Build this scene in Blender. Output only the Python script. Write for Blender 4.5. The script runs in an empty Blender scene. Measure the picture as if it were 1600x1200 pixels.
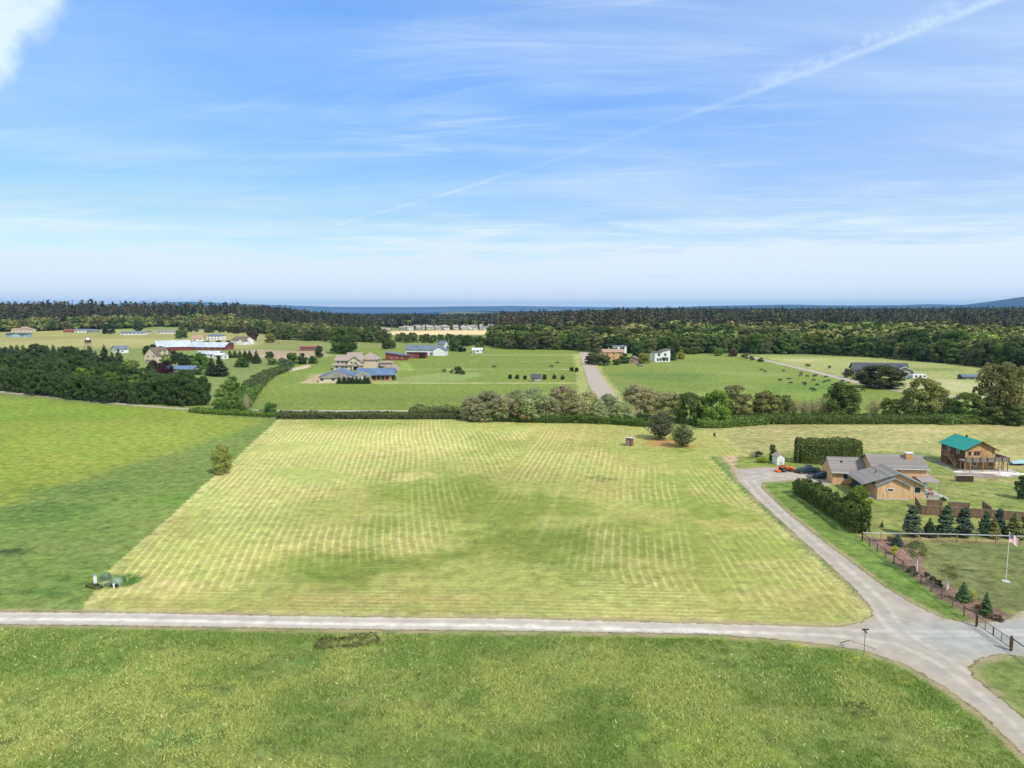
import bpy, math, random, time
import numpy as np
from mathutils import Vector, Matrix

T0 = time.time()
R = math.radians
scene = bpy.context.scene
COL = scene.collection

# ------------------------------------------------------------------ camera
CAMH = 38.0
FPX = 1110.0                       # focal length in pixels of the 1600 px wide photograph
PITCH = math.atan(120.0 / FPX)
cd = bpy.data.cameras.new('camera')
cd.sensor_width = 36.0
cd.lens = 36.0 * FPX / 1600.0
cd.clip_start = 0.5
cd.clip_end = 80000
cam = bpy.data.objects.new('camera', cd)
COL.objects.link(cam)
cam.location = (0, 0, CAMH)
cam.rotation_euler = (math.pi / 2 - PITCH, 0, 0)
scene.camera = cam

# ------------------------------------------------------------------ view
scene.view_settings.view_transform = 'Standard'
scene.view_settings.look = 'None'
scene.view_settings.gamma = 1
scene.view_settings.exposure = 0.0
scene.cycles.max_bounces = 6
scene.cycles.diffuse_bounces = 2
scene.cycles.glossy_bounces = 2
scene.cycles.transmission_bounces = 3
scene.cycles.volume_bounces = 0
scene.cycles.use_denoising = True
scene.cycles.denoiser = 'OPENIMAGEDENOISE'

# ------------------------------------------------------------------ sun and sky
SHADOW = Vector((-0.62, 0.78, -1.08)).normalized()     # the way the light travels
SUN_EL = math.asin(-SHADOW.z)
SUN_ROT = math.atan2(-SHADOW.x, -SHADOW.y)
sl = bpy.data.lights.new('sun', 'SUN')
sl.energy = 4.2
sl.angle = R(0.55)
sl.color = (1.0, 0.955, 0.88)
so = bpy.data.objects.new('sun', sl)
COL.objects.link(so)
so.rotation_euler = SHADOW.to_track_quat('-Z', 'Y').to_euler()


class NT:
    """small helper to write node trees"""
    def __init__(s, tree):
        s.t = tree; s.n = tree.nodes; s.l = tree.links
    def node(s, typ, **kw):
        n = s.n.new(typ)
        for k, v in kw.items():
            setattr(n, k, v)
        return n
    def put(s, sock, v):
        if v is None: return
        if hasattr(v, 'is_output') or isinstance(v, bpy.types.NodeSocket):
            s.l.new(v, sock)
        else:
            sock.default_value = v
    def math(s, op, a, b=None, c=None, clamp=False):
        n = s.node('ShaderNodeMath', operation=op, use_clamp=clamp)
        s.put(n.inputs[0], a); s.put(n.inputs[1], b); s.put(n.inputs[2], c)
        return n.outputs[0]
    def vmath(s, op, a, b=None, scale=None):
        n = s.node('ShaderNodeVectorMath', operation=op)
        s.put(n.inputs[0], a); s.put(n.inputs[1], b)
        if scale is not None: s.put(n.inputs['Scale'], scale)
        return n.outputs['Value'] if op in ('DOT_PRODUCT', 'LENGTH') else n.outputs[0]
    def noise(s, vec, scale, detail=4, rough=0.55, dist=0.0, dim='3D'):
        n = s.node('ShaderNodeTexNoise', noise_dimensions=dim)
        s.put(n.inputs['Vector'], vec); n.inputs['Scale'].default_value = scale
        n.inputs['Detail'].default_value = detail; n.inputs['Roughness'].default_value = rough
        n.inputs['Distortion'].default_value = dist
        return n.outputs['Fac']
    def ramp(s, v, lo, hi, tlo=0.0, thi=1.0, smooth=True):
        n = s.node('ShaderNodeMapRange')
        n.interpolation_type = 'SMOOTHSTEP' if smooth else 'LINEAR'
        s.put(n.inputs['Value'], v); s.put(n.inputs['From Min'], lo); s.put(n.inputs['From Max'], hi)
        s.put(n.inputs['To Min'], tlo); s.put(n.inputs['To Max'], thi)
        return n.outputs['Result']
    def mix(s, f, a, b, blend='MIX'):
        n = s.node('ShaderNodeMix', data_type='RGBA', blend_type=blend)
        s.put(n.inputs['Factor'], f); s.put(n.inputs['A'] if False else n.inputs[6], a); s.put(n.inputs[7], b)
        return n.outputs[2]
    def sep(s, v):
        n = s.node('ShaderNodeSeparateXYZ'); s.put(n.inputs[0], v); return n.outputs
    def comb(s, x, y, z):
        n = s.node('ShaderNodeCombineXYZ'); s.put(n.inputs[0], x); s.put(n.inputs[1], y); s.put(n.inputs[2], z)
        return n.outputs[0]
    def attr(s, name):
        return s.node('ShaderNodeAttribute', attribute_name=name)


def s2l(c):
    c = c / 255.0
    return c / 12.92 if c <= 0.04045 else ((c + 0.055) / 1.055) ** 2.4


KALB = 0.80
def C(r, g, b, k=KALB):
    """display colour of a sunlit surface -> base colour"""
    return (s2l(r) * k, s2l(g) * k, s2l(b) * k, 1.0)
def L(r, g, b):
    return (s2l(r), s2l(g), s2l(b), 1.0)


def raydir(u, v):
    x = (u - 800.0) / FPX; y = (600.0 - v) / FPX
    c, s = math.cos(PITCH), math.sin(PITCH)
    return Vector((x, c + y * s, -s + y * c)).normalized()


w = bpy.data.worlds.new('World')
scene.world = w
w.use_nodes = True
w.node_tree.nodes.clear()
W = NT(w.node_tree)
wout = W.node('ShaderNodeOutputWorld')
bg = W.node('ShaderNodeBackground')
W.l.new(bg.outputs[0], wout.inputs[0])
sky = W.node('ShaderNodeTexSky', sky_type='NISHITA')
sky.sun_disc = False
sky.sun_elevation = SUN_EL
sky.sun_rotation = SUN_ROT
sky.air_density = 1.0; sky.dust_density = 0.3; sky.ozone_density = 1.6; sky.altitude = 50
bg.inputs['Strength'].default_value = 0.12
tc = W.node('ShaderNodeTexCoord')
D = W.vmath('NORMALIZE', tc.outputs['Generated'])
dx, dy, dz = W.sep(D)
dzc = W.math('MAXIMUM', dz, 0.0)
den = W.math('ADD', dzc, 0.07)
px_ = W.math('DIVIDE', dx, den); py_ = W.math('DIVIDE', dy, den)
P1 = W.comb(W.math('MULTIPLY', px_, 0.40), W.math('ADD', py_, W.math('MULTIPLY', px_, -0.10)), 0.0)
P2 = W.comb(W.math('MULTIPLY', px_, 0.25), W.math('ADD', W.math('MULTIPLY', py_, 1.2), W.math('MULTIPLY', px_, 0.18)), 5.3)
n1 = W.noise(P1, 1.1, 7, 0.62, 0.6)
n2 = W.noise(P2, 2.6, 6, 0.66, 0.9)
n3 = W.noise(W.comb(W.math('MULTIPLY', px_, .5), W.math('MULTIPLY', py_, .5), 9.0), 0.7, 3, 0.5)
cir = W.math('ADD', W.ramp(n1, 0.42, 0.72), W.math('MULTIPLY', W.ramp(n2, 0.46, 0.74), 0.8))
cir = W.math('MULTIPLY', cir, W.ramp(n3, 0.30, 0.62, 0.35, 1.0))
right = W.ramp(dx, -0.45, 0.45, 0.70, 1.15, False)
cir = W.math('MULTIPLY', cir, right)
# high veil over the whole sky, thicker to the right
big_ = W.noise(W.comb(W.math('MULTIPLY', px_, .22), W.math('MULTIPLY', py_, .55), 4.0), 1.3, 5, 0.55, 0.5)
veil = W.math('ADD', W.math('ADD', W.math('MULTIPLY', cir, 0.50), W.ramp(big_, 0.38, 0.68, 0.0, 0.20)), W.ramp(dx, -0.1, 0.6, 0.0, 0.24))
# the brighter, thicker bank low over the horizon
n4 = W.noise(W.comb(W.math('MULTIPLY', dx, 3.2), W.math('MULTIPLY', dz, 26.0), 2.0), 1.5, 6, 0.6, 0.4)
bank = W.math('MULTIPLY', W.ramp(dz, 0.175, 0.02), W.ramp(W.math('ADD', n4, W.ramp(dz, 0.02, 0.16, 0.20, -0.16, False)), 0.36, 0.64))
bank = W.math('MULTIPLY', bank, 0.95)
low = W.ramp(dz, 0.10, -0.01, 0.0, 0.42)
# the torn cloud in the upper left corner
def plane_through(a, b):
    n = raydir(*a).cross(raydir(*b)).normalized()
    return n
nc = plane_through((-40, 245), (185, -60))
if nc.dot(raydir(0, 0)) < 0: nc = -nc
corner = W.vmath('DOT_PRODUCT', D, tuple(nc))
nn = W.noise(D, 14.0, 6, 0.6)
corner = W.ramp(W.math('ADD', corner, W.math('MULTIPLY', W.math('SUBTRACT', nn, 0.5), 0.055)), 0.012, 0.040)
corner = W.math('MULTIPLY', corner, W.ramp(W.noise(D, 9.0, 5, 0.6), 0.2, 0.7, 0.45, 0.95))
# the contrail
a_, b_ = (1560, -2), (470, 366)
nt_ = plane_through(a_, b_)
if nt_.dot(raydir(800, 0)) < 0: nt_ = -nt_
sd = W.vmath('DOT_PRODUCT', D, tuple(nt_))
axis = (raydir(*a_) - raydir(*b_)).normalized()
al = W.vmath('DOT_PRODUCT', D, tuple(axis))
alo, ahi = axis.dot(raydir(*b_)), axis.dot(raydir(*a_))
tt = W.ramp(al, alo, ahi, 0.0, 1.0, False)
wob = W.math('MULTIPLY', W.math('SUBTRACT', W.noise(W.vmath('SCALE', D, scale=1.0), 30.0, 4, 0.6), 0.5), 0.006)
# slight bow of the trail, as in the photograph
bow = W.math('MULTIPLY', W.math('MULTIPLY', tt, W.math('SUBTRACT', 1.0, tt)), -0.058)
sdw = W.math('SUBTRACT', W.math('ADD', sd, wob), bow)
core = W.math('SUBTRACT', 1.0, W.ramp(W.math('ABSOLUTE', sdw), 0.0, W.ramp(tt, 0, 1, 0.0022, 0.0075, False)))
fl_n = W.ramp(W.noise(D, 55.0, 5, 0.7), 0.35, 0.7)
fluff = W.math('MULTIPLY', W.math('MULTIPLY', W.ramp(sdw, -0.004, 0.002), W.ramp(sdw, W.ramp(tt, 0.4, 1, 0.006, 0.028, False), 0.002)), W.math('MULTIPLY', fl_n, W.ramp(tt, 0.45, 0.85, 0.0, 0.75)))
along = W.ramp(W.noise(W.comb(W.math('MULTIPLY', tt, 9.0), 0.0, 3.0), 1.0, 3, 0.6), 0.3, 0.62, 0.35, 1.0)
core = W.math('MULTIPLY', core, W.math('MULTIPLY', along, W.ramp(tt, -0.01, 0.06)))
trail = W.math('MAXIMUM', W.math('MULTIPLY', core, 0.62), fluff)
cov = W.math('ADD', veil, bank, clamp=False)
cov = W.math('ADD', cov, low)
cov = W.math('ADD', cov, corner)
cov = W.math('ADD', cov, W.math('MULTIPLY', trail, W.math('ADD', W.ramp(tt, 0.18, 0.40, 0.46, 0.16), W.ramp(tt, 0.5, 0.9, 0.0, 0.34))))
cov = W.math('MINIMUM', cov, 0.97)
cov = W.math('MAXIMUM', cov, 0.0)
blue = W.mix(1.0, sky.outputs[0], W.mix(W.ramp(dz, 0.05, 0.42), (0.86, 0.99, 1.30, 1.0), (0.74, 1.32, 1.90, 1.0)), 'MULTIPLY')
cloudcol = W.mix(W.ramp(dz, 0.0, 0.25), (6.8, 7.65, 8.5, 1), (6.5, 7.8, 9.0, 1))
skyc = W.mix(cov, blue, cloudcol)
W.l.new(skyc, bg.inputs['Color'])

# ------------------------------------------------------------------ ground shape
def sstep(a, b, x):
    t = np.clip((np.asarray(x, float) - a) / (b - a), 0, 1)
    return t * t * (3 - 2 * t)


def Hgt(x, y):
    x = np.asarray(x, float); y = np.asarray(y, float)
    s = x / np.maximum(y, 50.0)
    r = sstep(620, 1900, y) * sstep(-0.10, 0.22, s) * 15.0
    l = sstep(1120, 1500, y) * sstep(-0.20, -0.36, s) * 15.0
    r2 = sstep(2200, 5000, y) * sstep(0.25, 0.75, s) * 22.0
    c = sstep(2600, 5200, y) * (1 - sstep(0.02, 0.30, s)) * (-85.0)
    return r + l + r2 + c


def P(u, v, lift=0.0):
    """ground point seen at photograph pixel (u, v)"""
    d = raydir(u, v)
    t = (CAMH - 0.0) / -d.z if d.z < -1e-5 else 30000.0
    o = Vector((0, 0, CAMH))
    # march in from near until below the terrain
    lo, hi = 0.0, t
    p = o + d * hi
    if p.y > 600:
        step = 10.0; tt_ = 500.0
        while tt_ < t * 1.3 and tt_ < 30000:
            q = o + d * tt_
            if q.z < float(Hgt(q.x, q.y)): break
            tt_ += step
        p = o + d * tt_
    return Vector((p.x, p.y, float(Hgt(p.x, p.y)) + lift))


def hash2(ix, iy, seed):
    h = (ix.astype(np.int64) * 374761393 + iy.astype(np.int64) * 668265263 + seed * 1442695041) & 0xFFFFFFFF
    h = ((h ^ (h >> 13)) * 1274126177) & 0xFFFFFFFF
    return ((h ^ (h >> 16)) & 0xFFFFFF) / float(0xFFFFFF)


def vnoise(x, y, scale, seed=0, octaves=1):
    out = 0.0; amp = 1.0; tot = 0.0
    for o in range(octaves):
        xs = x / scale; ys = y / scale
        ix = np.floor(xs); iy = np.floor(ys)
        fx = xs - ix; fy = ys - iy
        fx = fx * fx * (3 - 2 * fx); fy = fy * fy * (3 - 2 * fy)
        a = hash2(ix, iy, seed + o); b = hash2(ix + 1, iy, seed + o)
        c = hash2(ix, iy + 1, seed + o); d = hash2(ix + 1, iy + 1, seed + o)
        out = out + amp * ((a * (1 - fx) + b * fx) * (1 - fy) + (c * (1 - fx) + d * fx) * fy)
        tot += amp; amp *= 0.55; scale /= 2.05
    return out / tot


def dist_seg(X, Y, pts, closed=False):
    best = np.full(X.shape, 1e9)
    n = len(pts)
    for i in range(n if closed else n - 1):
        ax, ay = pts[i]; bx, by = pts[(i + 1) % n]
        vx, vy = bx - ax, by - ay
        ll = vx * vx + vy * vy + 1e-9
        t = np.clip(((X - ax) * vx + (Y - ay) * vy) / ll, 0, 1)
        d = np.hypot(X - ax - t * vx, Y - ay - t * vy)
        best = np.minimum(best, d)
    return best


def inside(X, Y, pts):
    r = np.zeros(X.shape, bool)
    n = len(pts)
    for i in range(n):
        ax, ay = pts[i]; bx, by = pts[(i + 1) % n]
        if ay == by: continue
        c = ((ay > Y) != (by > Y)) & (X < (bx - ax) * (Y - ay) / (by - ay) + ax)
        r ^= c
    return r


def sd_poly(X, Y, pts):
    d = dist_seg(X, Y, pts, True)
    return np.where(inside(X, Y, pts), d, -d)


def G(pl):
    out = []
    for u, v in pl:
        p = P(u, v); out.append((p.x, p.y))
    return out

# ------------------------------------------------------------------ the ground sheet
rows = [4.0, 10, 16, 22, 28, 34, 39]
y = 42.0
while y < 9500:
    rows.append(y)
    y += max(0.5, 0.0058 * y) if y < 1300 else 0.02 * y
rows = np.array(rows)
NCOL = 560
scol = np.linspace(-1.0, 1.0, NCOL)
XX = scol[None, :] * (rows[:, None] * 1.0 + 22)
YY = np.repeat(rows[:, None], NCOL, 1)
ZZ = Hgt(XX, YY)
X = XX.ravel(); Y = YY.ravel()

MOWN = G([(150, 947), (185, 892), (236, 845), (290, 797), (330, 757), (372, 722), (410, 685), (440, 657), (560, 656), (700, 656), (860, 656), (1000, 664), (1050, 680), (1075, 690), (1098, 712),
          (1140, 757), (1200, 816), (1260, 872), (1310, 920), (1343, 952), (1338, 966), (1316, 974), (1220, 972), (1000, 963), (800, 958), (500, 955), (200, 949)])
MOWN2 = G([(1050, 680), (1080, 672), (1125, 680), (1160, 712), (1100, 712)])
ROAD = G([(-500, 948), (-200, 952), (0, 956), (200, 957), (500, 963), (800, 966), (1100, 974), (1310, 979), (1345, 972), (1362, 962), (1360, 948), (1335, 920), (1300, 886), (1240, 832), (1180, 778),
          (1152, 750), (1146, 734), (1200, 730), (1250, 733), (1300, 736), (1300, 758), (1283, 758), (1252, 750), (1236, 750), (1192, 754), (1190, 762), (1230, 800), (1290, 848), (1380, 915),
          (1430, 945), (1475, 966), (1520, 974), (1560, 970), (1600, 962), (1760, 955), (1760, 1020), (1600, 1026), (1562, 1022), (1530, 1030), (1515, 1042), (1520, 1056), (1555, 1085), (1600, 1122),
          (1700, 1205), (1800, 1290), (1750, 1330), (1600, 1180), (1540, 1121), (1475, 1073), (1412, 1037), (1350, 1017), (1287, 1007), (1194, 997), (1100, 991), (800, 986), (500, 983), (200, 978), (0, 976), (-200, 972), (-500, 968)])
GREY = G([(1400, 975), (1480, 972), (1530, 975), (1600, 964), (1760, 950), (1760, 1030), (1600, 1030), (1530, 1030), (1500, 1020), (1450, 1005), (1410, 990)])
YARD = G([(1150, 732), (1250, 732), (1260, 752), (1190, 757), (1160, 752)])
ASPH1 = G([(905, 550), (922, 550), (928, 570), (950, 600), (966, 625), (931, 625), (918, 595), (911, 570)])
LANE_L = G([(-100, 606), (0, 612), (60, 618), (110, 623), (160, 626)])
LANE_L2 = G([(150, 627), (200, 632), (260, 637), (300, 639), (330, 643), (400, 650), (440, 653)])
LANE_R = G([(1155, 555), (1175, 558), (1210, 566), (1265, 579), (1330, 595), (1390, 608), (1450, 617), (1520, 620), (1600, 622)])
PATH_M = G([(395, 641), (440, 642), (560, 642), (640, 642), (760, 641), (900, 640)])

TR1 = G([(-500, 954), (-200, 958), (0, 962), (200, 963), (500, 969), (800, 972), (1100, 979), (1310, 988), (1400, 1000), (1470, 1030), (1540, 1080), (1620, 1150), (1720, 1240)])
TR2 = G([(1470, 1030), (1420, 1000), (1390, 970), (1370, 940), (1310, 885), (1240, 822), (1190, 775), (1170, 750), (1200, 742), (1290, 745)])
TR3 = G([(800, 976), (1200, 986), (1420, 990), (1500, 990), (1600, 988), (1760, 980)])

j1 = (vnoise(X, Y, 3.0, 11, 2) - .5)
near = Y < 420
def near_sd(fn, *a):
    out = np.full(X.shape, -999.0)
    out[near] = fn(X[near], Y[near], *a)
    return out
sd_road = near_sd(sd_poly, ROAD)
sd_m1 = near_sd(sd_poly, MOWN)
sd_m2 = near_sd(sd_poly, MOWN2)
sd_m = np.maximum(sd_m1, sd_m2)
far_lane = np.full(X.shape, -999.0)
m_ = (Y < 900)
far_lane[m_] = sd_poly(X[m_], Y[m_], ASPH1)
for ln, wd in ((LANE_L, 1.7), (LANE_L2, 1.5), (LANE_R, 3.0), (PATH_M, 1.6)):
    far_lane[m_] = np.maximum(far_lane[m_], wd - dist_seg(X[m_], Y[m_], ln))
tr = np.full(X.shape, 99.0)
nn_ = Y < 220
tr[nn_] = np.minimum(np.minimum(dist_seg(X[nn_], Y[nn_], TR1), dist_seg(X[nn_], Y[nn_], TR2)), dist_seg(X[nn_], Y[nn_], TR3) + .4)

col = np.zeros((X.size, 3))
def cc(c): return np.array(c[:3])
def rgb(r, g, b): return cc(C(r, g, b))
col[:] = rgb(128, 146, 82)
STRAWY = {}
def layer(poly, c, soft=2.0, amp=3.0, nsc=8.0, seed=1, k=1.0, world=False):
    pts = poly if world else G(poly)
    xs = [p[0] for p in pts]; ys = [p[1] for p in pts]
    pad = soft + amp + 2
    m = (X > min(xs) - pad) & (X < max(xs) + pad) & (Y > min(ys) - pad) & (Y < max(ys) + pad)
    if not m.any(): return
    s = sd_poly(X[m], Y[m], pts) + (vnoise(X[m], Y[m], nsc, seed, 3) - .5) * 2 * amp
    a = (sstep(-soft, soft, s) * k)[:, None]
    col[m] = col[m] * (1 - a) + rgb(*c) * a
def blob(u, v, ru, rv, c, k=1.0, seed=3):
    p = P(u, v); q = P(u, v - rv); rw = abs(P(u + ru, v).x - p.x); rh = max(0.5, q.y - p.y)
    m = (np.abs(X - p.x) < rw * 2) & (np.abs(Y - p.y) < rh * 2)
    if not m.any(): return
    d = np.hypot((X[m] - p.x) / rw, (Y[m] - p.y) / rh) + (vnoise(X[m], Y[m], min(rw, rh) * .55, seed, 5) - .5) * 1.7
    a = (sstep(1.15, 0.35, d) * k)[:, None]
    col[m] = col[m] * (1 - a) + rgb(*c) * a

# far country first
layer([(-800, 560), (-800, 516), (460, 516), (460, 545), (200, 545)], (158, 160, 98), 10, 10, 60, 2)
layer([(-100, 537), (0, 533), (200, 530), (400, 533), (400, 540), (200, 541), (0, 543)], (168, 170, 108), 6, 8, 40, 4)
layer([(380, 545), (430, 533), (560, 534), (620, 540), (660, 548), (640, 560), (520, 562), (420, 560)], (136, 146, 84), 6, 6, 30, 4)
layer([(400, 650), (395, 600), (470, 560), (520, 545), (640, 545), (760, 541), (905, 545), (920, 600), (960, 650)], (126, 146, 68), 4, 3, 20, 5)
layer([(480, 597), (480, 583), (620, 583), (620, 600)], (150, 162, 100), 3, 3, 12, 6)
layer([(372, 548), (400, 546), (440, 548), (500, 549), (520, 556), (470, 560), (430, 562), (380, 555)], (172, 160, 128), 3, 4, 16, 16)
layer([(448, 578), (470, 572), (484, 570), (484, 574), (452, 581)], (205, 190, 160), 1, 1, 8, 7)
layer([(466, 598), (500, 585), (512, 592), (512, 599)], (186, 172, 130), 1.5, 2, 8, 7)
layer([(600, 575), (585, 566), (610, 563), (628, 577), (622, 579)], (168, 158, 140), 1, 1, 8, 8)
layer([(628, 579), (624, 566), (640, 567), (646, 579)], (140, 170, 80), 1, 1, 8, 8)
for vv, uu0, uu1, wd in ((598.5, 470, 920, 1.4), (577, 640, 915, 1.2), (554.5, 740, 905, 2.2), (565, 730, 905, 0.9), (541.5, 690, 760, 2)):
    pts = G([(uu0, vv), (uu1, vv)])
    m = (Y < 760) & (Y > 200)
    a = sstep(wd * 1.6, wd * .6, dist_seg(X[m], Y[m], pts) + (vnoise(X[m], Y[m], 9, 5, 2) - .5) * 2)[:, None] * .9
    col[m] = col[m] * (1 - a) + rgb(186, 188, 132) * a
layer([(560, 598), (640, 588), (700, 580), (760, 583), (720, 596)], (146, 164, 96), 3, 5, 14, 9, .8)
layer([(896, 553), (906, 553), (916, 590), (933, 652), (905, 652), (903, 600)], (168, 176, 108), 1.0, 1.0, 8, 9, .9)
layer([(922, 562), (932, 562), (965, 610), (990, 652), (965, 652), (945, 610)], (182, 182, 118), 1.0, 1.0, 8, 9, .9)
layer([(930, 562), (1020, 562), (1060, 552), (1170, 553), (1340, 600), (1430, 618), (1420, 650), (1000, 650), (965, 610)], (130, 150, 72), 3, 3, 18, 10)
blob(1040, 590, 90, 8, (106, 134, 66), .8); blob(1180, 585, 60, 4, (140, 162, 92), .7); blob(1160, 605, 60, 4, (146, 165, 95), .6)
blob(1270, 605, 90, 10, (108, 142, 62), .7); blob(1080, 570, 90, 4, (132, 158, 80), .6)
layer([(1175, 554), (1400, 560), (1560, 575), (1800, 585), (1800, 650), (1500, 640), (1430, 615), (1330, 592), (1240, 571)], (160, 170, 104), 3, 4, 18, 11)
blob(1460, 600, 70, 10, (190, 190, 140), .8); blob(1250, 562, 60, 3, (186, 184, 128), .7); blob(1440, 577, 60, 3, (122, 146, 78), .8)
blob(1520, 570, 60, 4, (176, 180, 118), .7); blob(1560, 600, 60, 8, (174, 178, 122), .7)
layer([(596, 523.5), (604, 517.5), (700, 516.5), (775, 516.5), (775, 522.5)], (228, 208, 160), 6, 4, 40, 12)
layer([(640, 529), (660, 523.5), (775, 523.5), (775, 529)], (120, 140, 72), 6, 4, 40, 12)
# rough grass beyond the house
layer([(1090, 668), (1130, 662), (1900, 655), (1900, 735), (1560, 735), (1440, 705), (1340, 706), (1240, 706), (1160, 714), (1120, 688)], (166, 168, 108), 2, 2, 8, 13)
for k, (u, v, ru, rv) in enumerate([(1200, 672, 50, 3), (1320, 676, 60, 4), (1450, 672, 60, 4), (1560, 690, 50, 6), (1400, 690, 70, 4), (1180, 690, 30, 5), (1570, 668, 40, 3), (1260, 668, 60, 3)]):
    blob(u, v, ru, rv, (144, 150, 88) if k % 2 else (186, 180, 126), .7, k + 30)
layer([(1150, 716), (1240, 708), (1245, 728), (1200, 731), (1150, 734)], (134, 152, 76), 1, 1.2, 5, 14)
layer([(1130, 714), (1150, 714), (1152, 735), (1175, 762), (1160, 760)], (186, 172, 136), .8, 1, 4, 14)
# green yard round the two houses
layer([(1260, 760), (1300, 757), (1340, 745), (1440, 716), (1480, 730), (1600, 738), (1900, 735), (1900, 850), (1345, 836), (1245, 762)], (138, 152, 84), 1.5, 1.5, 7, 15)
for k, (u, v, ru, rv) in enumerate([(1540, 770, 40, 8), (1400, 800, 30, 8), (1480, 765, 20, 8), (1560, 790, 40, 6), (1380, 815, 30, 6)]):
    blob(u, v, ru, rv, (118, 136, 70) if k % 2 else (156, 164, 96), .7, k + 40)
layer([(1560, 748), (1600, 752), (1600, 757), (1450, 745), (1450, 742)], (176, 162, 112), .5, .5, 4, 15, .7)
layer([(1488, 736), (1440, 712), (1474, 722), (1490, 735), (1560, 736), (1598, 745), (1540, 748), (1495, 744)], (150, 146, 134), .4, .4, 3, 16)
layer([(1487, 735.5), (1560, 734.5), (1592, 742), (1570, 744.5), (1550, 739.5), (1495, 738.5)], (232, 228, 220), .25, .2, 3, 16)
# driveway verge and left strip of grass beside the mown field
layer([(1098, 712), (1112, 712), (1180, 776), (1300, 886), (1352, 938), (1352, 962), (1330, 975), (1310, 978), (1343, 952), (1260, 872), (1140, 757)], (96, 132, 62), .6, .6, 4, 17)
layer([(1192, 757), (1240, 752), (1290, 800), (1345, 838), (1530, 978), (1475, 966), (1430, 945), (1380, 915), (1290, 848), (1230, 800)], (112, 138, 66), .5, .5, 4, 18)
blob(1235, 770, 30, 8, (130, 150, 78), .8)
# left field; its hill and swale shading is put into the grass tones
layer([(-900, 610), (0, 620), (100, 629), (300, 641), (440, 655), (440, 660), (410, 685), (330, 757), (236, 845), (150, 947), (0, 952), (-900, 952)], (122, 145, 74), 1.0, 1.0, 6, 19)
layer([(-900, 610), (0, 620), (100, 629), (300, 641), (400, 655), (395, 672), (330, 690), (250, 712), (180, 735), (100, 762), (0, 790), (-900, 850)], (140, 159, 68), 4.0, 5.0, 14, 20)
layer([(0, 620), (100, 629), (260, 640), (200, 655), (0, 660), (-900, 650)], (128, 158, 60), 4.0, 6.0, 22, 21, .7)
blob(120, 765, 110, 12, (104, 132, 66), .8, 50); blob(40, 800, 110, 22, (92, 126, 60), .7, 51); blob(200, 840, 70, 14, (124, 148, 76), .5, 52)
blob(90, 855, 80, 14, (124, 146, 76), .5, 53); blob(170, 860, 50, 10, (144, 156, 92), .45, 54); blob(60, 925, 70, 10, (88, 122, 60), .7, 55)
blob(15, 862, 32, 9, (64, 86, 46), .85, 56); blob(260, 780, 70, 14, (108, 146, 62), .6, 57); blob(110, 905, 40, 8, (96, 128, 60), .7, 58)
blob(230, 740, 60, 8, (112, 142, 62), .7, 59)
# mown field tone
m_mown = sd_m > -1.5
def mtone(c, k, mask):
    a = (mask * k)[:, None]
    col[m_mown] = col[m_mown] * (1 - a) + rgb(*c) * a
Xm, Ym = X[m_mown], Y[m_mown]
mtone((179, 182, 114), 1.0, np.ones(Xm.size))
def mb(u, v, ru, rv, c, k=.8, seed=3):
    c = tuple(min(255, q * 1.03) for q in c)
    keep = col[~m_mown].copy()
    blob(u, v, ru, rv, c, k * .95, seed)
    if v < 680 or u < 900 or u > 1150 or v > 720: col[~m_mown] = keep
mb(520, 700, 260, 60, (196, 200, 130), .8, 60)
mb(740, 780, 170, 40, (134, 150, 76), .9, 61); mb(840, 850, 190, 40, (122, 140, 68), .9, 62); mb(560, 885, 130, 30, (128, 144, 72), .85, 63)
mb(460, 880, 60, 24, (138, 154, 80), .7, 64); mb(650, 760, 90, 30, (148, 162, 86), .6, 65); mb(780, 690, 60, 30, (138, 158, 78), .5, 66)
mb(1130, 850, 160, 50, (144, 160, 82), .7, 67); mb(1000, 900, 180, 20, (150, 160, 90), .6, 68); mb(1060, 770, 90, 30, (146, 162, 84), .7, 69)
mb(940, 748, 22, 6, (120, 136, 74), .8, 70); mb(1120, 740, 60, 30, (148, 164, 86), .6, 71); mb(900, 680, 120, 14, (192, 184, 124), .75, 72)
mb(640, 745, 50, 12, (206, 198, 138), .7, 73); mb(560, 660, 150, 6, (146, 166, 82), .6, 74); mb(320, 870, 130, 50, (186, 190, 116), .6, 75)
mb(660, 850, 100, 14, (192, 186, 124), .6, 76); mb(1140, 820, 60, 12, (196, 184, 124), .6, 77); mb(1240, 930, 80, 14, (186, 178, 120), .6, 78)
mb(600, 935, 200, 9, (190, 180, 122), .6, 79); mb(240, 920, 80, 16, (204, 196, 138), .75, 80); mb(1280, 945, 50, 12, (176, 168, 112), .6, 81)
mb(1040, 692, 45, 7, (190, 146, 104), .85, 82); mb(1065, 704, 30, 4, (134, 158, 72), .8, 83); mb(1000, 704, 60, 6, (160, 170, 96), .6, 84)
blob(182, 910, 36, 13, (92, 126, 60), 1.0, 85); blob(205, 908, 18, 10, (84, 124, 54), .9, 86)
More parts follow.
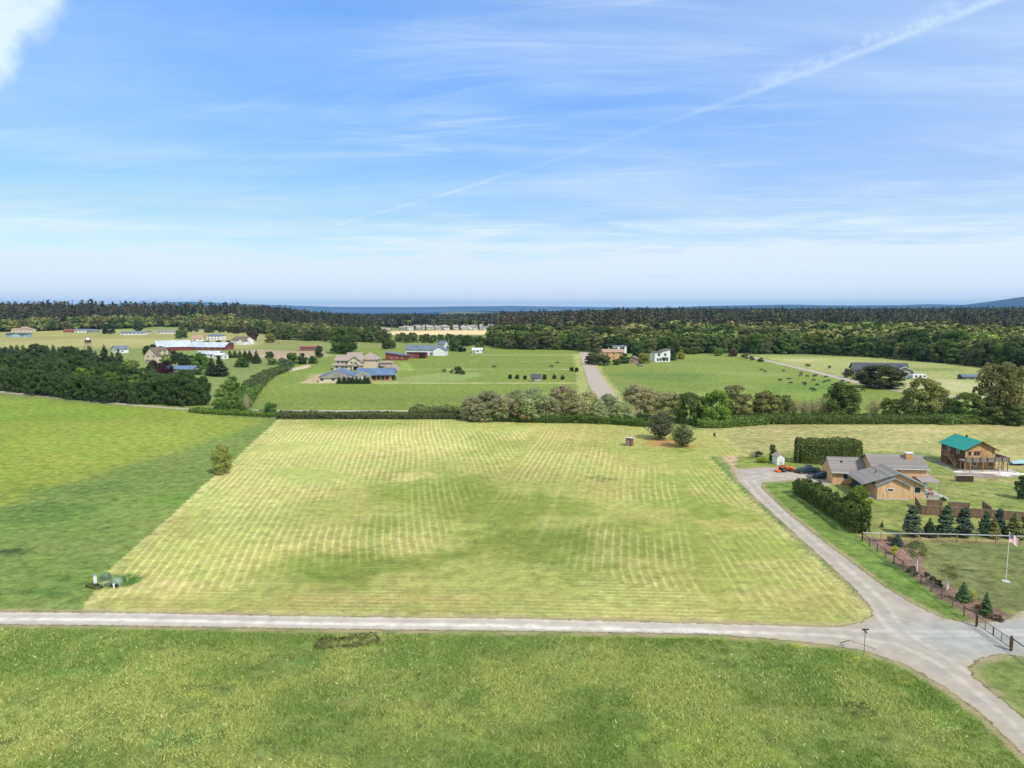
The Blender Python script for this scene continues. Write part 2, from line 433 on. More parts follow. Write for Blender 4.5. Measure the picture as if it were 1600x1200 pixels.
# lawn with the mowing arcs, mulch bed
LAWN = G([(1345, 838), (1600, 845), (1900, 850), (1900, 960), (1600, 955), (1560, 952), (1525, 938), (1500, 925), (1470, 905), (1452, 893), (1448, 878), (1440, 862), (1420, 852)])
layer(LAWN, (116, 128, 76), .4, .3, 3, 22, world=True)
layer([(1345, 836), (1600, 845), (1900, 852), (1900, 858), (1600, 851), (1420, 845)], (170, 160, 106), .5, .6, 3, 23, .8)
BED = G([(1346, 838), (1420, 848), (1440, 862), (1447, 872), (1443, 884), (1455, 896), (1475, 908), (1505, 928), (1550, 948), (1584, 962), (1580, 972), (1530, 974), (1470, 935), (1400, 880)])
layer(BED, (136, 116, 102), .35, .35, 2.5, 24, world=True)
layer([(1530, 975), (1580, 972), (1588, 962), (1600, 955), (1700, 960), (1700, 966), (1600, 966), (1560, 975)], (212, 208, 200), .4, .4, 2, 24)
layer([(1500, 1018), (1540, 1014), (1575, 1016), (1530, 1032), (1512, 1034)], (206, 202, 194), .5, .8, 2, 25)
layer([(1534, 1052), (1562, 1036), (1600, 1040), (1800, 1045), (1800, 1290), (1700, 1205), (1600, 1122)], (124, 142, 76), .6, .8, 3, 26)
# near meadow
layer([(-1200, 978), (0, 979), (200, 981), (500, 988), (800, 991), (1100, 995), (1194, 1001), (1287, 1011), (1350, 1022), (1412, 1042), (1475, 1080), (1540, 1128), (1600, 1190), (1750, 1345), (1750, 1900), (-1200, 1900)], (121, 141, 72), .4, .5, 3, 27)
nb = [(60, 1020, 110, 20, (92, 132, 60)), (230, 1045, 140, 25, (100, 142, 60)), (560, 1030, 110, 22, (92, 134, 62)), (660, 1035, 90, 12, (104, 144, 60)),
      (520, 1130, 160, 30, (132, 148, 82)), (760, 1090, 200, 30, (126, 150, 76)), (330, 1150, 130, 26, (98, 136, 66)), (60, 1180, 60, 20, (150, 160, 84)),
      (420, 1180, 90, 20, (134, 146, 90)), (820, 1180, 120, 20, (112, 140, 62)), (1020, 1140, 180, 40, (120, 146, 66)), (980, 1040, 170, 22, (130, 152, 80)),
      (1240, 1060, 110, 25, (112, 138, 74)), (1330, 1070, 70, 22, (90, 124, 60)), (1200, 1110, 100, 18, (136, 146, 92)), (1150, 1180, 110, 30, (122, 150, 58)),
      (1420, 1090, 60, 20, (84, 124, 54)), (1300, 1030, 60, 10, (94, 136, 60)), (640, 1100, 120, 14, (146, 150, 88)), (900, 1010, 120, 10, (112, 136, 70)),
      (70, 1160, 40, 16, (168, 168, 92)), (740, 1010, 120, 9, (96, 130, 62)), (1480, 1130, 40, 20, (92, 134, 56)), (1050, 1090, 90, 14, (142, 152, 92))]
for k, (u, v, ru, rv, c) in enumerate(nb): blob(u, v, ru, rv, c, .75, 90 + k)
# broad mottling everywhere
far_mix = sstep(300, 500, Y)
mot = 1 + (vnoise(X, Y, 22, 200, 3) - .5) * .30 * (1 - far_mix) + (vnoise(X, Y, 70, 201, 3) - .5) * .28
col *= mot[:, None]
hue = (vnoise(X, Y, 9, 202, 3) - .5)
col[:, 0] *= 1 + hue * .22; col[:, 2] *= 1 + hue * .18

col *= np.array([1.10, .985, .96])
# forest floors (polygon fronts are reused for the trees)
WOOD_R = G([(772, 541), (800, 545), (850, 543.5), (900, 545), (940, 550), (1060, 551), (1130, 550), (1180, 551), (1300, 552.5), (1400, 558), (1480, 565), (1560, 573), (1700, 578)])
WOOD_R = WOOD_R + [(WOOD_R[-1][0] + 900, WOOD_R[-1][1] + 60), (3500, 3200), (-60, 3200), (-20, 1330), (WOOD_R[0][0] + 2, 900)]
WOOD_L = G([(-300, 521), (0, 519), (130, 515), (220, 513), (240, 511), (300, 512), (400, 520), (440, 528), (520, 529), (560, 531), (600, 528)])
WOOD_L = WOOD_L + [(-222, 1150), (-300, 1360), (-330, 2900), (-2600, 2900), (-2600, 1300)]
WOOD_C = G([(560, 531), (598, 519), (620, 513), (780, 512)])
WOOD_C = [(-300, 1500)] + WOOD_C[2:] + [(300, 3600), (-1700, 3600), (-900, 2000)]
for wp in (WOOD_R, WOOD_L, WOOD_C):
    m = Y > 420
    s = sd_poly(X[m], Y[m], wp)
    a = sstep(-4, 4, s)[:, None]
    col[m] = col[m] * (1 - a) + rgb(62, 72, 40) * a
col[Y > 3300] = rgb(50, 66, 40)

# row coordinate of the mowing swaths
dB = np.full(X.shape, 0.0); u1 = np.zeros(X.shape); 
mm = sd_m > -3
Lp = G([(150, 947), (236, 845), (330, 757), (440, 657), (470, 640)])
Rp = G([(1345, 955), (1260, 872), (1200, 816), (1140, 757), (1098, 712), (1060, 675)])
Bp = G([(100, 951), (500, 957), (800, 960), (1100, 967), (1360, 976)])
xl = np.interp(Y[mm], [p[1] for p in Lp], [p[0] for p in Lp])
xr = np.interp(Y[mm], [p[1] for p in Rp], [p[0] for p in Rp])
yb = np.interp(X[mm], [p[0] for p in Bp], [p[1] for p in Bp])
xm_ = np.interp(Y[mm], [80, 100, 140, 240], [1.0, 2.0, 9.0, 26.0])        # the swath border seen as a light line
L_part = X[mm] - xl
R_part = xr - X[mm]
sway = (vnoise(X[mm], Y[mm], 30, 71, 2) - .5) * 1.4
u1[mm] = np.where(X[mm] < xm_ - 14, L_part, np.where(X[mm] < xm_ + 26, X[mm] - xm_ * 1.0 + 100.0, R_part + 200.0)) + sway
dB[mm] = Y[mm] - yb
edgeL = np.where(X[mm] < xm_, L_part, R_part)
head = np.zeros(X.shape)
hn = (vnoise(X[mm], Y[mm], 12, 72, 2) - .5) * 5
head[mm] = sstep(-3, 5, edgeL + hn - 2.0 * dB[mm] - np.where(X[mm] > xm_, 3, 0)) * sstep(31, 25, dB[mm] + hn * .6 + np.where(X[mm] > xm_ + 18, 9, 0))
line = np.zeros(X.shape)
line[mm] = sstep(.9, .2, np.abs(X[mm] - xm_)) * sstep(20, 26, dB[mm])
rowk = np.zeros(X.shape)
rn = vnoise(X[mm], Y[mm], 16, 73, 3)
quiet = sstep(-6, 6, sd_poly(X[mm], Y[mm], G([(820, 657), (1010, 664), (1100, 700), (1098, 722), (1000, 712), (880, 690)])))
quiet2 = sstep(-8, 8, sd_poly(X[mm], Y[mm], G([(690, 800), (860, 790), (930, 870), (900, 935), (560, 935), (420, 900), (440, 860), (640, 870)])))
rowk[mm] = np.clip(.46 + (rn - .45) * 3.0, .04, 1.0) * (1 - .75 * quiet) * (1 - .45 * quiet2) * sstep(.6, 2.2, np.abs(X[mm] - xm_ + 14)) * sstep(.6, 2.2, np.abs(X[mm] - xm_ - 26))

# ------------------------------------------------------------------ ground material
def new_mat(name):
    m = bpy.data.materials.new(name); m.use_nodes = True
    m.node_tree.nodes.clear()
    t = NT(m.node_tree)
    out = t.node('ShaderNodeOutputMaterial')
    return m, t, out


gm, g, gout = new_mat('ground_cover')
pos = g.node('ShaderNodeNewGeometry').outputs['Position']
tone = g.attr('tone').outputs['Color']
sdr = g.attr('sd_road').outputs['Fac']
sdm = g.attr('sd_mown').outputs['Fac']
u1n = g.attr('row_u').outputs['Fac']
dbn = g.attr('row_b').outputs['Fac']
hdn = g.attr('head').outputs['Fac']
lnn = g.attr('line').outputs['Fac']
rkn = g.attr('rowk').outputs['Fac']
trk = g.attr('track').outputs['Fac']
lane = g.attr('lane').outputs['Fac']
grey = g.attr('grey').outputs['Fac']
plain = g.attr('plain').outputs['Fac']
nf = g.noise(pos, 0.45, 9, 0.86)        # blades and tufts
nmid = g.noise(pos, 0.55, 5, 0.65)
nvf = g.noise(pos, 7.0, 3, 0.7)
# grass
gv = g.math('ADD', g.ramp(nf, 0.34, 0.66, 0.42, 1.58, False), g.ramp(nmid, 0.3, 0.7, -0.20, 0.20, False))
grass = g.mix(1.0, tone, g.comb(gv, gv, gv), 'MULTIPLY')
pale = g.ramp(g.noise(pos, 3.7, 4, 0.8), 0.60, 0.72)
pale = g.math('MULTIPLY', pale, g.ramp(g.noise(pos, 0.09, 3, 0.6), 0.42, 0.66, 0.02, 0.30))
grass = g.mix(pale, grass, C(196, 202, 140))
tuft = g.math('MULTIPLY', g.ramp(g.noise(pos, 1.1, 4, 0.75), 0.60, 0.70), g.ramp(g.noise(pos, 0.13, 2, 0.5), 0.45, 0.62, 0.0, 0.55))
grass = g.mix(tuft, grass, C(78, 108, 46))
# mown swaths
wobn = g.math('MULTIPLY', g.math('SUBTRACT', g.noise(pos, 0.35, 4, 0.65), 0.5), 0.5)
wobf = g.math('MULTIPLY', g.math('SUBTRACT', g.noise(pos, 2.2, 3, 0.7), 0.5), 0.9)
def stripes(u, period):
    ph = g.math('MULTIPLY', g.math('ADD', g.math('ADD', u, wobn), wobf), 2 * math.pi / period)
    return g.math('SINE', ph)
s1 = stripes(u1n, 1.35)
s2 = stripes(dbn, 1.1)
st = g.math('ADD', g.math('MULTIPLY', s1, g.math('SUBTRACT', 1.0, hdn)), g.math('MULTIPLY', s2, g.math('MULTIPLY', hdn, 0.75)))
st = g.ramp(st, -0.15, 0.85)
clumpy = g.ramp(g.noise(pos, 1.3, 5, 0.75), 0.36, 0.58, 0.48, 1.0)
st = g.math('MULTIPLY', g.math('MULTIPLY', st, rkn), clumpy)
st = g.math('MAXIMUM', st, g.math('MULTIPLY', lnn, 0.42))
hay = g.mix(1.0, tone, (1.36, 1.25, 1.46, 1), 'MULTIPLY')
stub = g.mix(1.0, tone, (0.84, 0.90, 0.72, 1), 'MULTIPLY')
mown = g.mix(st, stub, hay)
mv = g.ramp(nf, 0.34, 0.66, 0.58, 1.42, False)
mown = g.mix(1.0, mown, g.comb(mv, mv, mv), 'MULTIPLY')
medge = g.math('ADD', sdm, g.math('MULTIPLY', g.math('SUBTRACT', g.noise(pos, 0.9, 4, 0.7), 0.5), 1.6))
fm = g.ramp(medge, -0.15, 0.15)
base = g.mix(fm, grass, mown)
# dry, gravelly verge along the roads
vn_ = g.math('MULTIPLY', g.math('SUBTRACT', g.noise(pos, 0.8, 5, 0.7), 0.5), 2.0)
vsd = g.math('ADD', sdr, vn_)
verge = g.math('MULTIPLY', g.ramp(vsd, -1.35, -0.35), g.ramp(g.noise(pos, 0.22, 5, 0.7), 0.38, 0.60, 0.15, 0.9))
vc = g.mix(g.ramp(nvf, 0.35, 0.65), C(196, 178, 138), C(160, 140, 104))
base = g.mix(verge, base, vc)
# gravel
gn = g.noise(pos, 14.0, 3, 0.8)
gn2 = g.noise(pos, 0.5, 5, 0.6)
grc = g.mix(plain, C(198, 187, 172), C(180, 169, 154))
grc = g.mix(grey, grc, C(172, 170, 162))
gvv = g.math('ADD', g.ramp(gn, 0.2, 0.8, 0.80, 1.20, False), g.ramp(gn2, 0.3, 0.7, -0.16, 0.14, False))
grc = g.mix(1.0, grc, g.comb(gvv, gvv, gvv), 'MULTIPLY')
tw = g.math('ADD', trk, g.math('MULTIPLY', g.math('SUBTRACT', g.noise(pos, 0.4, 3, 0.6), 0.5), 0.5))
wheel = g.math('SUBTRACT', 1.0, g.ramp(g.math('ABSOLUTE', g.math('SUBTRACT', tw, 0.95)), 0.10, 0.62))
mid_ = g.math('SUBTRACT', 1.0, g.ramp(tw, 0.02, 0.45))
grc = g.mix(g.math('MULTIPLY', g.math('MULTIPLY', wheel, g.ramp(plain, 0, 1, 0.75, 0.22, False)), g.ramp(gn2, .35, .6, .4, 1.0)), grc, C(240, 231, 219))
grc = g.mix(g.math('MULTIPLY', mid_, 0.35), grc, C(180, 170, 154))
loose = g.ramp(g.math('ADD', sdr, g.math('MULTIPLY', g.math('SUBTRACT', g.noise(pos, 1.2, 4, .7), .5), 1.2)), 0.0, 0.9)
grc = g.mix(loose, g.mix(0.6, grc, C(184, 166, 136)), grc)
redge = g.math('ADD', sdr, g.math('MULTIPLY', g.math('SUBTRACT', g.noise(pos, 1.1, 6, 0.8), 0.5), 1.9))
fr = g.ramp(redge, -0.10, 0.12)
base = g.mix(fr, base, grc)
# far lanes: worn gravel and old asphalt
ledge = g.math('ADD', lane, g.math('MULTIPLY', g.math('SUBTRACT', g.noise(pos, 0.25, 4, 0.7), 0.5), 1.8))
fl = g.ramp(ledge, -0.3, 0.4)
lc = g.mix(g.noise(pos, 0.3, 4, .6), C(196, 180, 164), C(176, 162, 148))
base = g.mix(fl, base, lc)
diff = g.node('ShaderNodeBsdfPrincipled')
g.l.new(base, diff.inputs['Base Color'])
diff.inputs['Roughness'].default_value = 0.95
diff.inputs['Specular IOR Level'].default_value = 0.08
hgt = g.math('ADD', g.math('MULTIPLY', nf, 0.35), g.math('MULTIPLY', nmid, 0.30))
hgt = g.math('ADD', hgt, g.math('MULTIPLY', g.math('MULTIPLY', st, fm), 0.14))
hgt = g.math('MULTIPLY', hgt, g.math('SUBTRACT', 1.0, g.math('MULTIPLY', fr, 0.93)))
bump = g.node('ShaderNodeBump')
bump.inputs['Strength'].default_value = 0.8
bump.inputs['Distance'].default_value = 0.8
g.l.new(hgt, bump.inputs['Height'])
g.l.new(bump.outputs[0], diff.inputs['Normal'])
g.l.new(diff.outputs[0], gout.inputs[0])

gs = near_sd(sd_poly, GREY)
ATTR = {'sd_road': sd_road, 'sd_mown': sd_m, 'row_u': u1, 'row_b': dB, 'head': head, 'line': line, 'rowk': rowk,
        'track': tr, 'lane': far_lane, 'grey': sstep(-3, 3, gs) * (Y < 420), 'plain': sstep(18, 42, X) * (Y < 300)}


def link(name, mesh, parent=None, mat_=None, loc=None):
    o = bpy.data.objects.new(name, mesh)
    COL.objects.link(o)
    if mat_ is not None and mesh is not None and not mesh.materials: mesh.materials.append(mat_)
    if parent is not None: o.parent = parent
    if loc is not None: o.location = loc
    return o


def np_mesh(name, V, F, colr=None, smooth=False):
    """V (n,3) float array, F (m,k) int array"""
    me = bpy.data.meshes.new(name)
    V = np.asarray(V, np.float32); F = np.asarray(F, np.int32)
    me.vertices.add(len(V)); me.vertices.foreach_set('co', V.ravel())
    k = F.shape[1]
    me.loops.add(F.size); me.loops.foreach_set('vertex_index', F.ravel())
    me.polygons.add(len(F))
    me.polygons.foreach_set('loop_start', np.arange(0, F.size, k, dtype=np.int32))
    try: me.polygons.foreach_set('loop_total', np.full(len(F), k, np.int32))
    except Exception: pass
    if smooth: me.polygons.foreach_set('use_smooth', np.ones(len(F), bool))
    me.update(calc_edges=True)
    if colr is not None:
        a = me.attributes.new('tone', 'FLOAT_COLOR', 'POINT')
        c4 = np.ones((len(V), 4), np.float32); c4[:, :3] = colr
        a.data.foreach_set('color', c4.ravel())
    return me


nr, ncn = XX.shape
idx = np.arange(nr * ncn).reshape(nr, ncn)
quads = np.stack([idx[:-1, :-1], idx[:-1, 1:], idx[1:, 1:], idx[1:, :-1]], -1).reshape(-1, 4)
cx = X[quads].mean(1); cy = Y[quads].mean(1)
cls = np.zeros(len(quads), int)
def setcls(poly, k, only0=False):
    s = inside(cx, cy, poly)
    cls[s & ((cls == 0) | (not only0))] = k
setcls(G([(-1200, 978), (0, 979), (500, 988), (800, 991), (1100, 995), (1287, 1011), (1350, 1022), (1412, 1042), (1475, 1080), (1540, 1128), (1600, 1190), (1750, 1345), (1750, 1900), (-1200, 1900)]), 3)
setcls(G([(-900, 608), (0, 618), (100, 629), (300, 641), (440, 655), (440, 660), (410, 685), (330, 757), (236, 845), (150, 947), (0, 952), (-900, 952)]), 4)
setcls(G([(400, 650), (395, 600), (470, 560), (520, 545), (640, 545), (760, 541), (905, 545), (920, 600), (960, 650)]), 5)
setcls(G([(930, 562), (1020, 562), (1060, 552), (1170, 553), (1340, 600), (1430, 618), (1420, 650), (1000, 650), (965, 610)]), 5)
setcls(LAWN, 6); setcls(BED, 7)
setcls(G([(596, 523.5), (604, 517.5), (775, 516.5), (775, 522.5)]), 8)
cls[sd_m[quads].mean(1) > 0] = 1
cls[sd_road[quads].mean(1) > 0] = 2
cls[far_lane[quads].mean(1) > 0] = 9
GV = np.stack([X, Y, ZZ.ravel()], 1)
names = {0: 'ground', 1: 'mown_field', 2: 'road', 3: 'meadow', 4: 'field', 5: 'pasture', 6: 'lawn', 7: 'garden_bed', 8: 'stubble_field', 9: 'lane'}
for k, nm in names.items():
    sel = quads[cls == k]
    if not len(sel): continue
    uq, inv = np.unique(sel, return_inverse=True)
    me = np_mesh(nm, GV[uq], inv.reshape(-1, 4), col[uq], smooth=True)
    for an, arr in ATTR.items():
        a = me.attributes.new(an, 'FLOAT', 'POINT')
        a.data.foreach_set('value', arr[uq].astype(np.float32))
    o = link(nm, me, mat_=gm)
    o['kind'] = 'structure'

# ------------------------------------------------------------------ sea, far hills, haze
wm, t, out = new_mat('sea_water')
p = t.node('ShaderNodeBsdfPrincipled')
wn = t.noise(t.vmath('MULTIPLY', t.node('ShaderNodeNewGeometry').outputs['Position'], (0.0004, 0.0016, 1)), 3.0, 4, .6)
t.l.new(t.mix(wn, (0.006, 0.040, 0.090, 1), (0.014, 0.060, 0.120, 1)), p.inputs['Base Color'])
p.inputs['Roughness'].default_value = 0.55
p.inputs['Specular IOR Level'].default_value = 0.06
t.l.new(p.outputs[0], out.inputs[0])
sv = [(-26000, 2000, -60), (30000, 2000, -60), (30000, 30500, -60), (-26000, 30500, -60)]
o = link('sea', np_mesh('sea', sv, [[0, 1, 2, 3]]), mat_=wm); o['kind'] = 'structure'


def hillmat(name, c1, c2, sc):
    m, t, out = new_mat(name)
    p = t.node('ShaderNodeBsdfDiffuse')
    n = t.noise(t.node('ShaderNodeNewGeometry').outputs['Position'], sc, 5, .65)
    t.l.new(t.mix(t.ramp(n, .35, .65), c1, c2), p.inputs['Color'])
    t.l.new(p.outputs[0], out.inputs[0])
    return m


def ridge(name, y0, prof, depth, mat_, seed, nz=.12, base=-62, sub=6):
    """prof: list of (u pixel, v pixel of the crest) seen at distance y0"""
    us = np.arange(prof[0][0], prof[-1][0] + 1, 4.0)
    vs = np.interp(us, [a for a, b in prof], [b for a, b in prof])
    V = []; n = len(us)
    xs = (us - 800) / FPX * y0
    zc = CAMH + (480 - vs) / FPX * y0
    hh = zc - base
    rn = vnoise(xs, xs * 0, 900.0, seed, 5) - .5
    zc = zc + hh * rn * nz
    prof_t = [(-.5, 0.0), (-.36, .45), (-.2, .8), (0, 1.0), (.3, .7), (.5, 0.0)]
    for i, (ty, tz) in enumerate(prof_t):
        wv = (vnoise(xs, xs * 0 + i * 900, 1200.0, seed + 7, 4) - .5)
        zz = base + (zc - base) * np.clip(tz + (wv * .25 if 0 < tz < 1 else 0), 0, 1)
        V.append(np.stack([xs * (1 + ty * depth / y0), np.full(n, y0 + ty * depth) + wv * depth * .08, zz], 1))
    V = np.concatenate(V)
    ii = np.arange(len(prof_t) * n).reshape(len(prof_t), n)
    F = np.stack([ii[:-1, :-1], ii[:-1, 1:], ii[1:, 1:], ii[1:, :-1]], -1).reshape(-1, 4)
    o = link(name, np_mesh(name, V, F, smooth=True), mat_=mat_); o['kind'] = 'structure'
    return o


hm1 = hillmat('far_wooded_hill', L(26, 48, 48), L(36, 60, 56), 0.004)
hm2 = hillmat('far_bluff', L(120, 112, 92), L(86, 92, 66), 0.006)
ridge('hills', 16000, [(860, 490), (900, 485.5), (960, 483), (1040, 481), (1090, 478.5), (1160, 477), (1230, 476), (1320, 477.3), (1400, 476.8), (1450, 475.5), (1500, 476), (1560, 476), (1700, 478), (2300, 476)], 3000, hm1, 5)
ridge('hills', 13000, [(1440, 482), (1490, 477.5), (1530, 473), (1560, 469), (1590, 464.5), (1640, 461), (1720, 463), (1900, 466), (2300, 470)], 3000, hm1, 8, .05)
ridge('hills', 9000, [(684, 493), (692, 488), (720, 486.5), (745, 487.5), (770, 488.5), (800, 492), (815, 494)], 900, hm2, 21, .06)
ridge('hills', 11500, [(650, 490), (700, 487), (760, 486), (840, 486), (900, 487), (960, 492)], 1500, hm1, 23, .06)
ridge('hills', 26000, [(-700, 480), (-100, 478), (40, 480), (200, 474.5), (300, 471.5), (420, 476), (520, 479.5), (640, 480), (740, 478.5), (800, 478), (870, 479), (980, 480), (1200, 481)], 4000, hm1, 31, .14)

HAZE_D = 3.6e-5
hz, t, out = new_mat('haze_air')
pv = t.node('ShaderNodeVolumePrincipled')
pv.inputs['Color'].default_value = (0.34, 0.62, 1.0, 1)
pv.inputs['Density'].default_value = HAZE_D
pv.inputs['Anisotropy'].default_value = 0.1
t.l.new(pv.outputs[0], out.inputs['Volume'])
hx = 34000; hy0 = -400; hy1 = 31500; hz0 = -92; hz1 = 272
V = [(-hx, hy0, hz0), (hx, hy0, hz0), (hx, hy1, hz0), (-hx, hy1, hz0), (-hx, hy0, hz1), (hx, hy0, hz1), (hx, hy1, hz1), (-hx, hy1, hz1)]
F = [[3, 2, 1, 0], [4, 5, 6, 7], [0, 1, 5, 4], [1, 2, 6, 5], [2, 3, 7, 6], [3, 0, 4, 7]]
o = link('haze', np_mesh('haze', V, F), mat_=hz); o['kind'] = 'stuff'
print('ground built', round(time.time() - T0, 1), len(GV))

# ================================================================== vegetation
FOLK = 1.5
def fol_mat(name, transl=0.25, rough=0.9):
    m, t, out = new_mat(name)
    a = t.attr('tone').outputs['Color']
    oi = t.node('ShaderNodeObjectInfo')
    c = t.mix(1.0, a, oi.outputs['Color'], 'MULTIPLY')
    c = t.mix(1.0, c, (FOLK * 1.08, FOLK, FOLK * .86, 1), 'MULTIPLY')
    vr = t.ramp(oi.outputs['Random'], 0, 1, 0.86, 1.14, False)
    c = t.mix(1.0, c, t.comb(vr, vr, vr), 'MULTIPLY')
    d = t.node('ShaderNodeBsdfPrincipled'); t.l.new(c, d.inputs['Base Color'])
    d.inputs['Roughness'].default_value = rough; d.inputs['Specular IOR Level'].default_value = 0.12
    tr = t.node('ShaderNodeBsdfTranslucent')
    t.l.new(t.mix(1.0, c, (1.15, 1.25, 0.7, 1), 'MULTIPLY'), tr.inputs['Color'])
    mx = t.node('ShaderNodeMixShader'); mx.inputs[0].default_value = transl
    t.l.new(d.outputs[0], mx.inputs[1]); t.l.new(tr.outputs[0], mx.inputs[2])
    t.l.new(mx.outputs[0], out.inputs[0])
    return m
M_LEAF = fol_mat('foliage', 0.30)
M_NEED = fol_mat('needles', 0.12)
def bark_mat(name, c1, c2):
    m, t, out = new_mat(name)
    d = t.node('ShaderNodeBsdfPrincipled')
    p = t.node('ShaderNodeNewGeometry').outputs['Position']
    t.l.new(t.mix(t.noise(t.vmath('MULTIPLY', p, (3, 3, .8)), 2.0, 4, .7), c1, c2), d.inputs['Base Color'])
    d.inputs['Roughness'].default_value = 0.95
    t.l.new(d.outputs[0], out.inputs[0]); return m
M_BARK = bark_mat('bark', L(92, 80, 66), L(60, 50, 42))
M_BIRCH = bark_mat('pale_birch_bark', L(225, 222, 214), L(190, 186, 178))


def leaves(rng, pos, nrm, size, jit=0.55, flat=None):
    """one irregular quad per position; returns V,F"""
    n = len(pos)
    d = nrm + rng.normal(0, jit, (n, 3)); d /= np.linalg.norm(d, axis=1)[:, None] + 1e-9
    a = np.cross(d, rng.normal(0, 1, (n, 3))); a /= np.linalg.norm(a, axis=1)[:, None] + 1e-9
    b = np.cross(d, a)
    s = size if np.ndim(size) else np.full(n, size)
    s = (s * rng.uniform(.65, 1.35, n))[:, None]
    k = [rng.uniform(.55, 1.1, (n, 1)) for _ in range(4)]
    V = np.stack([pos + a * s * k[0], pos + b * s * k[1] * .75, pos - a * s * k[2], pos - b * s * k[3] * .75], 1)
    # fold a little so that a clump never reads as a flat card
    V[:, 0] += d * s * rng.uniform(-.35, .35, (n, 1)); V[:, 2] += d * s * rng.uniform(-.35, .35, (n, 1))
    return V.reshape(-1, 3), np.arange(4 * n).reshape(n, 4)


def unit(rng, n):
    v = rng.normal(0, 1, (n, 3)); return v / np.linalg.norm(v, axis=1)[:, None]


def broad_crown(seed, n, leaf=.028, w=.42, z0=.12, clumps=34, cr=.15, top=1.0, squat=1.0, tonev=.22):
    """crown of height 1; w = half width"""
    rng = np.random.default_rng(seed)
    zc = (z0 + top) / 2; hz_ = (top - z0) / 2
    zz = rng.uniform(0, 1, clumps); an = rng.uniform(0, 2 * math.pi, clumps)
    pf = np.where(zz > .38, np.sqrt(np.clip(1 - ((zz - .38) / .64) ** 2, .02, 1)), .80 + .20 * zz / .38)
    rr_ = rng.uniform(.25, 1.0, clumps) ** .5 * pf * (w - cr * .55)
    cen = np.stack([np.cos(an) * rr_, np.sin(an) * rr_, (zz - .5) * 2 * (hz_ - cr * .55)], 1) * rng.uniform(.9, 1.07, (clumps, 1))
    cen[:, 2] += zc
    crr = cr * rng.uniform(.65, 1.25, clumps)
    ct = rng.uniform(1 - tonev, 1 + tonev, clumps)
    wgt = crr ** 2; wgt /= wgt.sum()
    ci = rng.choice(clumps, n, p=wgt)
    dd = unit(rng, n); dd[:, 2] = np.abs(dd[:, 2]) * np.where(rng.random(n) < .75, 1, -1)
    pos = cen[ci] + dd * (crr[ci] * rng.uniform(.55, 1.08, n))[:, None] * np.array([1, 1, .8])
    V, F = leaves(rng, pos, dd, leaf)
    tone_ = np.repeat((ct[ci] * rng.uniform(.8, 1.2, n))[:, None] * np.ones(3), 4, 0)
    return V, F, tone_


def conifer_crown(seed, n, leaf=.024, w=.24, tiers=26, z0=.05, droop=.25, sharp=.85, rag=.30):
    rng = np.random.default_rng(seed)
    nb = tiers * 8
    t = (np.arange(nb) + rng.random(nb)) / nb
    z = z0 + (1 - z0) * t
    Rr = w * (1 - t) ** sharp * rng.uniform(1 - rag, 1 + rag * .5, nb) + .010
    Rr *= np.clip(.55 + t * 5, 0, 1)
    ang = rng.uniform(0, 2 * math.pi, nb)
    p_ = Rr ** 1.2 + .004; p_ /= p_.sum()
    bi = rng.choice(nb, n, p=p_)
    s = rng.random(n) ** .55
    r = Rr[bi] * s
    spread = Rr[bi] * s * .30
    aa = ang[bi]
    lat = rng.normal(0, 1, n) * spread
    pos = np.stack([np.cos(aa) * r - np.sin(aa) * lat, np.sin(aa) * r + np.cos(aa) * lat,
                    z[bi] - droop * r * s + rng.normal(0, .006, n)], 1)
    nrm = np.stack([np.cos(aa) * .5, np.sin(aa) * .5, np.full(n, .9)], 1)
    V, F = leaves(rng, pos, nrm, leaf * np.clip(.45 + .9 * Rr[bi] / w, .4, 1.15), .5)
    tn = rng.uniform(.78, 1.22, nb)[bi] * rng.uniform(.85, 1.15, n)
    return V, F, np.repeat(tn[:, None] * np.ones(3), 4, 0)


def shrub_crown(seed, n, leaf=.05, w=.55, clumps=16):
    return broad_crown(seed, n, leaf, w, .02, clumps, .24, 1.0, 1.0, .18)


def brush_crown(seed, n, leaf=.03, w=.42):
    """upright, twiggy, see-through: willow and bare brush"""
    rng = np.random.default_rng(seed)
    nb = 70
    a = rng.uniform(0, 2 * math.pi, nb); lean = rng.uniform(.05, 1.0, nb)
    ln = rng.uniform(.6, 1.0, nb) * (1 - .28 * lean)
    bi = rng.integers(0, nb, n); s = rng.uniform(.18, 1, n) ** .75
    r = w * lean[bi] * s ** 1.1
    sp = .055 * (.4 + s)
    pos = np.stack([np.cos(a[bi]) * r, np.sin(a[bi]) * r, ln[bi] * s * (1 - .18 * lean[bi] * s)], 1) + rng.normal(0, 1, (n, 3)) * sp[:, None]
    pos[:, 2] = np.maximum(pos[:, 2], .01)
    nrm = np.stack([np.cos(a[bi]), np.sin(a[bi]), np.full(n, .8)], 1)
    V, F = leaves(rng, pos, nrm, leaf, .8)
    tn = rng.uniform(.82, 1.2, nb)[bi] * rng.uniform(.8, 1.2, n)
    return V, F, np.repeat(tn[:, None] * np.ones(3), 4, 0)


def tube(pts, rad, n=6):
    pts = np.array(pts, float); m = len(pts)
    V = []
    for i in range(m):
        d = pts[min(i + 1, m - 1)] - pts[max(i - 1, 0)]
        d /= np.linalg.norm(d) + 1e-9
        a = np.cross(d, [0.3, .9, .1]); a /= np.linalg.norm(a) + 1e-9
        b = np.cross(d, a)
        for k in range(n):
            q = 2 * math.pi * k / n
            V.append(pts[i] + (a * math.cos(q) + b * math.sin(q)) * rad[i])
    F = []
    for i in range(m - 1):
        for k in range(n):
            F.append([i * n + k, i * n + (k + 1) % n, (i + 1) * n + (k + 1) % n, (i + 1) * n + k])
    return np.array(V), F


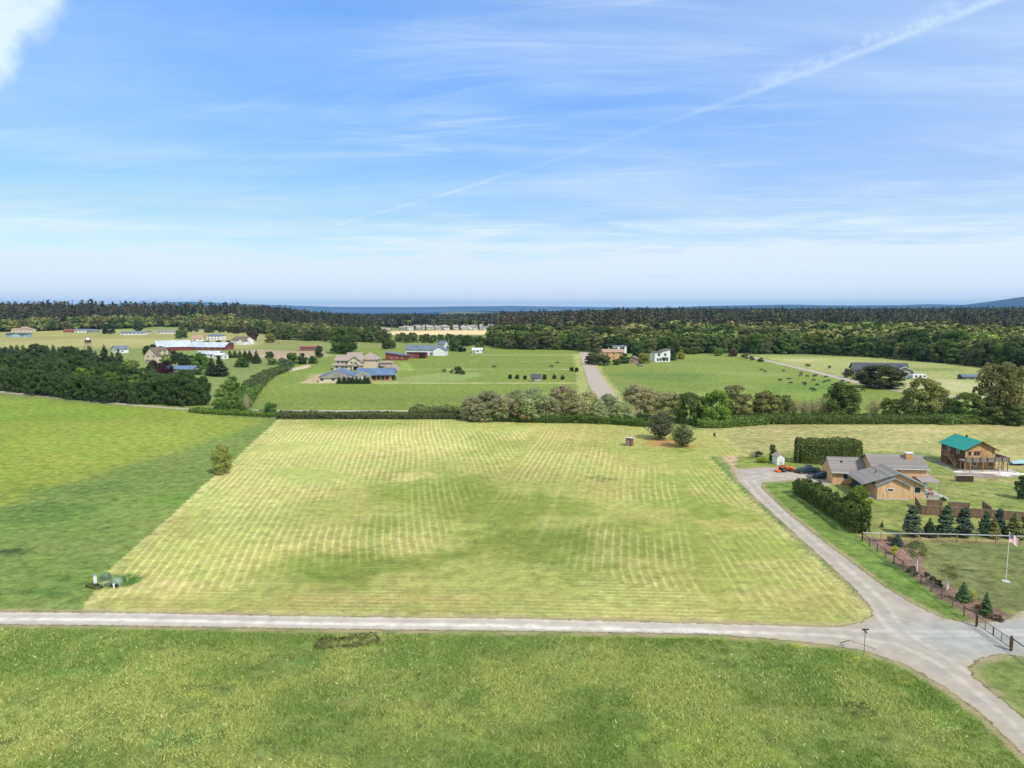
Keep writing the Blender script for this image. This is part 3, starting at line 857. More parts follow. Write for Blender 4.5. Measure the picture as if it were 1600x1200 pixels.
def trunk_mesh(seed, style='broad', h=1.0):
    rng = np.random.default_rng(seed)
    V, F = [], []
    def addt(p, r, n=6):
        v, f = tube(p, r, n); o_ = sum(len(q) for q in V)
        V.append(v); F.extend([[i + o_ for i in q] for q in f])
    if style == 'conifer':
        addt([(0, 0, 0), (.003, 0, .4), (0, .003, .93)], [.020, .013, .003])
    elif style == 'standard':
        for k in (-1, 1):
            addt([(k * .045, 0, 0), (k * .04, .01, .25), (k * .02, 0, .5)], [.022, .020, .014])
    else:
        addt([(0, 0, 0), (.01, .005, .18), (0, 0, .38), (.01, -.01, .72)], [.030, .022, .018, .005])
        for k in range(6):
            a = k * 1.05 + rng.random() * .5; z = .14 + .07 * k
            e = np.array([math.cos(a) * .27, math.sin(a) * .27, z + .28])
            addt([(0, 0, z), tuple(e * .5 + np.array([0, 0, z * .5 - .01])), tuple(e)], [.013, .008, .003], 5)
    return np_mesh('trunk', np.concatenate(V), F, smooth=True)


CR = {}
def reg(kind, fn, style, leafmat, barkmat=None, nvar=3, **kw):
    CR[kind] = []
    for i in range(nvar):
        V, F, tn = fn(1000 + hash(kind) % 1 + i * 17 + len(CR) * 101, **kw)
        me = np_mesh('crown', V, F, tn); me.materials.append(leafmat)
        tm = trunk_mesh(i + 5, style); tm.materials.append(barkmat or M_BARK)
        CR[kind].append((me, tm))
reg('broad', broad_crown, 'broad', M_LEAF, n=3800, leaf=.040, w=.46, z0=.0, clumps=38, cr=.15)
reg('broadbig', broad_crown, 'broad', M_LEAF, n=8000, leaf=.027, w=.48, z0=.0, clumps=70, cr=.115)
reg('oval', broad_crown, 'broad', M_LEAF, n=3000, leaf=.036, w=.30, z0=.01, clumps=34, cr=.13)
reg('willow', broad_crown, 'broad', M_LEAF, n=7500, leaf=.026, w=.56, z0=.0, clumps=80, cr=.13, tonev=.16)
reg('brush', brush_crown, 'broad', M_LEAF, n=4200, leaf=.018, w=.5)
reg('dense', broad_crown, 'broad', M_LEAF, n=9500, leaf=.029, w=.50, z0=.0, clumps=110, cr=.115)
reg('shrub', shrub_crown, 'broad', M_LEAF, n=1300, leaf=.055, w=.6)
reg('conifer', conifer_crown, 'conifer', M_NEED, n=3200, leaf=.030, w=.24)
reg('pine', conifer_crown, 'conifer', M_NEED, n=5600, leaf=.032, w=.36, sharp=.55, rag=.4, droop=-.12, tiers=22)
reg('pineoval', conifer_crown, 'conifer', M_NEED, n=5600, leaf=.036, w=.27, sharp=.42, rag=.5, droop=-.1, tiers=20)
reg('cypress', conifer_crown, 'conifer', M_NEED, n=5200, leaf=.026, w=.36, sharp=.5, droop=.35, tiers=34, rag=.35)
reg('spread', conifer_crown, 'conifer', M_NEED, n=6000, leaf=.024, w=.55, sharp=.55, droop=-.5, tiers=20, rag=.45)
reg('standard', broad_crown, 'standard', M_LEAF, M_BIRCH, n=2600, leaf=.020, w=.40, z0=.40, clumps=30, cr=.13)
rT = random.Random(4)
TREECOUNT = [0]


def tag(o, label=None, cat=None, group=None, kind=None):
    if label: o['label'] = label
    if cat: o['category'] = cat
    if group: o['group'] = group
    if kind: o['kind'] = kind
    return o


def empty(name, loc, rz=0):
    o = bpy.data.objects.new(name, None); COL.objects.link(o)
    o.location = loc; o.rotation_euler = (0, 0, rz); o.empty_display_size = .5
    return o


def tree(kind, pos, h, rgb_, label, group=None, wide=1.0, name=None, cat='tree', var=None, wy=None):
    nm = name or {'conifer': 'conifer_tree', 'pine': 'pine_tree', 'pineoval': 'pine_tree', 'cypress': 'cypress_tree', 'spread': 'conifer_tree', 'willow': 'willow_tree',
                  'shrub': 'shrub', 'brush': 'willow_brush', 'standard': 'weeping_tree'}.get(kind, 'broadleaf_tree')
    e = empty(nm, pos, rT.uniform(0, 6.28))
    tag(e, label, cat, group)
    me, tm = CR[kind][rT.randrange(len(CR[kind])) if var is None else var]
    c = link('crown', me, e)
    c.scale = (h * wide, h * (wy or wide), h)
    c.color = rgb_
    t = link('trunk', tm, e); t.scale = (h, h, h) if kind == 'standard' else (h * .62, h * .62, h * .92)
    TREECOUNT[0] += 1
    return e


# foliage base colours
DG = (0.035, 0.058, 0.022, 1); MG = (0.060, 0.098, 0.028, 1); BG = (0.105, 0.165, 0.030, 1)
OL = (0.105, 0.120, 0.048, 1); SAGE = (0.215, 0.225, 0.135, 1); PALE = (0.230, 0.215, 0.140, 1)
CON = (0.026, 0.040, 0.021, 1); BLU = (0.066, 0.094, 0.066, 1); PURP = (0.034, 0.012, 0.017, 1)
YEL = (0.240, 0.250, 0.040, 1); YOL = (0.170, 0.185, 0.055, 1); BRN = (0.085, 0.060, 0.045, 1)
CYP = (0.040, 0.068, 0.024, 1); CYPL = (0.048, 0.078, 0.030, 1)


def hh(v_base, v_top, u=800):
    """height in metres of something standing at v_base and reaching up to v_top"""
    p = P(u, v_base)
    d = raydir(u, v_top)
    t = math.hypot(p.x, p.y) / math.hypot(d.x, d.y)
    return CAMH + d.z * t - p.z


def T(kind, u, vb, vt, rgb_, label, group=None, wide=1.0, **kw):
    return tree(kind, P(u, vb), hh(vb, vt, u), rgb_, label, group, wide, **kw)

# ---- willow and hedgerow trees across the middle, right of centre
g_w = 'sage willows in the hedgerow behind the mown field'
for u, vb, vt, wd, lb in ((738, 657, 619, 1.15, 'leftmost grey green willow of the hedgerow, where the low clipped hedge ends'),
                      (764, 656, 611, 1.1, 'second grey green willow from the left in the hedgerow'),
                      (786, 657, 620, 1.1, 'lower grey green willow between the second and the double topped one'),
                      (806, 653, 610, 1.0, 'left half of the double topped willow in the hedgerow'),
                      (832, 658, 607, 1.1, 'right half of the double topped willow, fullest of the hedgerow'),
                      (880, 653, 603, 1.05, 'tall grey willow standing in front of the round trees by the play shed'),
                      (918, 656, 612, 1.15, 'rounded grey willow just left of the foot of the asphalt lane'),
                      (950, 652, 616, .95, 'pale willow covering the foot of the asphalt lane'),
                      (862, 657, 622, 1.0, 'small low willow filling the gap left of the tall grey willow'),
                      (816, 659, 626, 1.1, 'small low willow at the foot of the double topped one'),
                      (900, 659, 628, 1.1, 'small low willow between the tall and the rounded willow'),
                      (750, 659, 630, 1.2, 'small low willow at the foot of the leftmost one'),
                      (936, 660, 632, 1.1, 'small low willow right of the rounded one'),
                      (972, 660, 628, 1.1, 'small low willow beside the pinkish bare brush')):
    T('willow', u, vb, vt, (SAGE[0] * rT.uniform(.85, 1.1), SAGE[1] * rT.uniform(.88, 1.08), SAGE[2], 1), lb, g_w, wd)
for k, (kd, u, vb, vt, c, lb, wd) in enumerate((
    ('willow', 992, 650, 601, (.185, .20, .125, 1), 'tall grey willow in the hedgerow, behind the lane end', .9),
    ('brush', 984, 658, 626, PALE, 'pinkish bare brush in the hedgerow in front of the tall grey willow', .9),
    ('willow', 1015, 652, 606, (.19, .20, .12, 1), 'grey green willow directly behind the near dark conifer', .8),
    ('willow', 1048, 655, 612, (.19, .205, .12, 1), 'grey willow between the dark conifer and the bright green trees', .9),
    ('broadbig', 1078, 662, 615, (.06, .10, .03, 1), 'dense green tree just right of the two dark conifers', 1.0),
    ('broadbig', 1118, 665, 612, (.085, .15, .028, 1), 'bright green tree with a low crown at the edge of the rough grass', .95),
    ('broad', 1098, 658, 620, (.07, .11, .04, 1), 'mid green tree behind the two bright hedgerow trees', .9),
    ('broadbig', 1150, 655, 601, OL, 'olive tree leaning over the hedgerow, right of the bright green tree', 1.0),
    ('broad', 1195, 654, 611, OL, 'olive tree in the hedgerow with a dark top', 1.1),
    ('broad', 1222, 650, 613, (.09, .12, .045, 1), 'small olive tree in the hedgerow beside the pale brush', .9),
    ('broadbig', 1315, 652, 598, (.062, .10, .032, 1), 'round green tree in the hedgerow below the grazing cows', .95),
    ('brush', 1365, 650, 617, SAGE, 'thin sage brush right of the round green hedgerow tree', 1.0),
    ('broad', 1392, 652, 622, (.06, .1, .03, 1), 'low green tree in the hedgerow left of the open crowned trees', 1.1),
    ('broadbig', 1438, 655, 590, (.105, .13, .05, 1), 'tall open crowned tree in front of the big dark shrub', .85),
    ('willow', 1462, 652, 606, (.12, .14, .06, 1), 'spreading olive tree right of the tall open crowned tree', 1.0),
    ('broadbig', 1445, 656, 625, (.05, .09, .028, 1), 'low dark tree at the foot of the tall open crowned tree', 1.1),
    ('broadbig', 1512, 660, 615, (.055, .095, .03, 1), 'dark bushy tree in the hedgerow, left of the tall right edge trees', 1.1),
    ('broad', 1490, 658, 630, (.07, .11, .035, 1), 'low mid green bush tree under the dark bushy tree', 1.2),
    ('willow', 1558, 660, 566, (.105, .12, .055, 1), 'tall ragged olive tree near the right edge of the hedgerow', .68),
    ('willow', 1592, 662, 574, (.115, .13, .06, 1), 'tall olive tree at the right edge of the hedgerow', .70),
    ('broadbig', 1548, 662, 622, (.07, .10, .04, 1), 'grey green rounded tree under the tall ragged olive tree', 1.0),
    ('broadbig', 1582, 664, 628, (.06, .10, .035, 1), 'dark green rounded tree at the foot of the right edge tree', 1.1),
    ('spread', 1031, 686, 643, (.045, .055, .032, 1), 'larger dark conifer standing beyond the red shed', 1.0),
    ('spread', 1067, 698, 662, (.042, .060, .030, 1), 'smaller dark conifer beside the bare brown soil patch', .98),
    ('shrub', 1116, 683, 676, BRN, 'tiny dark bush standing alone in the mown corner', .5),
    )):
    c = (c[0] * 1.30, c[1] * 1.18, c[2] * 1.2, 1)
    T(kd, u, vb, vt, c, lb, None, wd * (1.12 if kd in ('broad', 'broadbig', 'willow') else 1.0), cat='tree' if kd != 'shrub' else 'shrub')
for u in (1240, 1256, 1270, 1284, 1296):
    T('brush', u, 650, 617 + (u % 3) * 2, PALE, 'pale beige bare brush in a clump behind the hedgerow', 'pale bare brush behind the hedgerow', 1.0, cat='shrub')
T('dense', 347, 740, 694, (.175, .20, .06, 1), 'lone yellowish bushy tree at the left edge of the mown field', None, .68, var=1)
T('shrub', 423, 649, 629, (.055, .11, .025, 1), 'round dark green bush at the far left corner of the mown field', None, 1.1, cat='shrub')
T('brush', 386, 640, 612, (.26, .24, .17, 1), 'bare pale tree left of the round green bush', None, .5)

# ---- the dark wall of cypresses on the left
gl = 'dark cypresses in the tree wall behind the yellow green field'
ll = 'dense dark cypress in the tree wall behind the yellow green field'
rr = random.Random(9)
base1 = [(-30, 606), (0, 610), (100, 622), (160, 629), (300, 634), (318, 633)]
def lerp_path(pl, t):
    us = [p[0] for p in pl]; u = us[0] + (us[-1] - us[0]) * t
    return u, float(np.interp(u, us, [p[1] for p in pl]))
for i in range(27):
    u, v = lerp_path(base1, i / 26)
    hgt_ = float(np.interp(u, [0, 150, 215, 240, 280, 318], [11.5, 10.5, 9.0, 10.5, 12.0, 8.0])) * rr.uniform(.9, 1.08)
    tree('dense', P(u, v + rr.uniform(-1, 0.5)), hgt_ * .97, CYPL, ll, gl, rr.uniform(.62, .80), name='cypress_tree')
for i in range(16):
    u, v = lerp_path([(-30, 592), (0, 594), (100, 600), (210, 610)], i / 15)
    if 112 < u < 160: continue
    tree('dense', P(u, v), 12.0 * rr.uniform(.85, 1.1), CYPL, ll, gl, rr.uniform(.6, .8), name='cypress_tree')
for i in range(11):
    u, v = lerp_path([(232, 622), (318, 620)], i / 10)
    tree('dense', P(u, v), 11.0 * rr.uniform(.85, 1.05) * (1 if u < 300 else .85), CYPL, ll, gl, rr.uniform(.6, .8), name='cypress_tree')
gl2 = 'dark conifers in the second row of the left tree belt'
ll2 = 'dark conifer in the second row of the left tree belt, before the water tank'
for i in range(17):
    u, v = lerp_path([(0, 566), (60, 566), (150, 570)], i / 16)
    tree(rr.choice(('dense', 'cypress')), P(u, v + rr.uniform(-2, 3)), 12 * rr.uniform(.85, 1.1), (.042, .066, .030, 1), ll2, gl2, rr.uniform(.7, .95), name='conifer_tree')
for i in range(12):
    u, v = lerp_path([(20, 583), (150, 590)], i / 11)
    tree(rr.choice(('dense', 'cypress')), P(u, v + rr.uniform(-2, 3)), 11.5 * rr.uniform(.85, 1.1), (.044, .072, .028, 1), ll2, gl2, rr.uniform(.7, .95), name='conifer_tree')
for (kd, u, vb, vt, c, lb, wd) in (
    ('conifer', 164, 578, 537, CON, 'pointed dark conifer just left of the cream gabled house', 1.3),
    ('conifer', 187, 584, 545, (.03, .045, .03, 1), 'broad dark conifer beside the purple leaved bush, left of the cream house', 1.5),
    ('conifer', 176, 582, 550, CON, 'shorter dark conifer between the two taller ones left of the cream house', 1.4),
    ('broad', 128, 600, 574, BG, 'bright yellow green tree peeping over the cypress wall', 1.1),
    ('broad', 147, 602, 580, (.10, .15, .04, 1), 'lime tree right of the bright one behind the cypress wall', 1.1),
    ('shrub', 186, 590, 570, PURP, 'dark purple shrub under the conifers left of the cream house', 1.1),
    ('broad', 176, 610, 580, (.095, .14, .035, 1), 'yellow green garden tree behind the cypress wall, below the conifers', 1.0),
    ('oval', 200, 606, 563, (.13, .17, .05, 1), 'slim light green birch below the cream gabled house', 1.0),
    ('oval', 212, 604, 565, (.12, .16, .05, 1), 'second slim light birch below the cream gabled house', 1.0),
    ('broad', 226, 606, 575, (.06, .09, .03, 1), 'mid green tree under the front of the cream gabled house', 1.0),
    ('broad', 214, 612, 585, (.11, .16, .04, 1), 'light green tree at the foot of the slim birches', 1.2),
    ('conifer', 236, 592, 562, (.04, .05, .03, 1), 'small brownish conifer in front of the cream gabled house', 1.5),
    ('shrub', 244, 588, 563, PURP, 'purple leaved tree in front of the cream gabled house', .95),
    ('shrub', 258, 586, 563, PURP, 'purple leaved tree above the long blue grey metal roof', .9),
    ('broad', 260, 574, 554, BG, 'small lime tree behind the purple leaved trees', 1.0),
    ('broad', 298, 572, 558, (.14, .16, .09, 1), 'round greyish shrub tree right of the dark evergreen block', 1.2),
    ('broadbig', 314, 577, 551, (.075, .135, .028, 1), 'round bright green tree left of the two tall dark conifers', 1.05),
    ('conifer', 331, 587, 557, CON, 'left one of the two tall dark conifers right of the metal roof', 1.5),
    ('conifer', 344, 588, 555, (.03, .043, .025, 1), 'right one of the two tall dark conifers right of the metal roof', 1.7),
    ('conifer', 376, 573, 553, (.06, .10, .025, 1), 'broad light green conifer right of the tall dark pair', 2.1),
    ('broad', 362, 612, 588, (.095, .15, .035, 1), 'feathery light green tree right of the cypress wall', 1.2),
    ('broad', 350, 632, 600, (.10, .155, .035, 1), 'tall light green bush tree at the end of the cypress wall', 1.0),
    ('broad', 366, 640, 618, (.095, .15, .03, 1), 'light green tree near the bare pale tree', 1.1),
    ('broad', 343, 642, 622, (.09, .145, .03, 1), 'low light green bush tree at the corner of the cypress wall', 1.3),
    ('broad', 322, 545, 533, PURP, 'left purple leaved tree between the barns and the white house', 1.9),
    ('broad', 342, 545, 532, PURP, 'middle purple leaved tree before the upper white house', 1.8),
    ('broad', 357, 543, 532, PURP, 'right purple leaved tree beside the white gabled building', 1.7),
    ('broad', 284, 529, 514, (.07, .11, .04, 1), 'rounded green tree behind the long barn with the silver roof', 1.5),
    ('broad', 170, 522, 505, (.03, .045, .02, 1), 'very dark round tree between the white and red roofed houses', 1.4),
    ('broadbig', 216, 518, 499, (.06, .085, .04, 1), 'tall green tree beside the long white house', .9),
    ('broad', 422, 536, 519, (.16, .165, .05, 1), 'yellow green round tree right of the reddish tree', 1.15),
    ('broad', 396, 532, 515, (.075, .05, .04, 1), 'reddish brown tree left of the yellow green round tree', 1.2),
    ('broadbig', 532, 552, 511, (.06, .10, .032, 1), 'large green tree directly behind the tan two storey house', .85),
    ('broadbig', 547, 550, 520, (.055, .095, .03, 1), 'right hand neighbour of the large green tree behind the tan house', .95),
    ('broad', 540, 553, 530, (.05, .085, .03, 1), 'dark green tree at the foot of the large tree behind the tan house', 1.0),
    ('broad', 499, 559, 538, (.04, .065, .03, 1), 'dark tree just right of the rust roofed shed', .7),
    ('broad', 421, 560, 548, (.05, .09, .025, 1), 'small round green tree in the field left of the bluish shrub', 1.3),
    ('broad', 425, 570, 559, (.11, .15, .04, 1), 'small light tree below the round green field tree', 1.6),
    ('broad', 456, 568, 549, (.07, .11, .03, 1), 'bright green tree left of the dark one by the gravel patch', 1.0),
    ('broad', 472, 569, 552, (.045, .07, .03, 1), 'dark tree above the pale gravel patch', 1.1),
    ('broad', 489, 568, 556, (.045, .08, .03, 1), 'low dark tree right of the pale gravel patch', 1.5),
    ('shrub', 444, 573, 559, (.06, .10, .065, 1), 'bluish green wide shrub left of the pale gravel patch', 1.5),
    ('shrub', 455, 574, 564, (.07, .12, .08, 1), 'small blue green shrub touching the pale gravel patch', 1.0),
    ('conifer', 401, 568, 547, (.045, .05, .028, 1), 'brownish tall conifer in the young row left of the round field tree', 1.6),
    ('conifer', 391, 565, 548, (.045, .07, .025, 1), 'green conifer left of the brownish one', 1.8),
    ('conifer', 383, 562, 547, (.04, .065, .025, 1), 'small conifer at the left end of the young row', 1.8),
    ('broad', 381, 574, 560, (.05, .09, .025, 1), 'round bush tree below the young conifer row', 1.4),
    ('broad', 605, 546, 528, (.06, .09, .035, 1), 'round green tree in the open left of the red barns', 1.1),
    ('broad', 612, 545, 530, (.075, .10, .04, 1), 'lighter green tree joined to the round one left of the red barns', 1.1),
    ('broad', 644, 530, 518, (.06, .08, .035, 1), 'dark round tree before the tan stubble field', 1.4),
    ('broad', 711, 549, 528, (.055, .09, .03, 1), 'round green tree right of the white farmhouse', 1.1),
    ('broad', 722, 550, 541, CON, 'low dark round bush tree right of the white farmhouse', 1.7),
    ('broad', 749, 550, 534, (.08, .10, .05, 1), 'olive tree beside the small white shed', 1.1),
    ('broad', 692, 546, 531, (.05, .075, .03, 1), 'dark tree directly behind the white farmhouse', 1.4),
    ('broad', 716, 584, 571, (.05, .08, .03, 1), 'dark little tree in the island of shrubs in the middle pasture', 1.1),
    ('shrub', 706, 583, 577, (.12, .14, .08, 1), 'pale shrub beside the dark little tree in the middle pasture', 1.3),
    ('shrub', 694, 582, 576, (.14, .155, .09, 1), 'leftmost pale shrub of the island in the middle pasture', 1.2),
    ('broad', 723, 585, 578, (.07, .10, .04, 1), 'right hand bush of the island in the middle pasture', 1.3),
    ('shrub', 596, 578, 571, (.12, .15, .07, 1), 'small shrub beside the grey driveway of the blue roofed building', 1.2),
    ('broad', 616, 594, 586, (.10, .14, .05, 1), 'small tree on the grass right of the blue roofed building', 1.1),
    ('broad', 1122, 556, 544, (.10, .17, .04, 1), 'small bright green round tree at the far pasture edge', 1.4),
    ('broad', 1145, 557, 545, (.07, .055, .04, 1), 'reddish brown bush at the start of the far right lane', 1.6),
    ('shrub', 1164, 561, 553, (.055, .075, .035, 1), 'dark bush at the top of the far right lane', 1.5),
    ('shrub', 1174, 563, 556, (.06, .07, .04, 1), 'second dark bush at the top of the far right lane', 1.4),
    ('shrub', 1188, 566, 559, (.055, .08, .035, 1), 'lowest of the three dark bushes along the far right lane', 1.3),
    ('broad', 1325, 590, 574, (.07, .08, .05, 1), 'small greyish tree beside the far right lane, left of the big shrub', .9),
    ('broad', 1344, 594, 581, (.03, .05, .025, 1), 'dark round bush tree touching the big dark shrub', 1.5),
    ('shrub', 1296, 576, 571, (.07, .09, .04, 1), 'little lone bush in the dry meadow', 1.0),
    ('shrub', 1262, 573, 568, (.12, .13, .07, 1), 'sprawling pale bush in the dry meadow', 1.8),
    ('broad', 960, 558, 543, (.08, .13, .03, 1), 'green tree left of the orange house', 1.2),
    ('broad', 930, 570, 549, (.075, .085, .05, 1), 'olive tree at the roadside before the orange house', 1.0),
    ('broad', 943, 571, 552, (.08, .10, .05, 1), 'greyish tree right of the roadside olive tree', 1.1),
    ('broad', 948, 568, 556, (.09, .13, .04, 1), 'light bush tree under the orange house', 1.3),
    ('broad', 975, 568, 552, (.06, .10, .03, 1), 'green tree in front of the white tower of the orange house', 1.3),
    ('broad', 964, 570, 560, (.075, .12, .035, 1), 'low green bush in front of the orange house', 1.7),
    ('broad', 1007, 568, 549, (.19, .20, .045, 1), 'yellow green round tree left of the white modern house', 1.15),
    ('broad', 995, 560, 541, (.04, .075, .03, 1), 'dark green tree behind the yellow green round tree', 1.1),
    ('conifer', 1052, 563, 543, (.045, .075, .04, 1), 'blue green tree touching the right wall of the white modern house', 1.3),
    ('broad', 1064, 561, 546, (.21, .22, .04, 1), 'yellow tree right of the white modern house', 1.0),
    ('broad', 921, 569, 552, (.045, .05, .035, 1), 'very dark tree at the right side of the old asphalt lane', 1.0),
    ):
    T(kd, u, vb, vt, c, lb, None, wd, cat='shrub' if kd == 'shrub' else 'tree')
T('dense', 1376, 606, 570, (.060, .072, .036, 1), 'big dark dome shaped shrub in front of the dark roofed farmhouse', None, 2.1, name='dome_shrub', cat='shrub')
for u, v in ((797, 592), (808, 592), (820, 593), (866, 592), (879, 593)):
    T('broad', u, v, v - 7, (.03, .045, .022, 1), 'small dark round tree in the planted row by the play shed', 'small round trees in the row by the play shed', 1.1)
T('broad', 851, 593, 585, (.09, .035, .025, 1), 'small reddish round tree on the brown patch by the play shed', None, 1.1)
for u, v in ((893, 580), (901, 581)):
    T('broad', u, v, v - 7, (.02, .035, .02, 1), 'very dark small round tree of the pair beside the asphalt lane', 'pair of dark round trees by the asphalt lane', 1.1)
for u in (530, 538, 545, 551, 557, 563, 570, 575):
    T('conifer', u, 599.5, 586 + (u % 3), (.03, .05, .022, 1), 'pointed dark shrub in the row in front of the blue roofed building', 'row of dark shrubs before the blue roofed building', 1.9, cat='shrub')
for u, v in ((240, 549), (252, 552), (262, 556), (272, 559), (283, 562), (291, 565), (300, 566), (270, 566), (284, 569), (292, 570), (230, 551), (258, 562), (246, 553), (266, 559), (277, 563), (288, 566), (296, 568), (236, 553)):
    T('dense', u, v + 3, v - 11, (.038, .062, .026, 1), 'dark evergreen in the block between the cream house and the long barn', 'dark evergreen block beside the cream house', 1.0, name='cypress_tree')
for u in (359, 367, 375, 383, 390):
    T('conifer', u, 559, 547, (.045, .072, .028, 1), 'young green conifer in the short row above the lawn', 'young conifers in the short row above the lawn', 1.8)

# ---- pines and garden plants near the flagpole fence
for (kd, u, vb, vt, c, lb, wd) in (
    ('pineoval', 1425, 838, 789, BLU, 'leftmost tall blue green pine in front of the wooden fence', .95),
    ('conifer', 1452, 838, 809, (.030, .045, .030, 1), 'short dark conifer between two tall pines', 1.8),
    ('pineoval', 1478, 838, 789, (.055, .085, .055, 1), 'second tall pine from the left in front of the wooden fence', .95),
    ('pineoval', 1505, 839, 792, (.050, .075, .058, 1), 'third tall pine from the left in front of the wooden fence', .95),
    ('pineoval', 1540, 838, 798, (.055, .085, .055, 1), 'fourth tall pine, left one of the joined pair', .9),
    ('conifer', 1552, 840, 808, (.14, .15, .05, 1), 'yellowish young conifer between the two joined pines', 1.5),
    ('pineoval', 1560, 836, 794, (.045, .070, .060, 1), 'slim blue pine, right one of the joined pair', .75),
    ('conifer', 1584, 840, 800, (.11, .13, .055, 1), 'olive conifer left of the flag', 1.7),
    ('pineoval', 1606, 840, 797, BLU, 'dark blue pine cut off by the right edge of the picture', .9),
    ('conifer', 1402, 853, 833, (.045, .07, .07, 1), 'small blue spruce in the brown bed', 2.0),
    ('shrub', 1398, 866, 853, YEL, 'yellow shrub in the brown bed below the blue spruce', .9),
    ('standard', 1430, 892, 845, (.10, .12, .055, 1), 'larger of the two weeping trees with white trunks', .95),
    ('standard', 1480, 921, 879, (.13, .145, .065, 1), 'smaller of the two weeping trees with white trunks', 1.0),
    ('brush', 1428, 838, 812, (.15, .15, .10, 1), 'thin pale shrub crossing the white rail', .8),
    ('conifer', 1505, 939, 908, (.055, .10, .040, 1), 'green upright conifer in the bed near the gate', 1.5),
    ('shrub', 1519, 938, 921, (.28, .29, .12, 1), 'pale yellow shrub beside the green conifer near the gate', .7),
    ('conifer', 1540, 960, 924, (.050, .095, .040, 1), 'narrow green conifer at the end of the brown bed', 1.15),
    ('shrub', 1424, 895, 884, (.04, .065, .03, 1), 'low dark shrub below the larger weeping tree', 1.2),
    ('shrub', 1430, 900, 893, (.05, .075, .03, 1), 'flat dark shrub beside the white trunks', 1.3),
    ('shrub', 1448, 902, 894, (.04, .07, .035, 1), 'first dark mound shrub between the two weeping trees', 1.1),
    ('shrub', 1457, 908, 900, (.04, .065, .035, 1), 'second dark mound shrub between the two weeping trees', 1.1),
    ('shrub', 1466, 916, 906, (.035, .06, .03, 1), 'dark mound shrub at the trunk of the smaller weeping tree', 1.2),
    ('shrub', 1528, 952, 944, (.15, .06, .04, 1), 'low reddish shrub by the gate post', 1.2),
    ('shrub', 1560, 970, 961, (.06, .05, .04, 1), 'low dark brown shrub at the tip of the bed', 1.5),
    ('shrub', 1545, 966, 958, (.11, .09, .06, 1), 'low tawny shrub beside the dark brown one at the bed tip', 1.3),
    ('shrub', 1392, 846, 838, (.10, .09, .06, 1), 'dry low shrub at the top of the brown bed', 1.6),
    ('conifer', 1378, 824, 813, (.06, .085, .04, 1), 'small sparse sapling on the lawn behind the white rail', 1.2),
    ('dense', 1340, 812, 761, (.105, .15, .032, 1), 'tall yellow green bush at the near end of the driveway hedge', .80),
    ('shrub', 1361, 786, 778, YEL, 'small bright yellow shrub by the house corner', 1.0),
    ('shrub', 1336, 764, 752, (.05, .05, .025, 1), 'dark rounded shrub by the recessed wall of the tan house', .9),
    ('shrub', 1329, 762, 755, (.15, .11, .06, 1), 'reddish low shrub before the garage wall', .9),
    ('broadbig', 1600, 780, 742, (.055, .095, .045, 1), 'green tree at the right edge above the wooden fence', .75),
    ('oval', 1207, 722, 693, (.09, .12, .05, 1), 'slender sapling standing behind the white garden shed', .7),
    ('shrub', 1190, 723, 713, (.22, .25, .05, 1), 'yellow flowering shrub left of the white garden shed', 1.6),
    ('shrub', 1184, 714, 705, (.045, .06, .03, 1), 'low dark bush beyond the yellow flowering shrub', 1.6),
    ('brush', 1176, 716, 704, (.24, .22, .17, 1), 'bare greyish bush near the corner of the gravel yard', 1.0),
    ('shrub', 1472, 788, 776, (.07, .12, .06, 1), 'leafy green shrub beside the patio planter', .9),
    ):
    T(kd, u, vb, vt, c, lb, None, wd, cat='shrub' if kd in ('shrub',) else 'tree')

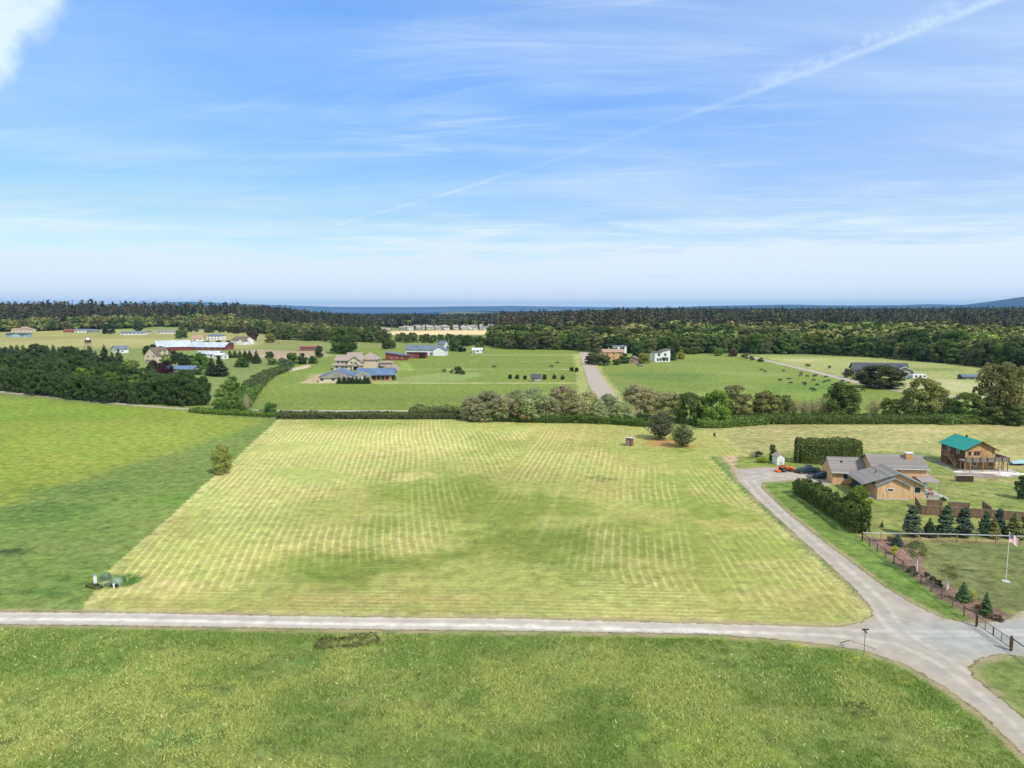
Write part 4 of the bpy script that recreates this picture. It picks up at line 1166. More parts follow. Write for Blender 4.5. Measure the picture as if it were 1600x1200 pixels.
# ---- hedges and hedgerows ---------------------------------------------------
def hedge(name, pts, width, h, leaf, dens, rgb_, label, mat_=None, seed=1, group=None, kind=None, cat='hedge', lump=.22, lumpsc=3.0, ztaper=.1, core_on=True):
    """pts: world (x,y) path. Leaves spread over a lumpy body with rounded ends."""
    rng = np.random.default_rng(seed)
    pts = np.array(pts, float)
    seg = np.linalg.norm(np.diff(pts, axis=0), axis=1); cum = np.concatenate([[0], np.cumsum(seg)])
    Ltot = cum[-1]
    hfun = h if callable(h) else (lambda s: np.full(np.shape(s), float(h)))
    wfun = width if callable(width) else (lambda s: np.full(np.shape(s), float(width)))
    hm = float(np.mean(hfun(np.linspace(0, 1, 20)))); wm_ = float(np.mean(wfun(np.linspace(0, 1, 20))))
    n = int(dens * Ltot * (2 * hm + wm_))
    s = rng.uniform(-.02, 1.02, n); sc_ = np.clip(s, 0, 1)
    base = np.stack([np.interp(sc_ * Ltot, cum, pts[:, k]) for k in (0, 1)], 1)
    a2 = np.stack([np.interp(np.clip(sc_ * Ltot + .5, 0, Ltot), cum, pts[:, k]) - np.interp(np.clip(sc_ * Ltot - .5, 0, Ltot), cum, pts[:, k]) for k in (0, 1)], 1)
    a2 /= np.linalg.norm(a2, axis=1)[:, None] + 1e-9
    nor = np.stack([a2[:, 1], -a2[:, 0]], 1)
    # point on a superellipse section
    th = rng.uniform(0, math.pi, n)
    cx_, sz_ = np.cos(th), np.sin(th)
    ex = np.sign(cx_) * np.abs(cx_) ** .45; ez = np.abs(sz_) ** .45
    lx = sc_ * Ltot
    lm = 1 + (vnoise(lx + 300, th * wm_ * .9 + 50, lumpsc, seed, 3) - .5) * 2 * lump
    end = np.minimum(1, np.sqrt(np.clip(np.minimum(s + .02, 1.02 - s) * Ltot / (wm_ * .35 + .2), 0, 1)) + .25)
    r = lm * rng.uniform(.84, 1.03, n)
    off = ex * wfun(sc_) * .5 * r * end
    ecap = rng.random(n) < .10
    off = np.where(ecap, off * rng.uniform(0, 1, n), off); s = np.where(ecap, np.where(s < .5, rng.uniform(-.02, .01, n), rng.uniform(.99, 1.02, n)), s); sc_ = np.clip(s, 0, 1)
    base = np.stack([np.interp(sc_ * Ltot, cum, pts[:, k]) for k in (0, 1)], 1)
    z = ez * hfun(sc_) * r * (.75 + .25 * end) * np.where(ecap, rng.uniform(.1, 1, n), 1)
    pos = np.stack([base[:, 0] + nor[:, 0] * off, base[:, 1] + nor[:, 1] * off, z], 1)
    pos[:, :2] += a2 * rng.uniform(-.3, .3, (n, 1)) * leaf
    nrm = np.stack([nor[:, 0] * ex, nor[:, 1] * ex, ez * .9], 1)
    V, F = leaves(rng, pos, nrm, leaf, .6)
    o0 = np.array([pts[:, 0].mean(), pts[:, 1].mean()])
    zb = np.asarray(Hgt(V[:, 0], V[:, 1]))
    V[:, 2] += zb
    tn = (1 + (vnoise(pos[:, 0] + 900, pos[:, 1] + z * 2 + 900, leaf * 5, seed + 3, 2) - .5) * .7) * rng.uniform(.82, 1.18, n)
    V[:, 0] -= o0[0]; V[:, 1] -= o0[1]
    me = np_mesh(name, V, F, np.repeat(tn[:, None] * np.ones(3), 4, 0))
    # twiggy inner body, so that daylight does not pass straight through
    core = bpy.data.meshes.new('inner_twigs')
    ns = max(2, int(Ltot / 2)); CV = []; CF = []
    for i in range(ns + 1):
        q = min(max(i / ns, min(.2, 1.0 / Ltot)), 1 - min(.2, 1.0 / Ltot))
        b = np.array([np.interp(q * Ltot, cum, pts[:, k]) for k in (0, 1)])
        b2 = np.array([np.interp(min(q * Ltot + .5, Ltot), cum, pts[:, k]) - np.interp(max(q * Ltot - .5, 0), cum, pts[:, k]) for k in (0, 1)])
        b2 /= np.linalg.norm(b2) + 1e-9; nn2 = np.array([b2[1], -b2[0]])
        hw = float(wfun(np.array(q))) * .5 * .62; hc = float(hfun(np.array(q))) * .68
        zz0 = float(Hgt(b[0], b[1]))
        for (oo, zz_) in ((-hw, 0.05), (-hw * .8, hc * .8), (0, hc), (hw * .8, hc * .8), (hw, 0.05)):
            CV.append((b[0] + nn2[0] * oo - o0[0], b[1] + nn2[1] * oo - o0[1], zz_ + zz0))
        if i:
            for k in range(4): CF.append((5 * (i - 1) + k, 5 * (i - 1) + k + 1, 5 * i + k + 1, 5 * i + k))
    CF.append((0, 1, 2, 3, 4)); CF.append(tuple(5 * ns + k for k in (4, 3, 2, 1, 0)))
    core.from_pydata(CV, [], CF); core.update()
    at = core.attributes.new('tone', 'FLOAT_COLOR', 'POINT')
    at.data.foreach_set('color', np.tile(np.array([.75, .7, .6, 1], np.float32), len(CV)))
    root = empty(name, (o0[0], o0[1], 0))
    tag(root, label, cat, group, kind)
    f = link('foliage', me, root, mat_ or M_LEAF); f.color = rgb_
    if core_on:
        c = link('stems', core, root, mat_ or M_LEAF); c.color = rgb_
    return root


def pw(pl): return [tuple(P(u, v).xy) for u, v in pl]
HG = (.05, .085, .03, 1)
hedge('hedgerow', pw([(300, 644), (340, 647), (400, 650), (430, 652)]), 4.0, 1.8, .28, 7, (.09, .15, .03, 1), 'bright green scrubby bank at the far edge of the yellow green field', seed=3, lump=.4)
hedge('hedgerow', pw([(436, 653), (520, 653.5), (620, 654), (740, 654)]), 5.0, 2.2, .30, 9, (.062, .082, .036, 1), 'long low clipped hedgerow at the far edge of the mown field', seed=4)
hedge('hedgerow', pw([(640, 650), (700, 650), (745, 652)]), 6.0, 3.4, .30, 7, (.085, .10, .045, 1), 'rough brown green thicket left of the grey willows', seed=5, lump=.4)
hedge('hedgerow', pw([(735, 657), (800, 658), (840, 659), (900, 660), (960, 662), (1012, 666), (1035, 664)]), 6.0, 2.6, .30, 8, (.062, .105, .028, 1), 'green bramble bank at the foot of the grey willows', seed=6, lump=.4)
hedge('hedgerow', pw([(1130, 663), (1200, 661), (1300, 661), (1420, 661), (1470, 661)]), 7.5, 3.0, .30, 9, (.060, .092, .030, 1), 'long dark green bramble hedgerow behind the rough grass', seed=7, lump=.16)
hedge('hedgerow', pw([(1462, 662), (1540, 661), (1600, 662), (1720, 664)]), 7.5, 3.0, .30, 8, (.080, .125, .034, 1), 'lighter green bramble hedgerow at the right edge', seed=8, lump=.3)
hedge('hedgerow', pw([(1090, 667), (1120, 668), (1170, 664), (1225, 659)]), 6.0, 2.8, .30, 8, (.085, .14, .030, 1), 'bright green bramble clump below the bright green trees', seed=9, lump=.35)
hedge('hedgerow', pw([(445, 579), (420, 588), (402, 600), (392, 612)]), 9.0, 3.0, .5, 2.2, (.06, .085, .04, 1), 'dull green thicket curving along the left side of the pasture', seed=10, lump=.4)
hedge('hedgerow', pw([(392, 612), (384, 622), (378, 634), (360, 644)]), 9.0, 3.2, .5, 2.4, (.075, .125, .03, 1), 'lush green thicket between the pasture and the bare pale tree', seed=11, lump=.4)
hedge('hedge', pw([(1243, 722.5), (1290, 723.5), (1343, 725)]), 4.6, hh(723, 685, 1290) * 1.02, .20, 30, (.052, .075, .024, 1), 'tall clipped block hedge behind the parked cars', M_NEED, 12, lump=.10, lumpsc=2)
dh = pw([(1250, 771), (1275, 785), (1305, 805), (1330, 822), (1345, 834)])
hedge('hedge', dh, 3.6, (lambda s: 3.1 + .9 * np.asarray(s) + .35 * np.sin(np.asarray(s) * 40)), .20, 34, (.050, .075, .022, 1), 'long uneven hedge running along the gravel driveway', M_NEED, 13, lump=.24, lumpsc=2.2)
hedge('hedge', pw([(272, 583), (290, 584), (312, 586)]), 6.0, 3.0, .4, 4, (.045, .085, .025, 1), 'low green hedge right of the blue grey metal roof', M_LEAF, 14)
hedge('weed_clump', pw([(496, 1007), (530, 1009), (575, 1003), (590, 999)]), 2.4, .6, .09, 60, (.080, .078, .040, 1), 'dark weedy patch at the roadside in the near meadow', M_LEAF, 15, cat='weeds', lump=.6, lumpsc=.7, core_on=False)
hedge('weed_clump', pw([(1322, 1108), (1345, 1114), (1366, 1116)]), 2.0, .5, .10, 30, (.07, .095, .035, 1), 'dark weedy patch in the lower right of the near meadow', M_LEAF, 16, cat='weeds', lump=.6, lumpsc=.7, core_on=False)
hedge('weed_clump', pw([(136, 916), (150, 919), (158, 920)]), 1.2, .4, .10, 60, (.045, .05, .025, 1), 'dark brown weeds left of the utility boxes', M_LEAF, 17, cat='weeds', lump=.6, lumpsc=.7, core_on=False)
for i, (u, v, lb) in enumerate(((1247, 1010, 'yellow flowering patch on the near edge of the road, left of the sign pole'), (1330, 1030, 'yellow flowering patch right below the sign pole'), (1414, 1067, 'yellow flowering patch inside the bend of the road'),
                (310, 1087, 'small yellow flower patch in the left of the near meadow'))):
    hedge('flower_patch', pw([(u - 12, v), (u + 12, v + 1)]), 1.3, .5, .045, 60, (.40, .42, .07, 1), lb, M_LEAF, 20 + i, cat='flowers', lump=.8, lumpsc=.5, core_on=False)

# ---- woods -------------------------------------------------------------------
def wood_points(poly, y0, y1, sp0, spk, rng, xlim=1.0):
    out = []
    y = y0
    while y < y1:
        sp = sp0 + spk * (y - y0)
        xs = np.arange(-xlim * y - 60, xlim * y + 60, sp)
        xs = xs + rng.uniform(-.45, .45, len(xs)) * sp
        ys = y + rng.uniform(-.45, .45, len(xs)) * sp
        out.append(np.stack([xs, ys], 1))
        y += sp * .9
    pts = np.concatenate(out)
    return pts[inside(pts[:, 0], pts[:, 1], poly)]


def proto(fn, **kw):
    V, F, tn = fn(**kw)
    return V, tn
def forest(name, pts, protos, hfun, cfun, label, seed, wide):
    rng = np.random.default_rng(seed)
    VV = []; CC = []
    which = cfun(pts, rng)
    for k, (V, tn) in enumerate(protos):
        m = which[0] == k
        q = pts[m]
        if not len(q): continue
        hq = hfun(q, rng, k) * (.84 + .34 * vnoise(q[:, 0], q[:, 1], 130, 51, 2))
        a = rng.uniform(0, 6.28, len(q)); ca, sa = np.cos(a), np.sin(a)
        wq = wide[k] * rng.uniform(.85, 1.2, len(q)) * hq
        x = (V[None, :, 0] * ca[:, None] - V[None, :, 1] * sa[:, None]) * wq[:, None] + q[:, None, 0]
        y = (V[None, :, 0] * sa[:, None] + V[None, :, 1] * ca[:, None]) * wq[:, None] + q[:, None, 1]
        z = V[None, :, 2] * hq[:, None] + Hgt(q[:, 0], q[:, 1])[:, None]
        VV.append(np.stack([x, y, z], -1).reshape(-1, 3))
        CC.append((which[1][m][:, None, :] * tn[None, :, :]).reshape(-1, 3))
    V = np.concatenate(VV).astype(np.float32); c = np.concatenate(CC).astype(np.float32)
    me = np_mesh(name, V, np.arange(len(V)).reshape(-1, 4), c)
    o = link(name, me, mat_=M_NEED); o.color = (1, 1, 1, 1)
    tag(o, label, 'woods', kind='stuff')
    print(name, len(pts), len(V) // 4)
    return o


PB = [proto(broad_crown, seed=70 + i, n=260, leaf=.095, w=.42, z0=.05, clumps=20, cr=.17) for i in range(2)]
PC = [proto(conifer_crown, seed=80 + i, n=130, leaf=.085, w=.17, tiers=8, rag=.45) for i in range(2)]
PCF = [proto(conifer_crown, seed=90, n=46, leaf=.14, w=.20, tiers=5, rag=.4)]
PBF = [proto(broad_crown, seed=91, n=44, leaf=.18, w=.42, z0=.2, clumps=9, cr=.22)]
rgw = np.random.default_rng(77)
cB = np.array([[.058, .080, .028], [.090, .110, .036], [.125, .130, .050], [.068, .100, .028], [.100, .098, .048], [.045, .065, .026], [.11, .14, .035]])
cC = np.array([[.030, .038, .020], [.036, .044, .024], [.048, .044, .028], [.056, .048, .032]])


def mixer(conif_fn):
    def f(pts, rng):
        n = len(pts)
        pc = conif_fn(pts)
        con = rng.random(n) < pc
        k = np.where(con, 2 + rng.integers(0, 2, n), rng.integers(0, 2, n))
        big = vnoise(pts[:, 0], pts[:, 1], 60, 5, 2)
        ib = np.clip((big * 6 + rng.uniform(-1.6, 1.6, n)).astype(int), 0, 6)
        ic = np.clip((vnoise(pts[:, 0], pts[:, 1], 120, 8, 2) * 4 + rng.uniform(-1, 1, n)).astype(int), 0, 3)
        c = np.where(con[:, None], cC[ic], cB[ib]) * rng.uniform(.62, 1.45, (n, 1))
        return k, c
    return f


# right hand woods: broadleaf in front, conifers behind
def conR(p):
    s = p[:, 0] / p[:, 1]
    front = np.interp(s, [-.1, .0, .1, .25, .4, .6, .8], [560, 640, 640, 640, 640, 560, 520])
    d = p[:, 1] - front
    nz_ = (vnoise(p[:, 0], p[:, 1], 90, 31, 2) - .5) * 240
    lim = np.interp(s, [-.05, .02, .15, .4, .7], [60, 140, 170, 300, 260])
    return sstep(lim - 60, lim + 90, d + nz_) * .93
def hR(p, rng, k):
    b = (15.5 if k < 2 else 22) * rng.uniform(.68, 1.22, len(p)) * np.where(rng.random(len(p)) < .08, 1.22, 1)
    return b
pr = wood_points(WOOD_R, 420, 1250, 11.0, .004, rgw)
forest('forest', pr, PB + PC, hR, mixer(conR), 'mixed wood of olive broadleaf trees with dark conifers behind, right of the pastures', 1, [1.45, 1.45, 1.15, 1.15])
pr2 = wood_points(WOOD_R, 1250, 3200, 13, .006, rgw)
def mixf(p, rng):
    n = len(p); con = rng.random(n) < .88
    c = np.where(con[:, None], cC[rng.integers(0, 4, n)], cB[rng.integers(0, 6, n)]) * rng.uniform(.85, 1.18, (n, 1))
    return np.where(con, 0, 1), c
def hF(p, rng, k): return (18 if k == 0 else 13) * rng.uniform(.55, 1.2, len(p)) * np.where(rng.random(len(p)) < .10, 1.3, 1)
forest('forest', pr2, PCF + PBF, hF, mixf, 'distant dark conifer forest along the right horizon', 2, [1.15, 1.1])
# left hand woods
pl_ = wood_points(WOOD_L, 800, 1500, 9.5, .006, rgw)
def conL(p):
    d = dist_seg(p[:, 0], p[:, 1], WOOD_L[:11]); nz_ = (vnoise(p[:, 0], p[:, 1], 90, 41, 2) - .5) * 150
    return sstep(15, 110, d + nz_) * .93
def hL(p, rng, k): 
    s = p[:, 0] / p[:, 1]
    return np.interp(s, [-.8, -.42, -.3, -.12], [1.22, 1.2, .95, .74]) * (15 if k < 2 else 23) * rng.uniform(.6, 1.28, len(p))
forest('forest', pl_, PB + PC, hL, mixer(conL), 'dark mixed wood behind the left farms', 3, [1.0, 1.0, 1.0, 1.0])
pl2 = wood_points(WOOD_L, 1500, 2900, 15, .008, rgw)
def hF2(p, rng, k):
    s = p[:, 0] / p[:, 1]
    return np.interp(s, [-.8, -.36, -.28, -.1], [1.3, 1.15, .74, .64]) * (22 if k == 0 else 15) * rng.uniform(.6, 1.25, len(p)) * np.where(rng.random(len(p)) < .10, 1.3, 1)
forest('forest', pl2, PCF + PBF, hF2, mixf, 'distant conifer forest along the left horizon', 4, [1.4, 1.1])
def hF3(p, rng, k): return (15 if k == 0 else 11) * rng.uniform(.7, 1.18, len(p))
pc_ = wood_points(WOOD_C, 1340, 3000, 12, .008, rgw)
forest('forest', pc_, PCF + PBF, hF3, mixf, 'low dark forest between the tan stubble field and the sea', 5, [1.5, 1.2])

# single trees of the wood edges that stand out
def edge_trees(path, n, v_off, hts, cols, label, group, seed, kinds=('broad', 'broadbig')):
    rg = random.Random(seed)
    for i in range(n):
        t = (i + rg.uniform(-.3, .3)) / max(1, n - 1)
        us = [p[0] for p in path]; u = us[0] + (us[-1] - us[0]) * min(max(t, 0), 1)
        v = float(np.interp(u, us, [p[1] for p in path])) + rg.uniform(*v_off)
        c = rg.choice(cols); k = rg.uniform(.82, 1.2)
        tree(rg.choice(kinds), P(u, v), rg.uniform(*hts), (c[0] * k, c[1] * k, c[2] * k, 1), label, group, rg.uniform(.9, 1.25))
colsE = [(.055, .085, .030), (.070, .105, .032), (.090, .115, .045), (.10, .115, .055), (.050, .075, .030), (.080, .13, .035)]
FR = [(772, 543), (800, 547), (850, 545.5), (900, 547), (940, 551), (1060, 552.5), (1130, 552), (1180, 552), (1300, 554), (1400, 560), (1480, 567), (1560, 575), (1640, 583)]
edge_trees(FR, 75, (-1, .8), (12, 17), colsE, 'olive green broadleaf tree on the front edge of the right hand wood', 'front edge of the right hand wood', 31)
edge_trees([(u, v - 5) for u, v in FR], 60, (-2, 1), (16, 22), colsE, 'taller broadleaf tree just inside the edge of the right hand wood', 'second rank of the right hand wood', 32)
colsL = [(.05, .065, .030), (.06, .08, .035), (.085, .095, .045), (.045, .055, .03)]
edge_trees([(0, 518), (130, 514), (205, 512)], 22, (-1, .5), (12, 18), colsL, 'broadleaf tree along the wood edge behind the far left houses', 'wood edge behind the far left houses', 33)
edge_trees([(285, 519), (330, 520), (405, 522)], 11, (-1, .8), (9, 13), colsL, 'green tree in the belt behind the barns', 'tree belt behind the barns', 34)
edge_trees([(428, 531), (470, 532), (520, 533), (600, 536)], 26, (-2, .8), (11, 17), colsE[:4], 'green tree in the belt behind the rust roofed shed and the tan house', 'tree belt behind the tan house', 35)
edge_trees([(598, 534), (690, 537), (720, 536)], 13, (-1, 1), (8, 11), colsE[:4], 'low green tree in the line before the stubble field', 'tree line before the stubble field', 36)
edge_trees([(715, 541), (745, 540), (778, 541)], 11, (-1.5, .8), (7.5, 11), colsE[:2], 'dark green tree in the clump left of the right hand wood', 'clump left of the right hand wood', 37)
edge_trees([(640, 515.5), (700, 515), (775, 515)], 16, (-.5, .5), (6, 9), colsL, 'small tree among the far suburban houses', 'trees among the far suburban houses', 38, ('broad',))
print('trees', TREECOUNT[0], 't', round(time.time() - T0, 1))

# ---- grass with real blades in the nearest meadow and along the road edges
def grass_blades(name, poly, n, hlo, hhi, label, seed, cfac=1.0, edge=None):
    rng = np.random.default_rng(seed)
    xs = [p[0] for p in poly]; ys = [p[1] for p in poly]
    px = rng.uniform(max(min(xs), -75), min(max(xs), 85), n); py = rng.uniform(max(min(ys), 48), max(ys), n)
    # clump them
    kk = vnoise(px, py, 1.3, seed, 2) * .6 + vnoise(px, py, 6, seed + 1, 2) * .4
    m = inside(px, py, poly) & (rng.random(n) < sstep(.30, .62, kk) + .12)
    px, py, kk = px[m], py[m], kk[m]; k = len(px)
    h = rng.uniform(hlo, hhi, k) * (.35 + kk * .8)
    a = rng.uniform(0, 6.28, k); wv = rng.uniform(.025, .058, k)
    lean = rng.uniform(.5, 1.3, k) * h; la = a + rng.uniform(-1, 1, k)
    V = np.zeros((k, 3, 3))
    V[:, 0] = np.stack([px - np.cos(a) * wv, py - np.sin(a) * wv, np.zeros(k)], 1)
    V[:, 1] = np.stack([px + np.cos(a) * wv, py + np.sin(a) * wv, np.zeros(k)], 1)
    V[:, 2] = np.stack([px + np.cos(la) * lean, py + np.sin(la) * lean, h], 1)
    patch = vnoise(px, py, 9, seed + 5, 3)[:, None]
    cA = np.array([.150, .220, .062]); cBb = np.array([.275, .315, .115]); cS = np.array([.50, .50, .27])
    c = cA * (1 - sstep(.35, .65, patch)) + cBb * sstep(.35, .65, patch)
    strawm = (rng.random(k) < .015 + .06 * sstep(.5, .7, vnoise(px, py, 14, seed + 9, 2)))[:, None]
    c = np.where(strawm, cS, c) * rng.uniform(.7, 1.25, (k, 1)) * cfac
    me = np_mesh(name, V.reshape(-1, 3), np.arange(3 * k).reshape(k, 3), np.repeat(c, 3, 0))
    o = link(name, me, mat_=M_LEAF); o.color = (1, 1, 1, 1)
    tag(o, label, 'grass', kind='stuff')
MEAD = G([(-300, 983), (0, 983), (200, 985), (500, 992), (800, 995), (1100, 999), (1194, 1005), (1287, 1015), (1350, 1026), (1412, 1047), (1475, 1085), (1540, 1133), (1600, 1196), (1700, 1300), (-300, 1300)])
grass_blades('grass', MEAD, 560000, .16, .42, 'meadow grass standing in the near field below the road', 41)

# ================================================================== built things
def pmat(name, c1, c2=None, scale=2.0, rough=0.8, metal=0.0, spec=0.3, stretch=(1, 1, 1), bumpk=0.0, boards=None, boardamt=.18, seam=None):
    """weathered paint / wood / metal: two tones mixed by noise, optional vertical boards along local x"""
    m, t, out = new_mat(name)
    c2 = c2 or tuple(x * .8 for x in c1[:3]) + (1,)
    tcn = t.node('ShaderNodeTexCoord').outputs['Object']
    n = t.noise(t.vmath('MULTIPLY', tcn, stretch), scale, 5, .65)
    c = t.mix(t.ramp(n, .3, .7), c1, c2)
    b = t.node('ShaderNodeBsdfPrincipled')
    if boards:
        sx, sy, sz = t.sep(tcn)
        co = t.math('ADD', sx, sy) if boards[1] == 'v' else sz
        fr_ = t.math('FRACT', t.math('DIVIDE', co, boards[0]))
        groove = t.math('ADD', t.ramp(fr_, 0.0, 0.12, 1.0, 0.0), t.ramp(fr_, .88, 1.0, 0.0, 1.0))
        c = t.mix(t.math('MULTIPLY', groove, boardamt), c, tuple(x * .45 for x in c1[:3]) + (1,))
        wn_ = t.node('ShaderNodeTexWhiteNoise', noise_dimensions='1D')
        t.l.new(t.math('FLOOR', t.math('DIVIDE', co, boards[0])), wn_.inputs['W'])
        k = t.ramp(wn_.outputs['Value'], 0, 1, .86, 1.12, False)
        c = t.mix(1.0, c, t.comb(k, k, k), 'MULTIPLY')
    t.l.new(c, b.inputs['Base Color'])
    b.inputs['Roughness'].default_value = rough; b.inputs['Metallic'].default_value = metal
    b.inputs['Specular IOR Level'].default_value = spec
    t.l.new(b.outputs[0], out.inputs[0])
    return m


MT = {}
def K(name, *a, **k):
    MT[name] = pmat(name, *a, **k)
K('tan_siding', C(234, 192, 144), C(218, 174, 128), boards=(.40, 'v'), boardamt=.55)
K('tan_block', C(216, 172, 126), C(196, 144, 92), boards=(.5, 'h'), boardamt=.3)
K('teal_trim', C(150, 176, 176), C(120, 152, 156))
K('white_trim', C(238, 238, 234), C(220, 220, 214))
K('shingle', C(156, 148, 142), C(130, 122, 117), scale=6, rough=.95, boards=(.25, 'h'), boardamt=.15)
K('shingle_pale', C(176, 160, 148), C(156, 142, 132), scale=5, rough=.95)
K('shingle_dark', C(92, 96, 100), C(76, 80, 86), scale=5, rough=.9)
K('green_metal', C(40, 160, 138), C(34, 144, 124), scale=1, rough=.45, spec=.5, boards=(.45, 'v'), boardamt=.25)
K('log_wood', C(222, 182, 126), C(150, 110, 70), scale=.9, stretch=(1, 1, .5), boards=(.35, 'v'), boardamt=.5)
K('dark_wood', C(116, 88, 68), C(84, 62, 48), scale=2, boards=(.3, 'v'), boardamt=.4)
K('post_wood', C(176, 138, 108), C(146, 112, 86))
K('grey_wood', C(160, 150, 136), C(132, 122, 110), boards=(.16, 'v'), boardamt=.5)
K('fence_wood', C(146, 116, 94), C(118, 92, 76), boards=(.15, 'v'), boardamt=.6)
K('rust_post', C(128, 104, 90), C(104, 84, 74))
K('glass', (.02, .03, .045, 1), (.03, .04, .06, 1), rough=.12, spec=.7)
K('shade_black', (.012, .013, .014, 1), rough=.8)  # near-black paints the shade inside openings and the pickup bed
K('white_paint', C(240, 240, 238), C(226, 226, 222), rough=.6)
K('grey_rail', C(206, 208, 206), C(186, 188, 186), rough=.6)
K('cream', C(224, 210, 186), C(208, 194, 170))
K('grey_siding', C(172, 166, 158), C(150, 146, 140), boards=(.8, 'v'), boardamt=.5)
K('silver_metal', C(205, 212, 220), C(180, 188, 198), scale=.3, rough=.5, spec=.5, boards=(1.2, 'v'), boardamt=.15)
K('blue_metal', C(108, 128, 156), C(88, 108, 138), scale=.3, rough=.5, spec=.5, boards=(.9, 'v'), boardamt=.2)
K('slate_metal', C(120, 130, 140), C(98, 108, 120), scale=.4, rough=.5, spec=.5, boards=(.9, 'v'), boardamt=.2)
K('barn_red', C(146, 74, 68), C(122, 60, 56), boards=(.6, 'v'), boardamt=.4)
K('dull_red', C(150, 92, 88), C(128, 74, 72), boards=(.25, 'v'), boardamt=.4)
K('rust_roof', C(166, 98, 76), C(136, 80, 64), scale=.6)
K('orange_wall', C(214, 166, 110), C(196, 148, 96))
K('brown_roof', C(128, 112, 98), C(108, 94, 82), scale=3)
K('terracotta', C(186, 152, 132), C(168, 134, 116))
K('asphalt_pad', C(104, 104, 104), C(88, 88, 88), scale=4, rough=.95)
K('concrete', C(206, 200, 190), C(188, 182, 172), scale=3, rough=.9)
K('orange_paint', C(250, 122, 48), C(236, 106, 40), rough=.4, spec=.5)
K('black_rubber', (.02, .02, .02, 1), rough=.9)
K('steel', C(150, 150, 150), C(120, 120, 120), rough=.4, metal=.6)
K('dark_metal', C(70, 66, 62), C(56, 52, 50), rough=.6)
K('green_car', (.012, .035, .030, 1), (.016, .040, .036, 1), rough=.25, spec=.6)
K('blue_car', (.010, .018, .045, 1), (.012, .022, .050, 1), rough=.22, spec=.6)
K('box_green', C(140, 156, 132), C(120, 138, 116), rough=.6)
K('tarp_green', C(104, 128, 92), C(90, 112, 80))
K('stone', C(186, 182, 172), C(160, 156, 146), scale=4)
K('lamp_red', (.4, .02, .02, 1)); K('lamp_clear', (.6, .6, .6, 1), rough=.2)
K('cow_black', (.012, .010, .010, 1), (.02, .016, .014, 1), rough=.7)
K('cow_brown', (.09, .035, .02, 1), (.06, .025, .016, 1), rough=.7)
K('firewood', C(110, 88, 74), C(70, 56, 48), scale=9)
K('pink_cushion', C(206, 120, 112), C(186, 100, 96))
K('blue_paint', C(60, 110, 170), C(50, 96, 150))
K('pale_blue', C(170, 196, 206), C(150, 178, 190))


class MB:
    def __init__(s): s.v = []; s.f = []
    def add(s, vs, fs):
        o = len(s.v); s.v += [tuple(q) for q in vs]; s.f += [tuple(i + o for i in q) for q in fs]; return s
    def box(s, x0, x1, y0, y1, z0, z1, M=None):
        vs = [Vector((x, y, z)) for z in (z0, z1) for (x, y) in ((x0, y0), (x1, y0), (x1, y1), (x0, y1))]
        if M is not None: vs = [M @ q for q in vs]
        return s.add(vs, [(3, 2, 1, 0), (4, 5, 6, 7), (0, 1, 5, 4), (1, 2, 6, 5), (2, 3, 7, 6), (3, 0, 4, 7)])
    def bar(s, a, b, w, h=None):
        a = Vector(a); b = Vector(b); d = (b - a); L_ = d.length; h = h or w
        q = d.to_track_quat('X', 'Z').to_matrix().to_4x4(); q.translation = a
        return s.box(0, L_, -w / 2, w / 2, -h / 2, h / 2, q)
    def tube(s, pts, rad, n=8, caps=True):
        v, f = tube(pts, rad if hasattr(rad, '__len__') else [rad] * len(pts), n)
        f = [tuple(q) for q in f]
        if caps:
            m = len(pts) - 1
            f.append(tuple(reversed(range(n)))); f.append(tuple(m * n + k for k in range(n)))
        return s.add(v, f)
    def prism(s, poly, axis, a, b):
        """polygon of (p,q) extruded along axis between a and b"""
        n = len(poly)
        def mk(p, q, t): return {'x': (t, p, q), 'y': (p, t, q), 'z': (p, q, t)}[axis]
        vs = [mk(p, q, a) for p, q in poly] + [mk(p, q, b) for p, q in poly]
        fs = [tuple(range(n))[::-1], tuple(range(n, 2 * n))] + [(i, (i + 1) % n, n + (i + 1) % n, n + i) for i in range(n)]
        return s.add(vs, fs)
    def disc(s, c, r, axis, t, n=18):
        pts = [(math.cos(2 * math.pi * k / n) * r, math.sin(2 * math.pi * k / n) * r) for k in range(n)]
        if axis == 'y': return s.prism([(c[0] + p, c[2] + q) for p, q in pts], 'y', c[1] - t / 2, c[1] + t / 2)
        if axis == 'x': return s.prism([(c[1] + p, c[2] + q) for p, q in pts], 'x', c[0] - t / 2, c[0] + t / 2)
        return s.prism([(c[0] + p, c[1] + q) for p, q in pts], 'z', c[2] - t / 2, c[2] + t / 2)
    def build(s, name, mat_, parent=None, bevel=0.0, smooth=False):
        me = bpy.data.meshes.new(name); me.from_pydata(s.v, [], s.f); me.update()
        import bmesh
        bm = bmesh.new(); bm.from_mesh(me); bmesh.ops.recalc_face_normals(bm, faces=bm.faces); bm.to_mesh(me); bm.free()
        if smooth: me.polygons.foreach_set('use_smooth', np.ones(len(me.polygons), bool))
        o = link(name, me, parent, MT[mat_] if isinstance(mat_, str) else mat_)
        if bevel:
            b = o.modifiers.new('b', 'BEVEL'); b.width = bevel; b.segments = 2; b.limit_method = 'ANGLE'
        return o


